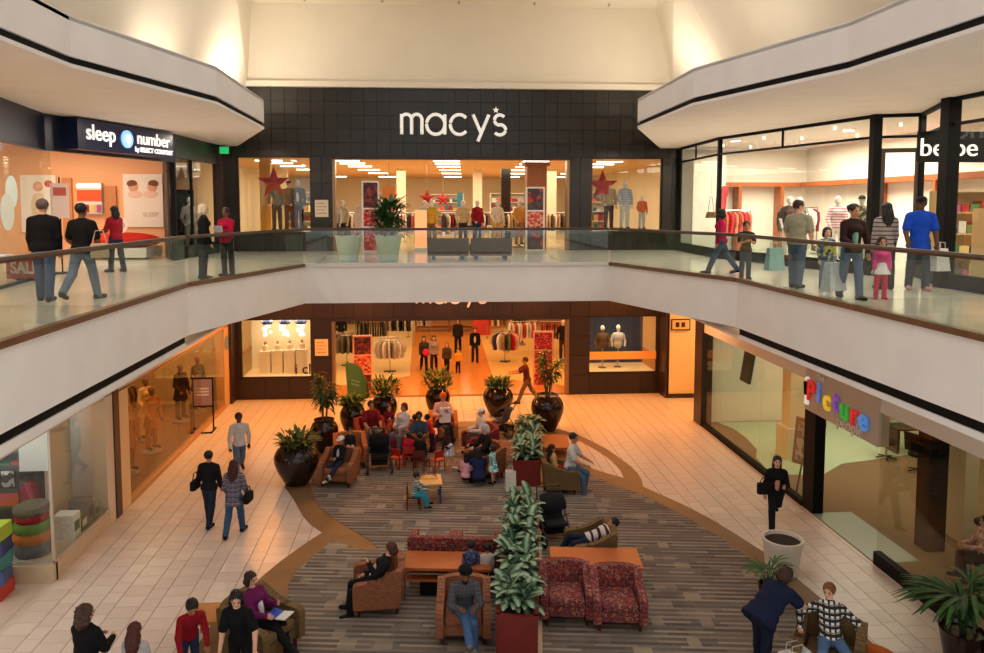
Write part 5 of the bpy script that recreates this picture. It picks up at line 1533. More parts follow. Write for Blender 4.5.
for p in (R[0], R[1], R[3]): fm.box((p[0], p[1], 7.4), (.12, .12, 3.8))
fm.box((R[2][0], R[2][1], 7.4), (.2, .2, 3.8)); fm.box((R[4][0], R[4][1], 7.4), (.26, .26, 3.8))
fm.box((9.35, 26.0, 9.02), (.05, .05, .5)); fm.box((9.85, 20.6, 9.02), (.05, .05, .5))
w10 = struct(fm.build('window_10', blackm))
gbr = glass('bright_glass', (.95, .97, .95), .05)
for a, b_ in zip(R[:2] + R[4:5], R[1:3] + R[5:6]):
    MB().wallseg(a, b_, UP + .3, 8.74, .012).build('pane', gbr, w10); MB().wallseg(a, b_, 8.8, 9.22, .012).build('pane', gbr, w10)
MB().wallseg(R[2], R[3], 8.8, 9.22, .012).build('pane', gbr, w10)
dr = struct(MB().box((10.75, 17.4, 7.0), (.1, .1, 3.0)).box((11.45, 17.12, 7.0), (.1, .1, 3.0)).wallseg((10.7, 17.42), R[3], 8.4, 8.5, .1).build('door_3', mat('door_dark', srgb(70, 58, 48), .4)))
MB().wallseg((10.85, 17.7), (11.2, 18.6), UP + .02, 8.4, .03).build('door_leaf', gbr, dr)
t = thing('shop_sign', 'black fascia board with white rounded lettering at the fashion shop door', 'sign', (11.6, 15.95, 8.1)); MB().bb(-.95, 1.1, -.05, .05, 0, .66).build('board', blackm, t)
for xx in (-.68, .08):
    o = put(text_mesh('be', .62, .04, mat('bebe_white', (1, .97, .92), .4, emit=.5), 'lettering', -.004), 'lettering', t, (xx, -.07, .13)); o.rotation_euler = (PI / 2, 0, 0); o.scale = (.95, .9, 1)
orange_wood = mat('orange_wood', srgb(176, 92, 44), .4, noise=.1)
t = thing('wall_display', 'orange wood framed wall display with bright niches in the fashion shop', 'display', (0, 0, 0))
MB().bb(10.1, 14.3, 27.5, 28.05, 7.86, 8.02).build('top_beam', orange_wood, t)
for x in (11.6, 13.2): MB().bb(x - .06, x + .06, 27.5, 28.05, UP, 7.86).build('upright', orange_wood, t)
MB().bb(13.85, 14.38, 15, 27.4, 7.86, 8.02).build('side_beam', orange_wood, t)
for y in (17, 20, 23): MB().bb(13.85, 14.38, y - .06, y + .06, UP, 7.86).build('upright', orange_wood, t)
struct(MB().bb(9.7, 10.9, 27.2, 27.3, UP, 9.0).build('wall_partition', bright))
for px_, y, tc, bc, kw, lb in ((790, 22.0, (70, 60, 62), (230, 220, 210), dict(sleeve='half'), 'grey tank top'), (800, 23.5, blotch('bw_blotch', [(.03, .03, .03), (.8, .78, .74), (.4, .4, .4)], 22), (40, 38, 40), {}, 'black and white patterned blouse'), (838, 21.2, striped('magenta_stripe', srgb(190, 20, 90), srgb(240, 226, 226), 2, 13, .7), (236, 230, 222), dict(open_top=None), 'magenta striped top'),
        (862, 20.2, blotch('camo', [srgb(90, 96, 74), srgb(180, 180, 160), srgb(50, 56, 46)], 18), (226, 220, 210), dict(hat='cap', hat_c=(30, 30, 32)), 'patterned grey jacket with black cap'), (868, 22.3, (228, 216, 200), (200, 190, 180), {}, 'cream blouse')):
    x = ray(px_, 200)[0] * y
    mannequin('mannequin in a ' + lb + ' in the fashion shop window', (x, y), UP, -115, tc, bc, H=1.78, female=True, **kw)
bar_rack((10.9, 26.2), UP, 1.2, 1.5, .2, [(210, 110, 90), (220, 60, 70), (230, 140, 110)], 6, 'rack of coral dresses in the fashion shop corner', 'coral dress in the fashion shop corner')
bar_rack((12.6, 25.0), UP, 1.6, 1.6, .3, [(60, 56, 58), (210, 200, 190), (230, 226, 220), (120, 40, 60)], 8, 'rack of mixed dresses under the orange beam', 'dress hanging under the orange beam')
b = thing('handbag', 'small olive handbag hanging in the bright shop window', 'bag', (WY(711, 208, 24.6)[0], 24.6, WY(711, 218, 24.6)[1])); MB().extr([(-.17, 0), (.17, 0), (.12, .2), (-.12, .2)], 'y', -.06, .06).build('bag_body', cloth((110, 90, 50)), b); MB().tube([(-.1, 0, .19), (-.03, 0, .7), (.03, 0, .7), (.1, 0, .19)], .01, 5).build('strap', cloth((110, 90, 50)), b); MB().tube([(0, 0, .7), (0, 0, 2.1)], .004, 4).build('wire', chrome, b)
tag(MB().extr([(-.14, 0), (.16, .05), (.2, .55), (.3, .8), (.12, .95), (-.05, .75), (-.12, .5)], 'y', -.06, .06).build('sleeveless_blouse', cloth((226, 90, 90)), None, loc=(WY(721, 210, 24.2)[0], 24.3, WY(721, 215, 24.2)[1])), 'coral sleeveless top hanging by the white partition', 'clothes')
shelf_unit((12.6, 17.0), UP, 1.5, .45, 2.0, 4, 0, mat('pale_wood', srgb(206, 170, 116), .5), 'pale wooden shelf of folded clothes behind the fashion shop door', cols, 'folded article on the pale fashion shop shelf', 'clothes', 'articles on the pale shelf')
shelf_unit((11.9, 15.0), UP, .9, .45, 1.6, 3, -.1, mat('pale_wood', srgb(206, 170, 116), .5), 'low pale shelf beside the fashion shop pillar', cols, 'folded article on the low pale shelf', 'clothes', 'articles on the low shelf')
sp = MB().lathe([(.0, 0), (.03, 0), (.04, -.08), (.0, -.08)], n=10).mesh('spot', mat('spot_glow', (1, .9, .7), .4, emit=3))
for x, y in ((10.3, 26), (11.5, 26.5), (12.8, 26), (10.4, 23), (11.6, 23), (12.8, 22), (11, 20), (12.2, 19)):
    tag(put(sp, 'spot_lamp', None, (x, y, 9.28)), 'small ceiling spot glowing in the fashion shop', 'lamp', 'spots of the fashion shop')

# ------------------------------------------------------------------ seating area furniture
def rbox(mb, c, s, bev=.04, m=0, rz=0.0, rx=0.0):
    bm = bmesh.new()
    bmesh.ops.create_cube(bm, size=1.0)
    bmesh.ops.scale(bm, verts=bm.verts, vec=s)
    bmesh.ops.bevel(bm, geom=bm.edges[:], offset=bev, segments=2, affect='EDGES', profile=.6)
    R_ = Matrix.Rotation(rz, 3, 'Z') @ Matrix.Rotation(rx, 3, 'X')
    bm.verts.index_update()
    mb.add([tuple(R_ @ v.co + Vector(c)) for v in bm.verts], [tuple(v.index for v in f.verts) for f in bm.faces], m)
    bm.free()
    return mb
def weave(name, c1, c2, c3):
    def b(nt):
        v = nt.nodes.new('ShaderNodeTexBrick')
        for k, val in (('Scale', 1.0), ('Brick Width', .07), ('Row Height', .028), ('Mortar Size', .003)): v.inputs[k].default_value = val
        v.inputs['Color1'].default_value = c1 + (1,); v.inputs['Color2'].default_value = c2 + (1,); v.inputs['Mortar'].default_value = c3 + (1,)
        tc = nt.nodes.new('ShaderNodeTexCoord'); sp = nt.nodes.new('ShaderNodeSeparateXYZ'); cb = nt.nodes.new('ShaderNodeCombineXYZ')
        nt.links.new(tc.outputs['Object'], sp.inputs[0])
        ad = nt.nodes.new('ShaderNodeMath'); nt.links.new(sp.outputs[0], ad.inputs[0]); nt.links.new(sp.outputs[1], ad.inputs[1])
        nt.links.new(ad.outputs[0], cb.inputs[0]); nt.links.new(sp.outputs[2], cb.inputs[1])
        nt.links.new(cb.outputs[0], v.inputs['Vector'])
        return v.outputs['Color']
    return ramp_mat(name, b, .8)
CH = {'rust': weave('rust_weave', srgb(134, 78, 50), srgb(156, 96, 62), srgb(96, 54, 36)), 'red': blotch('red_tapestry', [srgb(120, 40, 40), srgb(150, 62, 52), srgb(96, 60, 70), srgb(160, 108, 84), srgb(84, 34, 40), srgb(134, 50, 46)], 34),
      'olive': weave('olive_weave', srgb(104, 78, 42), srgb(120, 92, 52), srgb(76, 56, 30)), 'crimson': blotch('crimson_tapestry', [srgb(120, 30, 34), srgb(146, 44, 40), srgb(96, 26, 34)], 26), 'orange': weave('orange_weave', srgb(176, 96, 48), srgb(196, 116, 60), srgb(130, 66, 34))}
legm = mat('chair_leg_wood', srgb(66, 28, 18), .4)
_chair = {}
def armchair(kind, pos, face, label, sc=1.0):
    t = thing('armchair', label, 'armchair', (pos[0], pos[1], .012), math.radians(face + 90)); t.scale = (sc, sc, sc)
    if kind not in _chair:
        m = CH[kind]
        D = {}
        D['base'] = rbox(MB(), (0, .0, .25), (.66, .74, .2), .03).mesh('base', m, 50)
        D['seat_cushion'] = rbox(MB(), (0, -.05, .39), (.62, .68, .15), .05).mesh('seat_cushion', m, 60)
        # curved backrest: rounded shell
        b = MB(); n = 10
        vs, fs = [], []
        for j, z in enumerate((.2, .42, .58, .70, .78, .81)):
            for side in (0, 1):
                for i in range(n + 1):
                    u = -1 + 2 * i / n
                    zz = z - (.03 * u * u if z > .65 else 0)
                    y = .30 + .10 * (z - .2) - .10 * u * u * u * u + (.13 if side else 0)
                    vs.append((u * .42, y, zz))
        w_ = 2 * (n + 1)
        for j in range(5):
            for side in (0, 1):
                for i in range(n):
                    a = j * w_ + side * (n + 1) + i
                    fs.append((a, a + 1, a + 1 + w_, a + w_))
            for i in (0, n):
                a = j * w_ + i
                fs.append((a, a + w_, a + w_ + n + 1, a + n + 1))
        for i in range(n):
            fs.append((i, i + 1, i + n + 2, i + n + 1)); k = 5 * w_ + i; fs.append((k, k + 1, k + n + 2, k + n + 1))
        b.add(vs, fs); D['backrest'] = b.mesh('backrest', m, 60)
        prof = [(-.43, .15), (-.44, .5), (-.42, .57), (-.36, .60), (-.1, .62), (.1, .68), (.26, .77), (.36, .81), (.42, .78), (.38, .15)]
        b = MB(); b.extr(prof, 'x', -.065, .065); D['arm'] = b.mesh('arm', m, 50)
        D['leg'] = MB().lathe([(.025, 0), (.04, .16)], n=8).mesh('leg', legm)
        _chair[kind] = D
    D = _chair[kind]
    for nm in ('base', 'seat_cushion', 'backrest'): put(D[nm], nm, t)
    for s in (-1, 1):
        put(D['arm'], 'arm', t, (s * .385, 0, 0))
        for s2 in (-1, 1): put(D['leg'], 'leg', t, (s * .34, s2 * .33, 0))
    return t
def off(p, dx, dy): return (p[0] + dx, p[1] + dy)
tabw = mat('orange_table_wood', srgb(186, 98, 50), .35, noise=.1, nscale=3)
def lounge_table(x0, x1, y0, y1, h_, label, rz=-.11):
    t = thing('lounge_table', label, 'table', ((x0 + x1) / 2, (y0 + y1) / 2, .012), rz); a, b_ = (x1 - x0) / 2, (y1 - y0) / 2
    rbox(MB(), (0, 0, h_ - .03), (2 * a, 2 * b_, .06), .012).build('tabletop', tabw, t)
    MB().bb(-a + .04, a - .04, -b_ + .04, b_ - .04, h_ - .28, h_ - .24).build('lower_shelf', tabw, t)
    MB().bb(-a + .02, a - .02, -b_ + .01, -b_ + .03, h_ - .13, h_ - .10).build('front_rail', chrome, t)
    for s in (-1, 1):
        for s2 in (-1, 1): MB().tube([(s * (a - .04), s2 * (b_ - .04), 0), (s * (a - .04), s2 * (b_ - .04), h_ - .06)], .018, 8).build('leg', chrome, t)
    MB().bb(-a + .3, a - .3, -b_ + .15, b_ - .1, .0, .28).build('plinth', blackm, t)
q0, q1, q2 = G(404, 571, .6), G(494, 573, .6), G(408, 553, .6)
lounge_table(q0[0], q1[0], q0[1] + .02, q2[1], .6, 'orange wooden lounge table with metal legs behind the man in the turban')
T1 = (q0[0], q1[0], q0[1], q2[1])
q3, q4 = G(547, 549, .6), G(637, 553, .6)
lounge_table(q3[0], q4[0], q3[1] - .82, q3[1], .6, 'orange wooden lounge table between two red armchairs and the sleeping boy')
q5, q6 = G(541, 446, .6), G(567, 446, .6)
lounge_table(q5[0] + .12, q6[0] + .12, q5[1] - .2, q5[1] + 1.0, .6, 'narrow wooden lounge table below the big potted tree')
armchair('red', off(G(567, 629), .05, .44), -96, 'empty red tapestry armchair next to the leafy planter box')
armchair('red', off(G(620, 635), .06, .44), -96, 'empty red tapestry armchair away from the leafy planter box')
armchair('red', (G(433, 552, .6)[0], T1[3] + .62), 84, 'empty red tapestry armchair backing onto the lounge table')
armchair('red', (G(479, 552, .6)[0] + .02, T1[3] + .50), 84, 'red tapestry armchair with two small children seen from behind')
armchair('olive', off(G(563, 496), 0, .42), -5, 'olive woven armchair with a man in white and a girl')
# low wooden bench-table at the lower left, round orange ottoman at the lower right
t = thing('side_table', 'honey wood side table between the boy in red and the woman in black', 'table', (*G(213, 640), .0)); MB().bb(-.3, .3, -.3, .3, .42, .48).build('tabletop', mat('honey_wood', srgb(196, 130, 70), .35, noise=.1), t)
for s in (-1, 1):
    for s2 in (-1, 1): MB().box((s * .25, s2 * .25, .21), (.05, .05, .42)).build('leg', mat('honey_wood', srgb(196, 130, 70), .35), t)
t = thing('ottoman', 'round orange ottoman in front of the plaid shirt man', 'ottoman', (*G(872, 684), .012)); MB().lathe([(0, .1), (.36, .1), (.4, .16), (.4, .36), (.36, .43), (.2, .45), (0, .45)], n=28).build('cushion', cloth((190, 98, 40)), t, 50)
for k in range(4): MB().lathe([(.03, 0), (.035, .1)], c=(.25 * math.cos(k * PI / 2 + .8), .25 * math.sin(k * PI / 2 + .8), 0), n=8).build('foot', legm, t)
def side_bench(px_, py_, rz, label, L=1.5):
    q = G(px_, py_)
    t = thing('bench', label, 'bench', (q[0], q[1], 0), rz); MB().bb(-L / 2, L / 2, -.25, .25, .38, .45).build('seat', cloth((110, 84, 48)), t)
    for s in (-1, 1): MB().bb(s * L / 2 - .06 * s - .03, s * L / 2 - .06 * s + .03, -.2, .2, 0, .38).build('leg', legm, t)

# ------------------------------------------------------------------ leaves and plants
def add_leaf(mb, base, az, el, L, wd, droop=.6, n=4, m=0):
    d = Vector((math.cos(az) * math.cos(el), math.sin(az) * math.cos(el), math.sin(el)))
    s = Vector((-math.sin(az), math.cos(az), 0))
    p = Vector(base)
    vs, fs = [], []
    for i in range(n + 1):
        u = i / n
        w_ = wd * math.sin(PI * min(1, u * .9 + .06)) ** .8 * .5
        up = s.cross(d) * -1
        vs += [tuple(p - s * w_ + up * w_ * .25), tuple(p), tuple(p + s * w_ + up * w_ * .25)]
        d = (d + Vector((0, 0, -droop * L / n * 1.6))).normalized()
        p = p + d * L / n
    for i in range(n):
        a = i * 3
        fs += [(a, a + 1, a + 4, a + 3), (a + 1, a + 2, a + 5, a + 4)]
    mb.add(vs, fs, m)
def leaf_mat(name, edge, mid, rough=.6):
    def b(nt):
        sp = nt.nodes.new('ShaderNodeSeparateXYZ'); nt.links.new(_coord(nt, out='Generated'), sp.inputs[0])
        a = nt.nodes.new('ShaderNodeMath'); a.operation = 'SUBTRACT'; nt.links.new(sp.outputs[1], a.inputs[0]); a.inputs[1].default_value = .5
        c = nt.nodes.new('ShaderNodeMath'); c.operation = 'ABSOLUTE'; nt.links.new(a.outputs[0], c.inputs[0])
        n = nt.nodes.new('ShaderNodeTexNoise'); n.inputs['Scale'].default_value = 22; nt.links.new(_coord(nt), n.inputs['Vector'])
        k = nt.nodes.new('ShaderNodeMath'); k.operation = 'MULTIPLY_ADD'; nt.links.new(n.outputs['Fac'], k.inputs[0]); k.inputs[1].default_value = .35; nt.links.new(c.outputs[0], k.inputs[2])
        r = nt.nodes.new('ShaderNodeValToRGB'); r.color_ramp.elements[0].position = .22; r.color_ramp.elements[1].position = .5
        r.color_ramp.elements[0].color = mid + (1,); r.color_ramp.elements[1].color = edge + (1,)
        nt.links.new(k.outputs[0], r.inputs[0])
        return r.outputs[0]
    return ramp_mat(name, b, rough)
silver = leaf_mat('silver_leaf', srgb(34, 74, 40), srgb(150, 178, 148))
green1 = mat('leaf_green', srgb(52, 92, 36), .45, noise=.35, nscale=6)
green2 = mat('leaf_deep_green', srgb(34, 66, 30), .4, noise=.35, nscale=6)
green3 = mat('leaf_yellow_green', srgb(110, 120, 46), .45, noise=.35, nscale=6)
soilm = mat('soil', srgb(44, 32, 24), .95, noise=.3, nscale=20)
boxm = mat('red_planter', srgb(116, 34, 26), .4, noise=.1, nscale=3)
leaf_me = []
for k in range(3):
    b = MB(); add_leaf(b, (0, 0, 0), 0, .95 - .28 * k, .40 - .02 * k, .20, 1.5 + .4 * k, 5); leaf_me.append(b.mesh('leaf', silver, 60))
def planter_box(x, w_, y0, y1, h_, rows, label, nleaf, plabel, rz=-.15):
    b_ = (y1 - y0) / 2 / math.cos(rz); xc, yc = x - math.sin(rz) * b_, (y0 + y1) / 2
    t = thing('planter_box', label, 'planter', (xc, yc, .012), rz); a = w_ / 2
    MB().bb(-a - .03, a + .09, -b_ - .02, b_ + .02, 0, .10).build('stone_curb', beige_stone, t)
    for s in (-1, 1):
        MB().bb(-a, a, s * b_ - .02, s * b_ + .02, .10, h_).build('end_panel', boxm, t); MB().bb(s * a - .02, s * a + .02, -b_, b_, .10, h_).build('side_panel', boxm, t)
    r = MB(); r.bb(-a - .03, a + .03, -b_ - .03, -b_ + .05, h_, h_ + .035); r.bb(-a - .03, a + .03, b_ - .05, b_ + .03, h_, h_ + .035); r.bb(-a - .03, -a + .05, -b_, b_, h_, h_ + .035); r.bb(a - .05, a + .03, -b_, b_, h_, h_ + .035); r.build('rim', boxm, t)
    MB().bb(-a + .03, a - .03, -b_ + .03, b_ - .03, h_ - .1, h_ - .05).build('soil', soilm, t)
    for i in range(rows):
        for s in (-1, 1):
            py_ = y0 + .22 + (y1 - y0 - .4) * (i + .5 * rnd.random() * .6) / max(1, rows - .6)
            lx, ly = s * w_ * .22 + rnd.uniform(-.04, .04), min(py_, y1 - .15) - yc
            p = thing('leafy_plant', plabel, 'plant', (xc + lx * math.cos(rz) - ly * math.sin(rz), yc + lx * math.sin(rz) + ly * math.cos(rz), .012 + h_ - .06), rnd.uniform(0, 6.28), 'silver-leaved plants in the planter boxes')
            MB().tube([(0, 0, 0), (0, 0, .22)], [.02, .012], 5).build('stem', green2, p)
            for k in range(nleaf):
                o = put(leaf_me[rnd.randrange(3)], 'leaf', p, (0, 0, .05 + .26 * k / nleaf))
                sc = rnd.uniform(.75, 1.05)
                o.rotation_euler = (rnd.uniform(-.25, .25), rnd.uniform(-.35, .45) - .3 * k / nleaf, k * 2.4 + rnd.uniform(-.3, .3)); o.scale = (sc, sc, sc)
a0, a1 = G(497, 617, .75), G(537, 617, .75)
bxn = ((a0[0] + a1[0]) / 2, a1[0] - a0[0])
planter_box(bxn[0], bxn[1], a0[1], 15.9, .72, 9, 'long red planter box of silver-leaved plants beside the red armchairs', 17, 'silver-green leafy plant growing in the long red planter box')
a2, a3 = G(514, 463, .72), G(540, 463, .72)
planter_box((a2[0] + a3[0]) / 2, a3[0] - a2[0], a2[1], 21.9, .72, 7, 'shorter red planter box of silver-leaved plants below the potted tree', 15, 'silver-green leafy plant growing in the shorter red planter box')

urnm = mat('urn_glaze', srgb(40, 24, 18), .12, noise=.25, nscale=2)
def urn(px_, py_, dia, h_, kind, label, off_y=.35, fh=.6):
    q = G(px_, py_)
    t = thing('potted_plant', label, 'potted plant', (q[0], q[1] + off_y, .0)); R_ = dia / 2
    prof = [(.46, 0), (.50, .02), (.66, .15), (.85, .35), (.97, .52), (1.0, .64), (.96, .76), (.84, .87), (.70, .93), (.66, .96), (.72, .985), (.74, 1.0), (.66, 1.0), (.62, .96)]
    MB().lathe([(r_ * R_, z * h_) for r_, z in prof], n=32).build('urn', urnm, t, 50)
    MB().lathe([(0, .93 * h_), (.62 * R_, .93 * h_)][::-1], n=20).build('soil', soilm, t)
    b = MB()
    if kind == 'bush':
        for k in range(190):
            a = rnd.uniform(0, 6.28); rr = R_ * .75 * rnd.random() ** .5
            add_leaf(b, (rr * math.cos(a), rr * math.sin(a), h_ * .93 + rnd.uniform(0, fh * .55)), a + rnd.uniform(-.6, .6), rnd.uniform(.1, 1.2), rnd.uniform(.16, .28), .08, 1.2, 3)
        b.build('foliage', rnd.choice([green1, green2]), t)
    elif kind == 'gold':
        for k in range(260):
            a = rnd.uniform(0, 6.28); rr = R_ * 1.0 * rnd.random() ** .5
            add_leaf(b, (rr * math.cos(a), rr * math.sin(a), h_ * .93 + rnd.uniform(0, fh * .7)), a + rnd.uniform(-.6, .6), rnd.uniform(.1, 1.3), rnd.uniform(.16, .3), .08, 1.0, 3, rnd.randrange(2))
        b.build('foliage', [green3, green1], t)
    else:
        st = MB()
        for s in range(3):
            a = s * 2.1; tip = (.34 * math.cos(a), .34 * math.sin(a), h_ + fh * (.7 + .12 * s))
            st.tube([(.05 * math.cos(a), .05 * math.sin(a), h_ * .9), (.12 * math.cos(a + .4), .12 * math.sin(a + .4), h_ + fh * .4), tip], [.03, .024, .016], 6)
            for k in range(70):
                u = .3 + .7 * rnd.random()
                zb = h_ + (tip[2] - h_) * u
                add_leaf(b, (.34 * math.cos(a) * u, .34 * math.sin(a) * u, zb), rnd.uniform(0, 6.28), rnd.uniform(-.2, 1.0), rnd.uniform(.22, .40), .07, 2.4, 4, rnd.randrange(2))
        st.build('stem', mat('bark', srgb(96, 74, 46), .8), t)
        b.build('foliage', [green2, green1] if kind == 'tree' else [green3, green1], t)
urn(296, 486, 1.16, 1.05, 'bush', 'largest dark glazed urn of green leaves beside the tile path', .18, .55)
urn(323, 455, .82, .95, 'tree', 'dark urn with a slim leafy tree behind the child in the white cap', .35, 1.5)
urn(352, 438, .82, .95, 'bush', 'dark urn of short spiky leaves behind the orange armchair', .35, .5)
urn(384, 428, .85, 1.0, 'gold', 'dark urn of bushy gold-green leaves below the green banner', .35, .75)
urn(438, 419, .85, 1.0, 'gold', 'dark urn of bushy gold-green leaves behind the man in pink', .35, .75)
urn(499, 418, 1.05, 1.0, 'bush', 'wide dark urn of ferns by the store entrance', .35, .5)
urn(549, 433, 1.05, 1.15, 'gtree', 'dark urn with a golden leafy tree beside the planter box', .35, 1.6)
# white pot with dark soil, and a small palm next to it
q = G(789, 580); t = thing('empty_planter', 'round white planter of bare dark soil beside the walkway', 'planter', (q[0], q[1] + .3, 0))
MB().lathe([(.26, 0), (.30, .02), (.36, .55), (.385, .62), (.385, .70), (.345, .70), (.33, .62)], n=32).build('pot', mat('white_pot', srgb(222, 212, 196), .5), t, 50); MB().lathe([(.34, .635), (0, .65)], n=24).build('soil', soilm, t)
def palm(pos, z0, n, L, label, pot_r=.2, pot_h=.35, rise=.5, individual=False, zoff=0.0):
    t = thing('potted_palm', label, 'potted plant', (pos[0], pos[1], z0))
    MB().lathe([(pot_r * .7, 0), (pot_r, pot_h), (pot_r * .9, pot_h), (pot_r * .85, pot_h - .05), (0, pot_h - .06)], n=20).build('pot', urnm, t, 50)
    st = MB(); b = MB()
    for k in range(n):
        a = k * 2.4; h_ = pot_h + rise * (.4 + .6 * ((k * 37) % 11) / 11)
        c = (.12 * math.cos(a), .12 * math.sin(a), h_)
        st.tube([(.03 * math.cos(a), .03 * math.sin(a), pot_h - .06), c], [.012, .008], 5)
        for j in range(6):
            if individual:
                bb = MB(); add_leaf(bb, c, a + (j - 2.5) * .42, .75 - .12 * abs(j - 2.5), L * rnd.uniform(.8, 1.1), L * .09, 1.4 / L * .5, 5); bb.build('leaf', [green2, green1][j % 2], t)
            else:
                add_leaf(b, c, a + (j - 2.5) * .42, .75 - .12 * abs(j - 2.5), L * rnd.uniform(.8, 1.1), L * .1, 1.4, 4)
    st.build('stem', green2, t)
    if not individual: b.build('foliage', green1, t)
q = G(771, 602); palm((q[0] - .02, q[1] + .12), 0, 9, .42, 'small green palm between the white planter and the bending person', .17, .3, .35)
palm((8.35, 10.9), 0, 16, .9, 'large dark green palm in front of the studio window', .34, .55, .75, True)

# ------------------------------------------------------------------ strollers, toys, upstairs furniture
tyre = mat('tyre', (.02, .02, .02), .7)
def stroller(pos, face, label, hood=(24, 24, 28), seatc=(40, 40, 46), H=1.05):
    t = thing('stroller', label, 'stroller', (pos[0], pos[1], .012), math.radians(face + 90)); t.scale = (1.18, 1.0, 1.0)
    b = MB()
    for s in (-1, 1):
        b.tube([(s * .22, .38, H), (s * .24, .25, .75), (s * .25, -.32, .16)], .016, 6); b.tube([(s * .25, .36, .14), (s * .24, .1, .5), (s * .22, -.2, .62)], .014, 6)
    b.tube([(-.22, .38, H), (.22, .38, H)], .02, 6); b.tube([(-.25, .36, .14), (.25, .36, .14)], .012, 6)
    b.build('frame', mat('stroller_frame', (.04, .04, .045), .35, metal=.5), t)
    for s in (-1, 1):
        for y in (-.33, .36):
            w_ = MB(); w_.tube([(s * .27, y + .15 * math.cos(k * PI / 8), .172 + .15 * math.sin(k * PI / 8)) for k in range(17)], .024, 6, cap=False)
            w = w_.build('wheel', tyre, t, 60)
            MB().box((s * .27, y, .172), (.04, .28, .02)).box((s * .27, y, .172), (.04, .02, .28)).build('spokes', chrome, w)
    b = MB(); rbox(b, (0, -.08, .42), (.40, .36, .07), .02); rbox(b, (0, .16, .62), (.40, .07, .5), .02, rx=-.35); b.build('seat', cloth(seatc), t, 50)
    vs, fs = [], []
    for i in range(7):
        a = .1 + i * .28
        for j in range(7):
            u = -1 + j / 3
            vs.append((u * .23, .24 - .34 * math.sin(a) * (1 - .15 * u * u), .72 + .26 * math.cos(a) * (1 - .25 * u * u)))
    for i in range(6):
        for j in range(6): fs.append((i * 7 + j, i * 7 + j + 1, i * 7 + j + 8, i * 7 + j + 7))
    MB().add(vs, fs).build('hood', cloth(hood), t, 60)
    rbox(MB(), (0, .12, .22), (.38, .4, .14), .03).build('basket', cloth((30, 30, 30)), t, 50)
stroller(off(G(379, 473), 0, .2), -85, 'black stroller with grey blanket in front of the maroon shirt man', (14, 14, 16), (22, 22, 24))
stroller(off(G(555, 547), .02, .32), -80, 'folded-hood black stroller next to the lounge table and planter')
stroller(off(G(503, 437), 0, .25), 150, 'navy and grey stroller parked by the wide fern urn', (44, 48, 70), (90, 94, 110))
redw = mat('red_toy_wood', srgb(170, 36, 28), .4); ylw = mat('pale_toy_wood', srgb(222, 176, 110), .4, noise=.08)
def kid_table(pos, rz, label, top_m, leg_m, w_=.62, d_=.55, h_=.5):
    t = thing('play_table', label, 'table', (pos[0], pos[1], .012), rz); rbox(MB(), (0, 0, h_ - .025), (w_, d_, .05), .012).build('tabletop', top_m, t)
    for s in (-1, 1):
        for s2 in (-1, 1): MB().box((s * (w_ / 2 - .05), s2 * (d_ / 2 - .05), h_ / 2 - .03), (.05, .05, h_ - .05)).build('leg', leg_m, t)
    MB().box((0, -d_ / 2 + .05, h_ - .1), (w_ - .1, .02, .08)).build('apron', top_m, t)
    return t
def kid_chair(pos, face, label, m):
    t = thing('child_chair', label, 'chair', (pos[0], pos[1], .012), math.radians(face + 90)); MB().bb(-.17, .17, -.16, .16, .27, .30).build('seat', m, t); MB().box((0, .16, .48), (.32, .025, .18)).build('backrest', m, t)
    for s in (-1, 1):
        MB().box((s * .15, -.14, .135), (.03, .03, .27)).build('leg', m, t); MB().box((s * .15, .16, .29), (.03, .03, .58)).build('leg', m, t)
blue_leg = mat('blue_leg', srgb(44, 66, 110), .4)
tb = off(G(429, 503), 0, .2)
kid_table(tb, .05, 'pale wooden play table with a bead maze on it', ylw, blue_leg, .62, .66, .5)
t = thing('bead_maze', 'wire bead maze toy on the pale play table', 'toy', (tb[0], tb[1] + .12, .512)); MB().bb(-.22, .22, -.12, .12, 0, .03).build('base', ylw, t)
for k in range(4):
    MB().tube([(-.2 + .03 * k, -.08 + .05 * k, .03), (-.15, -.06 + .05 * k, .22 + .03 * k), (-.02, -.08 + .04 * k, .12 + .05 * k), (.1, -.05 + .05 * k, .26), (.2 - .03 * k, -.08 + .05 * k, .03)], .008, 5).build('wire', [redw, blue_leg, mat('toy_green', srgb(40, 120, 60), .4), blackm][k], t)
    MB().ball((-.15 + .1 * k, -.06 + .04 * k, .2), .03, 8).build('bead', [blue_leg, redw, ylw, redw][k], t, 60)
kid_chair(off(G(414, 510), 0, .12), 0, 'dark red child chair under the boy at the bead maze', mat('dark_red_wood', srgb(84, 26, 22), .4))
ta = off(G(408, 452), .0, .2)
kid_table(ta, 0, 'cream play table beside the boy in orange', mat('cream_top', srgb(230, 196, 160), .4), redw, .75, .6, .5)
kid_table(off(G(424, 450), .05, .2), 0, 'second cream play table beside the child in red', mat('cream_top', srgb(230, 196, 160), .4), redw, .7, .6, .5)
kid_chair(off(G(398, 468), 0, 0), 60, 'red child chair near the stroller wheel', redw); kid_chair(off(G(409, 466), 0, 0), 90, 'red child chair under the child in crimson', redw); kid_chair(off(G(420, 470), 0, 0), 80, 'dark child chair under the child in black', mat('dark_red_wood', srgb(84, 26, 22), .4)); kid_chair(off(G(437, 470), 0, 0), 120, 'red child chair beside the girl in the patterned skirt', redw)
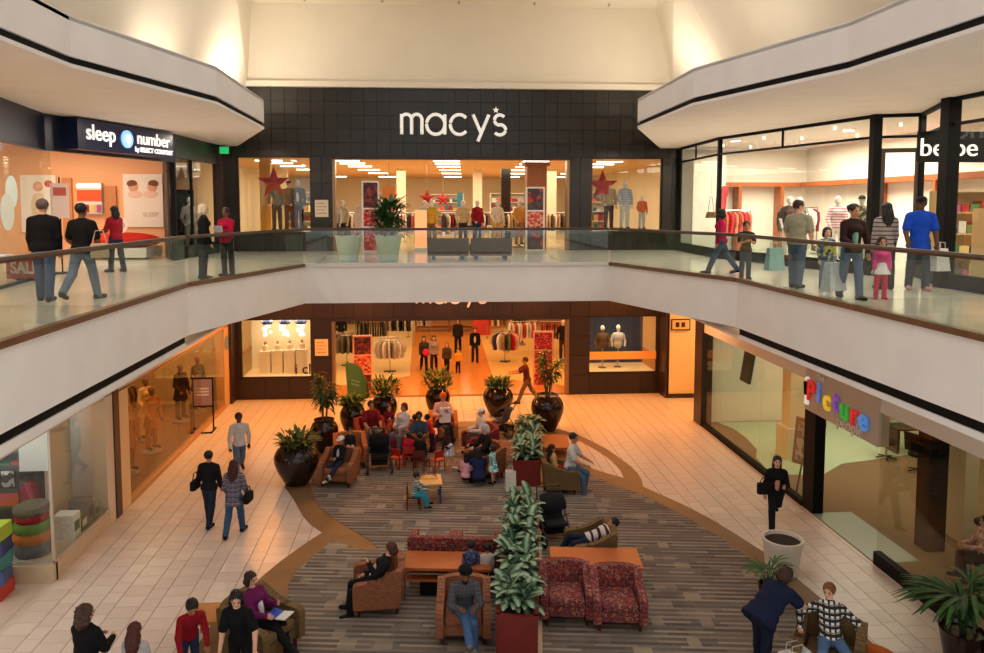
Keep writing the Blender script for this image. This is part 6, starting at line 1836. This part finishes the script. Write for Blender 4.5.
def shopping_bag(pos, z, w_, d_, h_, c, rz, label, star_=False, soft=False, handle=True):
    t = thing('shopping_bag', label, 'bag', (pos[0], pos[1], z), rz)
    a = .8 if soft else .94
    MB().add([(-w_ / 2, -d_ / 2, 0), (w_ / 2, -d_ / 2, 0), (w_ / 2, d_ / 2, 0), (-w_ / 2, d_ / 2, 0), (-w_ / 2 * a, -d_ / 2 * a * .7, h_), (w_ / 2 * a, -d_ / 2 * a * .7, h_), (w_ / 2 * a, d_ / 2 * a * .7, h_), (-w_ / 2 * a, d_ / 2 * a * .7, h_)], [(0, 3, 2, 1), (0, 1, 5, 4), (1, 2, 6, 5), (2, 3, 7, 6), (3, 0, 4, 7), (4, 5, 6, 7)]).build('bag_body', cloth(c), t)
    if handle:
        for s in (-1, 1): MB().tube([(-w_ * .22, s * d_ * .25, h_ - .01), (-w_ * .18, s * d_ * .25, h_ + .12), (w_ * .18, s * d_ * .25, h_ + .12), (w_ * .22, s * d_ * .25, h_ - .01)], .008, 5).build('handle', cloth((190, 186, 180)), t)
    if star_:
        pts = []
        for i in range(10):
            rr = .11 if i % 2 == 0 else .045
            pts.append((rr * math.cos(PI / 2 + i * PI / 5), h_ * .45 + rr * math.sin(PI / 2 + i * PI / 5)))
        MB().extr(pts, 'y', -d_ / 2 - .012, -d_ / 2 + .03).build('star_print', red_star_m, t)
    return t
shopping_bag(off(G(511, 492), 0, .12), .012, .26, .2, .5, (226, 222, 214), .1, 'tall white paper bag leaning by the red planter box')
shopping_bag(G(794, 640, .3), .012, .5, .24, .55, (228, 224, 220), .25, 'large white shopping bag with a red star at the plaid shirt man\'s feet', True)
# green feather banner on a stand near the urns
q = G(356, 428)
t = thing('feather_banner', 'green leaf-shaped banner on a stand between the urns', 'banner', (q[0], q[1] + .4, 0)); MB().tube([(-.28, .03, 0), (-.28, .03, 2.1)], .018, 6).build('pole', blackm, t); MB().box((-.1, 0, .02), (.55, .3, .04)).build('foot', blackm, t)
MB().extr([(-.30, 1.05), (.22, .85), (.34, .95), (.30, 1.5), (.18, 1.85), (-.02, 2.02), (-.36, 2.06)], 'y', -.012, .012).build('flag', mat('banner_green', srgb(124, 160, 70), .6, noise=.12, nscale=3), t)
MB().extr([(.22, .8), (.42, .9), (.34, 1.5), (.26, 1.5)], 'y', .02, .035).build('rear_flag', mat('banner_olive', srgb(110, 92, 40), .6), t)
for k in range(2): MB().box((-.04, -.016, 1.45 - .12 * k), (.28, .006, .05), ry=.3).build('text_line', mat('banner_text', srgb(190, 210, 140), .6), t)
# grey benches and pale planters upstairs behind the railing
greyf = mat('grey_upholstery', srgb(104, 92, 92), .85, noise=.05, nscale=20)
for k, (pa, pb, lb) in enumerate(((427, 469.5, 'grey upholstered bench nearer the leafy upstairs planter'), (470.5, 513, 'grey upholstered bench nearer the upstairs poster stand'))):
    xa, xb = G(pa, 260, UP)[0], G(pb, 260, UP)[0]; yb = G(470, 260, UP)[1]
    t = thing('upholstered_bench', lb, 'bench', ((xa + xb) / 2, yb + .45, UP)); w_ = xb - xa
    rbox(MB(), (0, 0, .34), (w_ - .02, .85, .22), .03).build('seat', greyf, t, 50); rbox(MB(), (0, -.36, .45), (w_ - .02, .14, .44), .03).build('backrest', greyf, t, 50)
    MB().bb(-w_ / 2 + .02, w_ / 2 - .02, -.38, .38, .12, .22).build('wooden_frame', mat('bench_wood', srgb(96, 44, 26), .4), t)
    for s in (-1, 1):
        for s2 in (-1, 1): MB().box((s * (w_ / 2 - .2), s2 * .3, .06), (.08, .08, .12)).build('leg', blackm, t)
pale = mat('pale_green_pot', srgb(206, 216, 198), .45)
for px_, full, lb in ((348, False, 'pale green tapered planter with sparse red leaves upstairs'), (388, True, 'pale green tapered planter with a tall leafy bush upstairs')):
    q = G(px_, 262, UP)
    t = thing('potted_plant', lb, 'potted plant', (q[0], q[1] + .3, UP)); MB().lathe([(.25, 0), (.28, .02), (.40, .72), (.42, .78), (.36, .78), (.34, .7)], n=24).build('pot', pale, t, 50); MB().lathe([(.35, .72), (0, .73)], n=20).build('soil', soilm, t)
    b = MB()
    for k in range(300 if full else 26):
        a = rnd.uniform(0, 6.28); rr = .3 * rnd.random() ** .5
        add_leaf(b, (rr * math.cos(a), rr * math.sin(a), .75 + rnd.uniform(0, .95 if full else .05)), a + rnd.uniform(-.7, .7), rnd.uniform(0, 1.2), rnd.uniform(.3, .5) if full else .22, .11, 1.2, 4, rnd.randrange(2))
    b.build('foliage', [green1, green2] if full else [mat('red_leaf', srgb(150, 60, 40), .5), green2], t)

# ------------------------------------------------------------------ people downstairs, walking
GA, GB, GC, GD = 'shoppers walking downstairs', 'people sitting in the lounge', 'shoppers on the upper floor', 'shoppers inside the downstairs store'
jeans = (62, 82, 112)
person('man in a white sweater and blue jeans striding along the tiles', G(240, 474), -70, 1.70, legs=((-18, 30, 1), (26, 6, 2)), arms=((-14, 14, 14, 0), (18, 14, 16, 0)), top=(206, 200, 196), bottom=(92, 112, 140), skin_c='dark', hair_c=(16, 12, 10), shoes=(50, 34, 26), group=GA, head=(4, 10))
o = person('dark-haired person in a black jacket walking away with a shoulder bag', G(210, 525), 82, 1.68, legs=((16, 8, 1), (-12, 14, 1)), arms=((4, 14, 60, 0), (6, 8, 14, 0)), top=(26, 24, 28), bottom=(34, 44, 60), hair_c=(18, 14, 12), skin_c='tan', group=GA, fat=1.05)
person('long-haired woman in a grey plaid coat walking away arm in arm', G(235, 535), 84, 1.66, legs=((-14, 16, 1), (18, 6, 1)), arms=((8, 12, 30, 0), (10, 12, 24, 0)), top=plaid('grey_plaid', srgb(70, 62, 76), srgb(104, 96, 108), srgb(150, 142, 150), 10), bottom=(58, 84, 116), hair='verylong', hair_c=(66, 26, 16), female=True, hem=.12, fat=1.1, group=GA)
person('woman in black with sunglasses and shoulder bag walking beside the studio', G(775, 530), -105, 1.66, legs=((-30, 48, 1), (14, 4, 1)), arms=((10, 10, 92, 20), (-8, 12, 10, 0)), top=(22, 20, 22), bottom=(24, 26, 34), hair='long', hair_c=(44, 26, 18), female=True, open_top=(206, 150, 130), group=GA)
def handbag(p, z, label, c=(24, 20, 20), w_=.34, h_=.22, rz=0.0, strap=.55):
    t = thing('shoulder_bag', label, 'bag', (p[0], p[1], z), rz)
    rbox(MB(), (0, 0, h_ / 2), (w_, .12, h_), .04).build('bag_body', cloth(c), t, 50); MB().tube([(-w_ * .4, 0, h_ * .9), (-.06, 0, h_ + strap), (.06, 0, h_ + strap), (w_ * .4, 0, h_ * .9)], .012, 5).build('strap', cloth(c), t)
q = G(210, 525); handbag((q[0] - .29, q[1] - .02), .84, 'black shoulder bag of the person in the black jacket', rz=1.4, strap=.16)
q = G(235, 535); handbag((q[0] + .3, q[1] + .02), .72, 'black handbag on the plaid coat woman\'s arm', strap=.12, rz=1.4)
q = G(775, 530); handbag((q[0] - .27, q[1] - .05), .84, 'black bag under the arm of the woman with sunglasses', w_=.36, h_=.26, strap=.12)
q = G(775, 530)
# lounge: adults and children
def sp_(px_, py_, z=1.2): return ('HEAD', px_, py_, .012)
def chair_for(o, kind, face, label, d=.08, dx=0.0, dy=0.0, sc=1.0):
    a = math.radians(face)
    armchair(kind, (o.location.x + math.cos(a) * d + dx, o.location.y + math.sin(a) * d + dy), face, label, sc)
    return o
chair_for(person('woman in a black jacket resting her head on her hand in the rust armchair', sp_(391, 549), 186, 1.58, seat=.41, lean=-32, legs=((74, 66, 4), (80, 72, 4)), arms=((48, 2, 105, 18), (30, 6, 50, 10)), head=(20, -10), top=(26, 24, 26), bottom=(20, 20, 22), hair='bob', hair_c=(70, 34, 20), female=True, open_top=(220, 216, 210), group=GB), 'rust', 184, 'rust woven armchair with a dark-haired woman in black resting her chin', 0.08, dx=.14, dy=.2)
chair_for(person('bearded man in a black turban, grey shirt and jeans looking at his phone', sp_(465, 574), -86, 1.7, seat=.41, lean=20, legs=((84, 86, 4), (92, 40, -10)), arms=((34, 10, 68, 26), (30, 10, 74, 26)), head=(16, 0), top=plaid('dark_check', srgb(54, 54, 60), srgb(72, 72, 78), srgb(90, 90, 96), 16), bottom=(70, 100, 140), hair=None, hat='turban', hat_c=(14, 14, 16), beard=True, skin_c='brown', shoes=(120, 116, 112), fat=1.12, group=GB), 'rust', -94, 'rust woven armchair holding the man in the black turban', -0.16)
person('small child in a blue patterned shirt sitting with back turned behind the table', sp_(471, 545, .88), 90, 1.1, hs=1.28, seat=.41, legs=SITK, top=blotch('blue_check_kid', [srgb(50, 70, 110), srgb(90, 110, 150), srgb(30, 40, 70)], 30), hair_c=(14, 12, 12), skin_c='tan', group=GB)
person('toddler in a white shirt sitting with back turned behind the table', sp_(487, 548, .80), 95, .95, hs=1.3, seat=.41, legs=SITK, top=(216, 210, 206), hair_c=(14, 12, 12), skin_c='tan', group=GB)
chair_for(person('boy in a dark red and white jacket lying asleep across the olive armchair', sp_(613, 523), 186, 1.45, hs=1.1, seat=.44, lean=-66, legs=((86, 40, 6), (96, 60, 6)), arms=((20, 6, 60, 20), (30, 4, 70, 20)), head=(-20, 0), top=striped('red_white_stripe', srgb(60, 16, 24), srgb(206, 196, 190), 1, 7, .62), bottom=(30, 36, 54), hair_c=(24, 12, 10), skin_c='tan', group=GB), 'olive', 184, 'olive woven armchair with a boy lying asleep', -0.02)
person('man in a white shirt and jeans sitting on the arm of the olive armchair', (*off(G(572, 495), 0, .28), .012), -25, 1.75, seat=.50, lean=8, legs=((66, 74, 6), (58, 52, 6)), arms=((30, 8, 40, 10), (26, 8, 46, 10)), head=(8, -12), top=(206, 200, 198), bottom=(84, 104, 130), sleeve='half', hair_c=(28, 20, 16), skin_c='tan', shoes=(130, 110, 96), group=GB)
person('dark-haired girl in a yellow top curled up in the olive armchair', (*off(G(559, 496), -.02, .5), .012), 5, 1.2, hs=1.2, seat=.45, lean=-10, legs=SITK, top=(214, 170, 110), bottom=(150, 40, 40), hair='long', hair_c=(24, 16, 14), skin_c='tan', group=GB)
chair_for(person('child in a black hoodie and white cap sitting with legs stretched out', sp_(341, 440, .98), -120, 1.3, hs=1.15, seat=.46, lean=-12, legs=((80, 20, 10), (74, 56, 4)), arms=LAP, hat='cap', hat_c=(226, 222, 216), top=(24, 24, 28), bottom=(34, 40, 60), shoes=(220, 214, 208), skin_c='tan', open_top=(190, 190, 190), group=GB), 'rust', -100, 'rust woven armchair with a child in a white cap', 0.0)
chair_for(person('toddler in black and white sitting in the orange armchair', sp_(350, 431, .86), -80, 1.0, hs=1.28, seat=.45, legs=SITK, top=(40, 36, 38), bottom=(200, 196, 190), skin_c='tan', hair_c=(20, 14, 12), group=GB), 'orange', -80, 'orange woven armchair in front of the fern urn', 0.0)
chair_for(person('man in a maroon shirt sitting behind the black stroller', sp_(371, 405), -72, 1.78, seat=.41, lean=12, legs=SIT, arms=((40, 6, 30, 8), (36, 6, 36, 8)), top=(130, 30, 40), bottom=(140, 136, 130), skin_c='tan', hair_c=(30, 20, 16), fat=1.15, sleeve='half', group=GB), 'crimson', -75, 'crimson armchair with the man in a maroon shirt', 0.08)
chair_for(person('parent in a pale grey shirt leaning back in the crimson armchair', sp_(404, 407), -120, 1.72, seat=.41, lean=-10, legs=SIT, arms=LAP, top=(206, 200, 200), bottom=(120, 112, 124), skin_c='tan', hair='bob', hair_c=(90, 30, 24), female=True, group=GB), 'crimson', -95, 'crimson armchair with a parent and child', 0.08)
person('child in a maroon and white jacket on the edge of the crimson armchair', sp_(389, 408, 1.02), -70, 1.15, hs=1.2, seat=.5, legs=SITK, arms=LAP, top=(120, 24, 36), bottom=(60, 60, 70), skin_c='fair', hair='long', hair_c=(70, 34, 22), female=True, open_top=(230, 224, 220), group=GB)
chair_for(person('heavy man in a pink shirt and orange hat with a white bag', sp_(443, 397), -90, 1.8, seat=.41, lean=2, legs=((84, 80, 14), (84, 80, 14)), arms=((40, 14, 84, 30), (30, 14, 70, 30)), hat='beanie', hat_c=(220, 110, 40), hair=None, top=(224, 180, 170), bottom=(40, 36, 50), skin_c='tan', fat=1.3, group=GB), 'orange', -90, 'orange woven armchair with the man in a pink shirt', 0.08)
shopping_bag(G(447, 452), .5, .34, .16, .44, (236, 226, 224), .1, 'white printed bag held in front of the man in pink')
pk = [x for x in COL.objects if x.get('label', '').startswith('heavy man in a pink')][0]
[x for x in COL.objects if x.get('label', '').startswith('white printed bag')][0].location = (pk.location.x + .05, pk.location.y - .36, .62)
person('dark-haired man in a teal tee sitting behind the play table', sp_(419, 416, 1.08), -90, 1.7, seat=.3, legs=SITK, arms=LAP, top=(60, 74, 88), bottom=(40, 40, 50), skin_c='brown', hair_c=(18, 12, 10), sleeve='half', group=GB)
person('child in an orange shirt standing at the play table with back turned', (*G(415, 455), .012), 92, 1.15, hs=1.22, top=(216, 76, 40), bottom=(50, 44, 60), hair_c=(18, 12, 10), skin_c='brown', sleeve='half', group=GB)
person('child in a bright red top leaning on the second play table', (*G(432, 452), .012), 160, 1.1, hs=1.22, lean=22, arms=((50, 6, 20, 0), (50, 6, 20, 0)), top=(206, 40, 48), bottom=(50, 30, 50), hair_c=(18, 12, 10), skin_c='brown', group=GB)
person('child in crimson sitting on a red chair with back turned', (*G(409, 466), .012), 85, 1.1, hs=1.22, seat=.3, legs=SITK, top=(190, 34, 54), bottom=(60, 40, 40), hair_c=(18, 12, 10), skin_c='brown', group=GB)
person('child in black sitting on a dark chair with back turned', (*G(420, 468), .012), 80, 1.15, hs=1.2, seat=.3, legs=SITK, top=(34, 26, 26), bottom=(40, 34, 34), hair_c=(16, 12, 10), skin_c='brown', group=GB)
person('girl in a patterned white skirt stepping away from the red chair', (*G(449, 470), .012), 150, 1.2, hs=1.2, legs=((14, 4, 1), (-14, 10, 1)), lean=14, top=(60, 36, 30), bottom=None, skirt=(.2, blotch('grey_floral', [srgb(190, 190, 196), srgb(120, 124, 140), srgb(226, 224, 224)], 30), .14), hair='long', hair_c=(30, 20, 14), female=True, shoes=(220, 216, 210), group=GB)
chair_for(person('elderly person with grey hair in a black coat holding a paper', sp_(485, 429), 205, 1.68, seat=.41, lean=8, legs=((86, 70, 4), (92, 60, 2)), arms=((38, 4, 60, 14), (36, 4, 66, 14)), head=(20, 0), top=(24, 22, 24), bottom=(40, 36, 40), hair='bob', hair_c=(186, 176, 168), group=GB), 'rust', 200, 'rust armchair with an elderly person in black', 0.08)
chair_for(person('person in a white cap and pale shirt sitting behind the elderly person', sp_(481, 412), 200, 1.66, seat=.41, lean=6, legs=SIT, arms=LAP, top=(220, 206, 196), bottom=(80, 70, 66), hat='cap', hat_c=(236, 230, 224), hair_c=(120, 90, 70), group=GB), 'crimson', 195, 'crimson armchair with the person in the white cap', 0.08)
person('long-haired woman in a navy top crouching with her back turned', (*G(479, 487), .012), 95, 1.55, seat=.12, lean=20, legs=((100, 110, 8), (100, 110, 8)), arms=((50, 8, 40, 10), (50, 8, 40, 10)), top=(30, 38, 78), bottom=(34, 32, 42), hair='verylong', hair_c=(26, 14, 12), female=True, group=GB)
person('girl in a pink top crouching next to the navy-topped woman', (*G(466, 484), .012), 70, 1.25, hs=1.15, seat=.1, lean=14, legs=((100, 110, 8), (100, 110, 8)), top=(220, 160, 176), bottom=(40, 36, 40), hair='long', hair_c=(26, 16, 14), female=True, group=GB)
person('small girl in a turquoise patterned dress beside the crouching woman', (*G(493, 484), .012), 150, 1.0, hs=1.25, top=blotch('turquoise_print', [srgb(40, 160, 170), srgb(110, 200, 200), srgb(230, 230, 220)], 26), bottom=None, skirt=(.2, blotch('turquoise_print', [srgb(40, 160, 170)], 26), .16), hair='bob', hair_c=(50, 28, 20), female=True, sleeve='half', group=GB)
person('small boy in a striped top and turquoise trousers at the bead maze', (*G(414, 510), .012), 0, 1.05, hs=1.28, seat=.3, lean=12, legs=SITK, arms=((50, 4, 30, 5), (50, 4, 30, 5)), top=striped('kid_stripe', srgb(170, 180, 176), srgb(90, 110, 106), 2, 18), bottom=(50, 150, 180), hair_c=(14, 12, 12), skin_c='tan', group=GB)
p0 = off(G(414, 510), 0, .12); COL.objects[-1] if False else None
# lower left corner
chair_for(person('woman in a purple cardigan and white scarf with a blue book on her lap', sp_(251, 579, 1.2), -30, 1.6, seat=.41, lean=-14, legs=((84, 70, 4), (92, 48, -4)), arms=((34, 8, 78, 16), (32, 6, 60, 10)), head=(10, 5), top=(108, 30, 84), bottom=(22, 20, 24), hair='bob', hair_c=(44, 22, 14), female=True, open_top=(222, 214, 220), shoes=(40, 38, 40), group=GB), 'olive', -30, 'olive woven armchair with the woman in purple', 0.05, sc=1.1)
q = [x for x in COL.objects if x.get('label', '').startswith('woman in a purple')][0].location; t = thing('book', 'open blue book on the lap of the woman in purple', 'book', (q[0] + .36, q[1] - .14, .70), -.4)
MB().box((-.09, 0, 0), (.18, .26, .015), ry=.12).build('cover', mat('blue_cover', srgb(40, 80, 190), .4), t); MB().box((.09, 0, 0), (.18, .26, .015), ry=-.12).build('page_block', mat('paper', srgb(230, 228, 224), .7), t)
person('long black-haired woman in a black top leaning over the honey wood table', ('HEAD', 236, 599, 0), -95, 1.62, lean=14, arms=((20, 26, 16, -8), (18, 8, 10, 0)), head=(22, 20), top=(16, 16, 18), bottom=(20, 20, 24), hair='verylong', hair_c=(12, 10, 10), female=True, sleeve='half', group=GB)
person('boy in a red sweater leaning down by the honey wood table', ('HEAD', 192, 607, 0), -60, 1.42, hs=1.12, lean=30, arms=((10, 10, 10, 0), (14, 12, 20, 0)), head=(40, 0), top=(150, 24, 36), bottom=(44, 54, 84), hair_c=(26, 16, 14), skin_c='tan', group=GB)
person('curly-haired woman in a black coat and white scarf seen from behind', ('HEAD', 86, 613, 0), 70, 1.68, lean=3, arms=((20, 10, 70, 20), (20, 10, 70, 20)), head=(4, -30), top=(18, 18, 20), bottom=(30, 30, 34), hair='curly', hair_c=(72, 46, 30), female=True, fat=1.2, open_top=(226, 222, 218), group=GB)
person('girl with long auburn hair in a grey top seen from behind', ('HEAD', 135, 630, 0), 80, 1.42, hs=1.1, arms=((10, 8, 30, 10), (10, 8, 30, 10)), top=(176, 172, 172), bottom=(60, 60, 70), hair='verylong', hair_c=(78, 30, 18), female=True, group=GB)
# lower right corner
chair_for(person('man in a black and white plaid shirt and jeans lounging in the olive armchair', sp_(829, 591, 1.2), -112, 1.64, seat=.48, lean=-34, legs=((88, 66, 16), (86, 56, 10)), arms=((20, 50, 40, -5), (30, 62, 30, 0)), head=(10, -25), top=plaid('bold_plaid', srgb(226, 222, 214), srgb(30, 28, 30), srgb(120, 116, 112), 13), bottom=(84, 112, 150), hair_c=(120, 74, 44), shoes=(60, 50, 44), group=GB, fat=1.08), 'olive', -125, 'olive woven armchair with the man in the plaid shirt', 0.1, sc=1.06)
person('person in navy with curly brown hair bending over the shopping bag', ('HEAD', 786, 575, .012), 25, 1.74, lean=50, legs=((6, 4, 3), (-4, 6, 3)), arms=((40, 6, 20, 6), (44, 6, 16, 6)), head=(30, -10), top=(24, 32, 58), bottom=(24, 30, 50), hair='bob', hair_c=(58, 32, 20), sleeve='half', fat=1.6, shoes=(200, 196, 190), hem=.1, group=GA)
pm = [x for x in COL.objects if x.get('label', '').startswith('man in a black and white plaid')][0].location
[x for x in COL.objects if x.get('label', '').startswith('large white shopping bag')][0].location = (pm.x - .66, pm.y - .2, .012)
# inside the downstairs store
person('girl in grey with a pink bag walking out of the store', G(424, 371), -85, 1.55, legs=WALK_A, top=(60, 54, 56), bottom=(26, 24, 26), hair='long', hair_c=(26, 18, 14), female=True, h=.028, group=GD)
person('girl in a light grey top walking out of the store', G(434, 371), -92, 1.58, legs=WALK_B, top=(150, 140, 132), bottom=(40, 34, 34), hair='long', hair_c=(50, 30, 20), female=True, h=.028, group=GD)
person('child in a black and tan top crossing the store aisle', G(447, 373), -100, 1.35, hs=1.1, legs=WALK_A, top=(70, 60, 50), bottom=(24, 22, 24), hair='long', hair_c=(120, 90, 60), h=.028, group=GD)
person('small child in a yellow shirt in the store aisle', G(458, 373), -90, 1.05, hs=1.2, top=(226, 160, 40), bottom=(40, 34, 34), hair_c=(26, 18, 14), h=.028, group=GD)
person('adult in dark clothes behind the child in yellow', G(458, 352), -95, 1.68, legs=WALK_B, top=(40, 34, 34), bottom=(30, 28, 30), hair='bob', hair_c=(26, 18, 14), h=.03, group=GD)
person('boy in a black jacket and jeans in the store aisle', G(475, 362), -95, 1.58, legs=((6, 4, 3), (-4, 4, 3)), top=(24, 22, 26), bottom=(40, 44, 60), hair_c=(20, 14, 12), open_top=(220, 214, 206), h=.028, group=GD)
person('man in a maroon tee pushing something past the store entrance', G(527, 403), 175, 1.72, legs=((26, 6, 1), (-24, 16, 1)), arms=((60, 6, 20, 0), (56, 6, 24, 0)), lean=8, top=(90, 40, 36), bottom=(110, 92, 66), sleeve='half', hair_c=(44, 22, 16), skin_c='tan', h=.024, group=GA)
tag(MB().ball((0, 0, 0), (.14, .07, .16), 10).build('hand_bag', cloth((220, 40, 80)), None, 60, (*G(426, 371), .86)), 'small hot pink bag held by the girl in grey', 'bag')
bpy.data.objects['hand_bag'].location.y -= .2
# ------------------------------------------------------------------ people upstairs
def up(px_, py_): return (*G(px_, py_, UP), UP)
person('heavy man in a black sweater and jeans walking past the mattress shop', up(46, 301), 100, 1.74, legs=((10, 6, 2), (-8, 8, 2)), top=(20, 18, 20), bottom=(56, 76, 112), hair_c=(90, 76, 66), fat=1.25, group=GC)
person('man in a black tee and light jeans striding past the mattress shop', up(84, 300), 80, 1.70, legs=((-20, 22, 2), (20, 6, 2)), arms=((6, 18, 40, 10), (10, 12, 20, 0)), top=(22, 20, 22), bottom=(104, 118, 140), hair_c=(20, 14, 12), skin_c='brown', sleeve='half', fat=1.12, group=GC)
q = up(94, 300); handbag((q[0] + .14, q[1] - .02), UP + .74, 'tan shoulder bag of the man in the black tee', (196, 170, 140), .3, .26, .3, .22)
person('dark-haired woman in a crimson top inside the mattress shop', up(117, 272), 150, 1.62, legs=((8, 4, 2), (-6, 6, 2)), arms=((20, 8, 60, 10), (10, 8, 20, 0)), top=(140, 24, 40), bottom=(40, 46, 64), hair='long', hair_c=(20, 14, 12), female=True, group=GC)
person('blonde woman in a long black coat talking near the dark pillar', up(204, 279), 30, 1.66, top=(16, 16, 18), bottom=(22, 24, 30), hair='bob', hair_c=(220, 200, 170), female=True, hem=.14, fat=1.1, group=GC)
person('woman in a crimson jacket holding a white paper near the dark pillar', up(228, 276), -110, 1.58, arms=((20, 4, 90, 30), (20, 4, 90, 30)), top=(176, 24, 56), bottom=(30, 30, 36), hair_c=(30, 20, 16), hair='tail', skin_c='brown', female=True, group=GC)
q = up(227, 276); tag(MB().box((0, 0, 0), (.2, .01, .16), rx=.4).build('paper_sheet', mat('paper', srgb(230, 228, 224), .7), None, loc=(q[0] - .08, q[1] - .38, UP + 1.12)), 'white paper sheet held by the woman in the crimson jacket', 'paper')
person('woman in a magenta jacket and jeans walking along the railing', up(721, 274), 160, 1.60, legs=((26, 6, 1), (-22, 14, 1)), top=(170, 20, 72), bottom=(60, 74, 100), hair='bob', hair_c=(20, 14, 12), female=True, skin_c='tan', head=(4, -60), group=GC)
person('boy in a dark brown tee standing behind the woman in magenta', up(745, 279), -100, 1.28, hs=1.15, arms=((26, 6, 80, 30), (26, 6, 80, 30)), top=(44, 36, 32), bottom=(56, 64, 80), hair_c=(18, 14, 12), skin_c='tan', sleeve='half', group=GC)
person('man in a khaki tee and jeans looking back over his shoulder', up(796, 288), 40, 1.74, legs=((8, 4, 3), (-8, 8, 3)), arms=((10, 14, 30, 0), (6, 10, 16, 0)), head=(2, -40), top=(150, 146, 122), bottom=(84, 100, 124), sleeve='half', hair_c=(50, 30, 20), fat=1.12, group=GC)
person('child in a blue and yellow patterned top beside the brown-jacketed woman', up(825, 289), -100, 1.2, hs=1.2, top=blotch('cartoonish_print', [srgb(40, 56, 90), srgb(70, 110, 150), srgb(190, 180, 90)], 16), bottom=(104, 122, 150), hair_c=(50, 26, 18), hair='bob', group=GC)
person('woman in a dark brown jacket and jeans carrying a white plastic bag', up(850, 299), -95, 1.66, legs=((10, 4, 2), (-10, 8, 2)), arms=((6, 14, 10, 0), (16, 8, 60, 10)), head=(10, 20), top=(44, 24, 22), bottom=(90, 108, 136), hair='bun', hair_c=(30, 16, 14), female=True, skin_c='tan', open_top=(120, 170, 150), group=GC)
person('woman with long black hair in a black striped shawl facing the shop', up(884, 289), 80, 1.68, top=striped('shawl_stripe', srgb(20, 18, 20), srgb(150, 140, 136), 2, 12, .75), bottom=(46, 50, 60), hair='verylong', hair_c=(14, 12, 12), female=True, hem=.1, fat=1.05, skin_c='tan', group=GC)
person('little girl in a pink top, white skirt and pink tights', up(880, 299), -110, 1.08, hs=1.22, top=(226, 70, 140), bottom=(220, 40, 90), skirt=(.13, (232, 226, 226), .16), hair='long', hair_c=(30, 18, 16), female=True, skin_c='tan', shoes=(220, 50, 90), group=GC)
person('man in a bright blue tee and black cap holding a plastic bag', up(917, 290), -105, 1.80, legs=((4, 4, 4), (-4, 4, 4)), arms=((4, 14, 14, 0), (8, 14, 24, 0)), head=(0, -25), top=(20, 66, 178), bottom=(60, 68, 84), hat='cap', hat_c=(24, 24, 28), hair_c=(14, 12, 12), skin_c='dark', sleeve='half', fat=1.15, hem=.1, shoes=(200, 150, 150), group=GC)
for (px_, py_), lb, c, z_, sz in (((774, 280), 'pale teal shopping bag with crimson side held by the man in khaki', (150, 186, 186), .22, (.42, .2, .5)), ((833, 298), 'white plastic bag carried by the woman in the brown jacket', (216, 216, 220), .14, (.36, .26, .5)), ((938, 290), 'white plastic bag held by the man in blue', (214, 208, 208), .38, (.34, .22, .44))):
    q = up(px_, py_); shopping_bag(q, UP + z_, *sz, c, .2, lb, soft=True)
# partly seen visitor in the studio
person('visitor in a pink patterned top inside the studio behind the glass', (*G(984, 585), 0), 170, 1.6, seat=.45, legs=SIT, arms=LAP, top=blotch('pink_print', [srgb(220, 170, 160), srgb(190, 130, 124), srgb(236, 200, 190)], 30), bottom=(60, 40, 44), hair='long', hair_c=(40, 24, 18), female=True, group=GA)
q = G(984, 585); t = thing('stool', 'black stool under the visitor in the pink top', 'stool', (q[0], q[1], 0)); MB().lathe([(0, .38), (.2, .38), (.22, .42), (.2, .45), (0, .45)], n=16).build('seat', blackm, t)
for k in range(4): MB().tube([(.12 * math.cos(k * PI / 2), .12 * math.sin(k * PI / 2), .4), (.2 * math.cos(k * PI / 2), .2 * math.sin(k * PI / 2), 0)], .015, 5).build('leg', blackm, t)
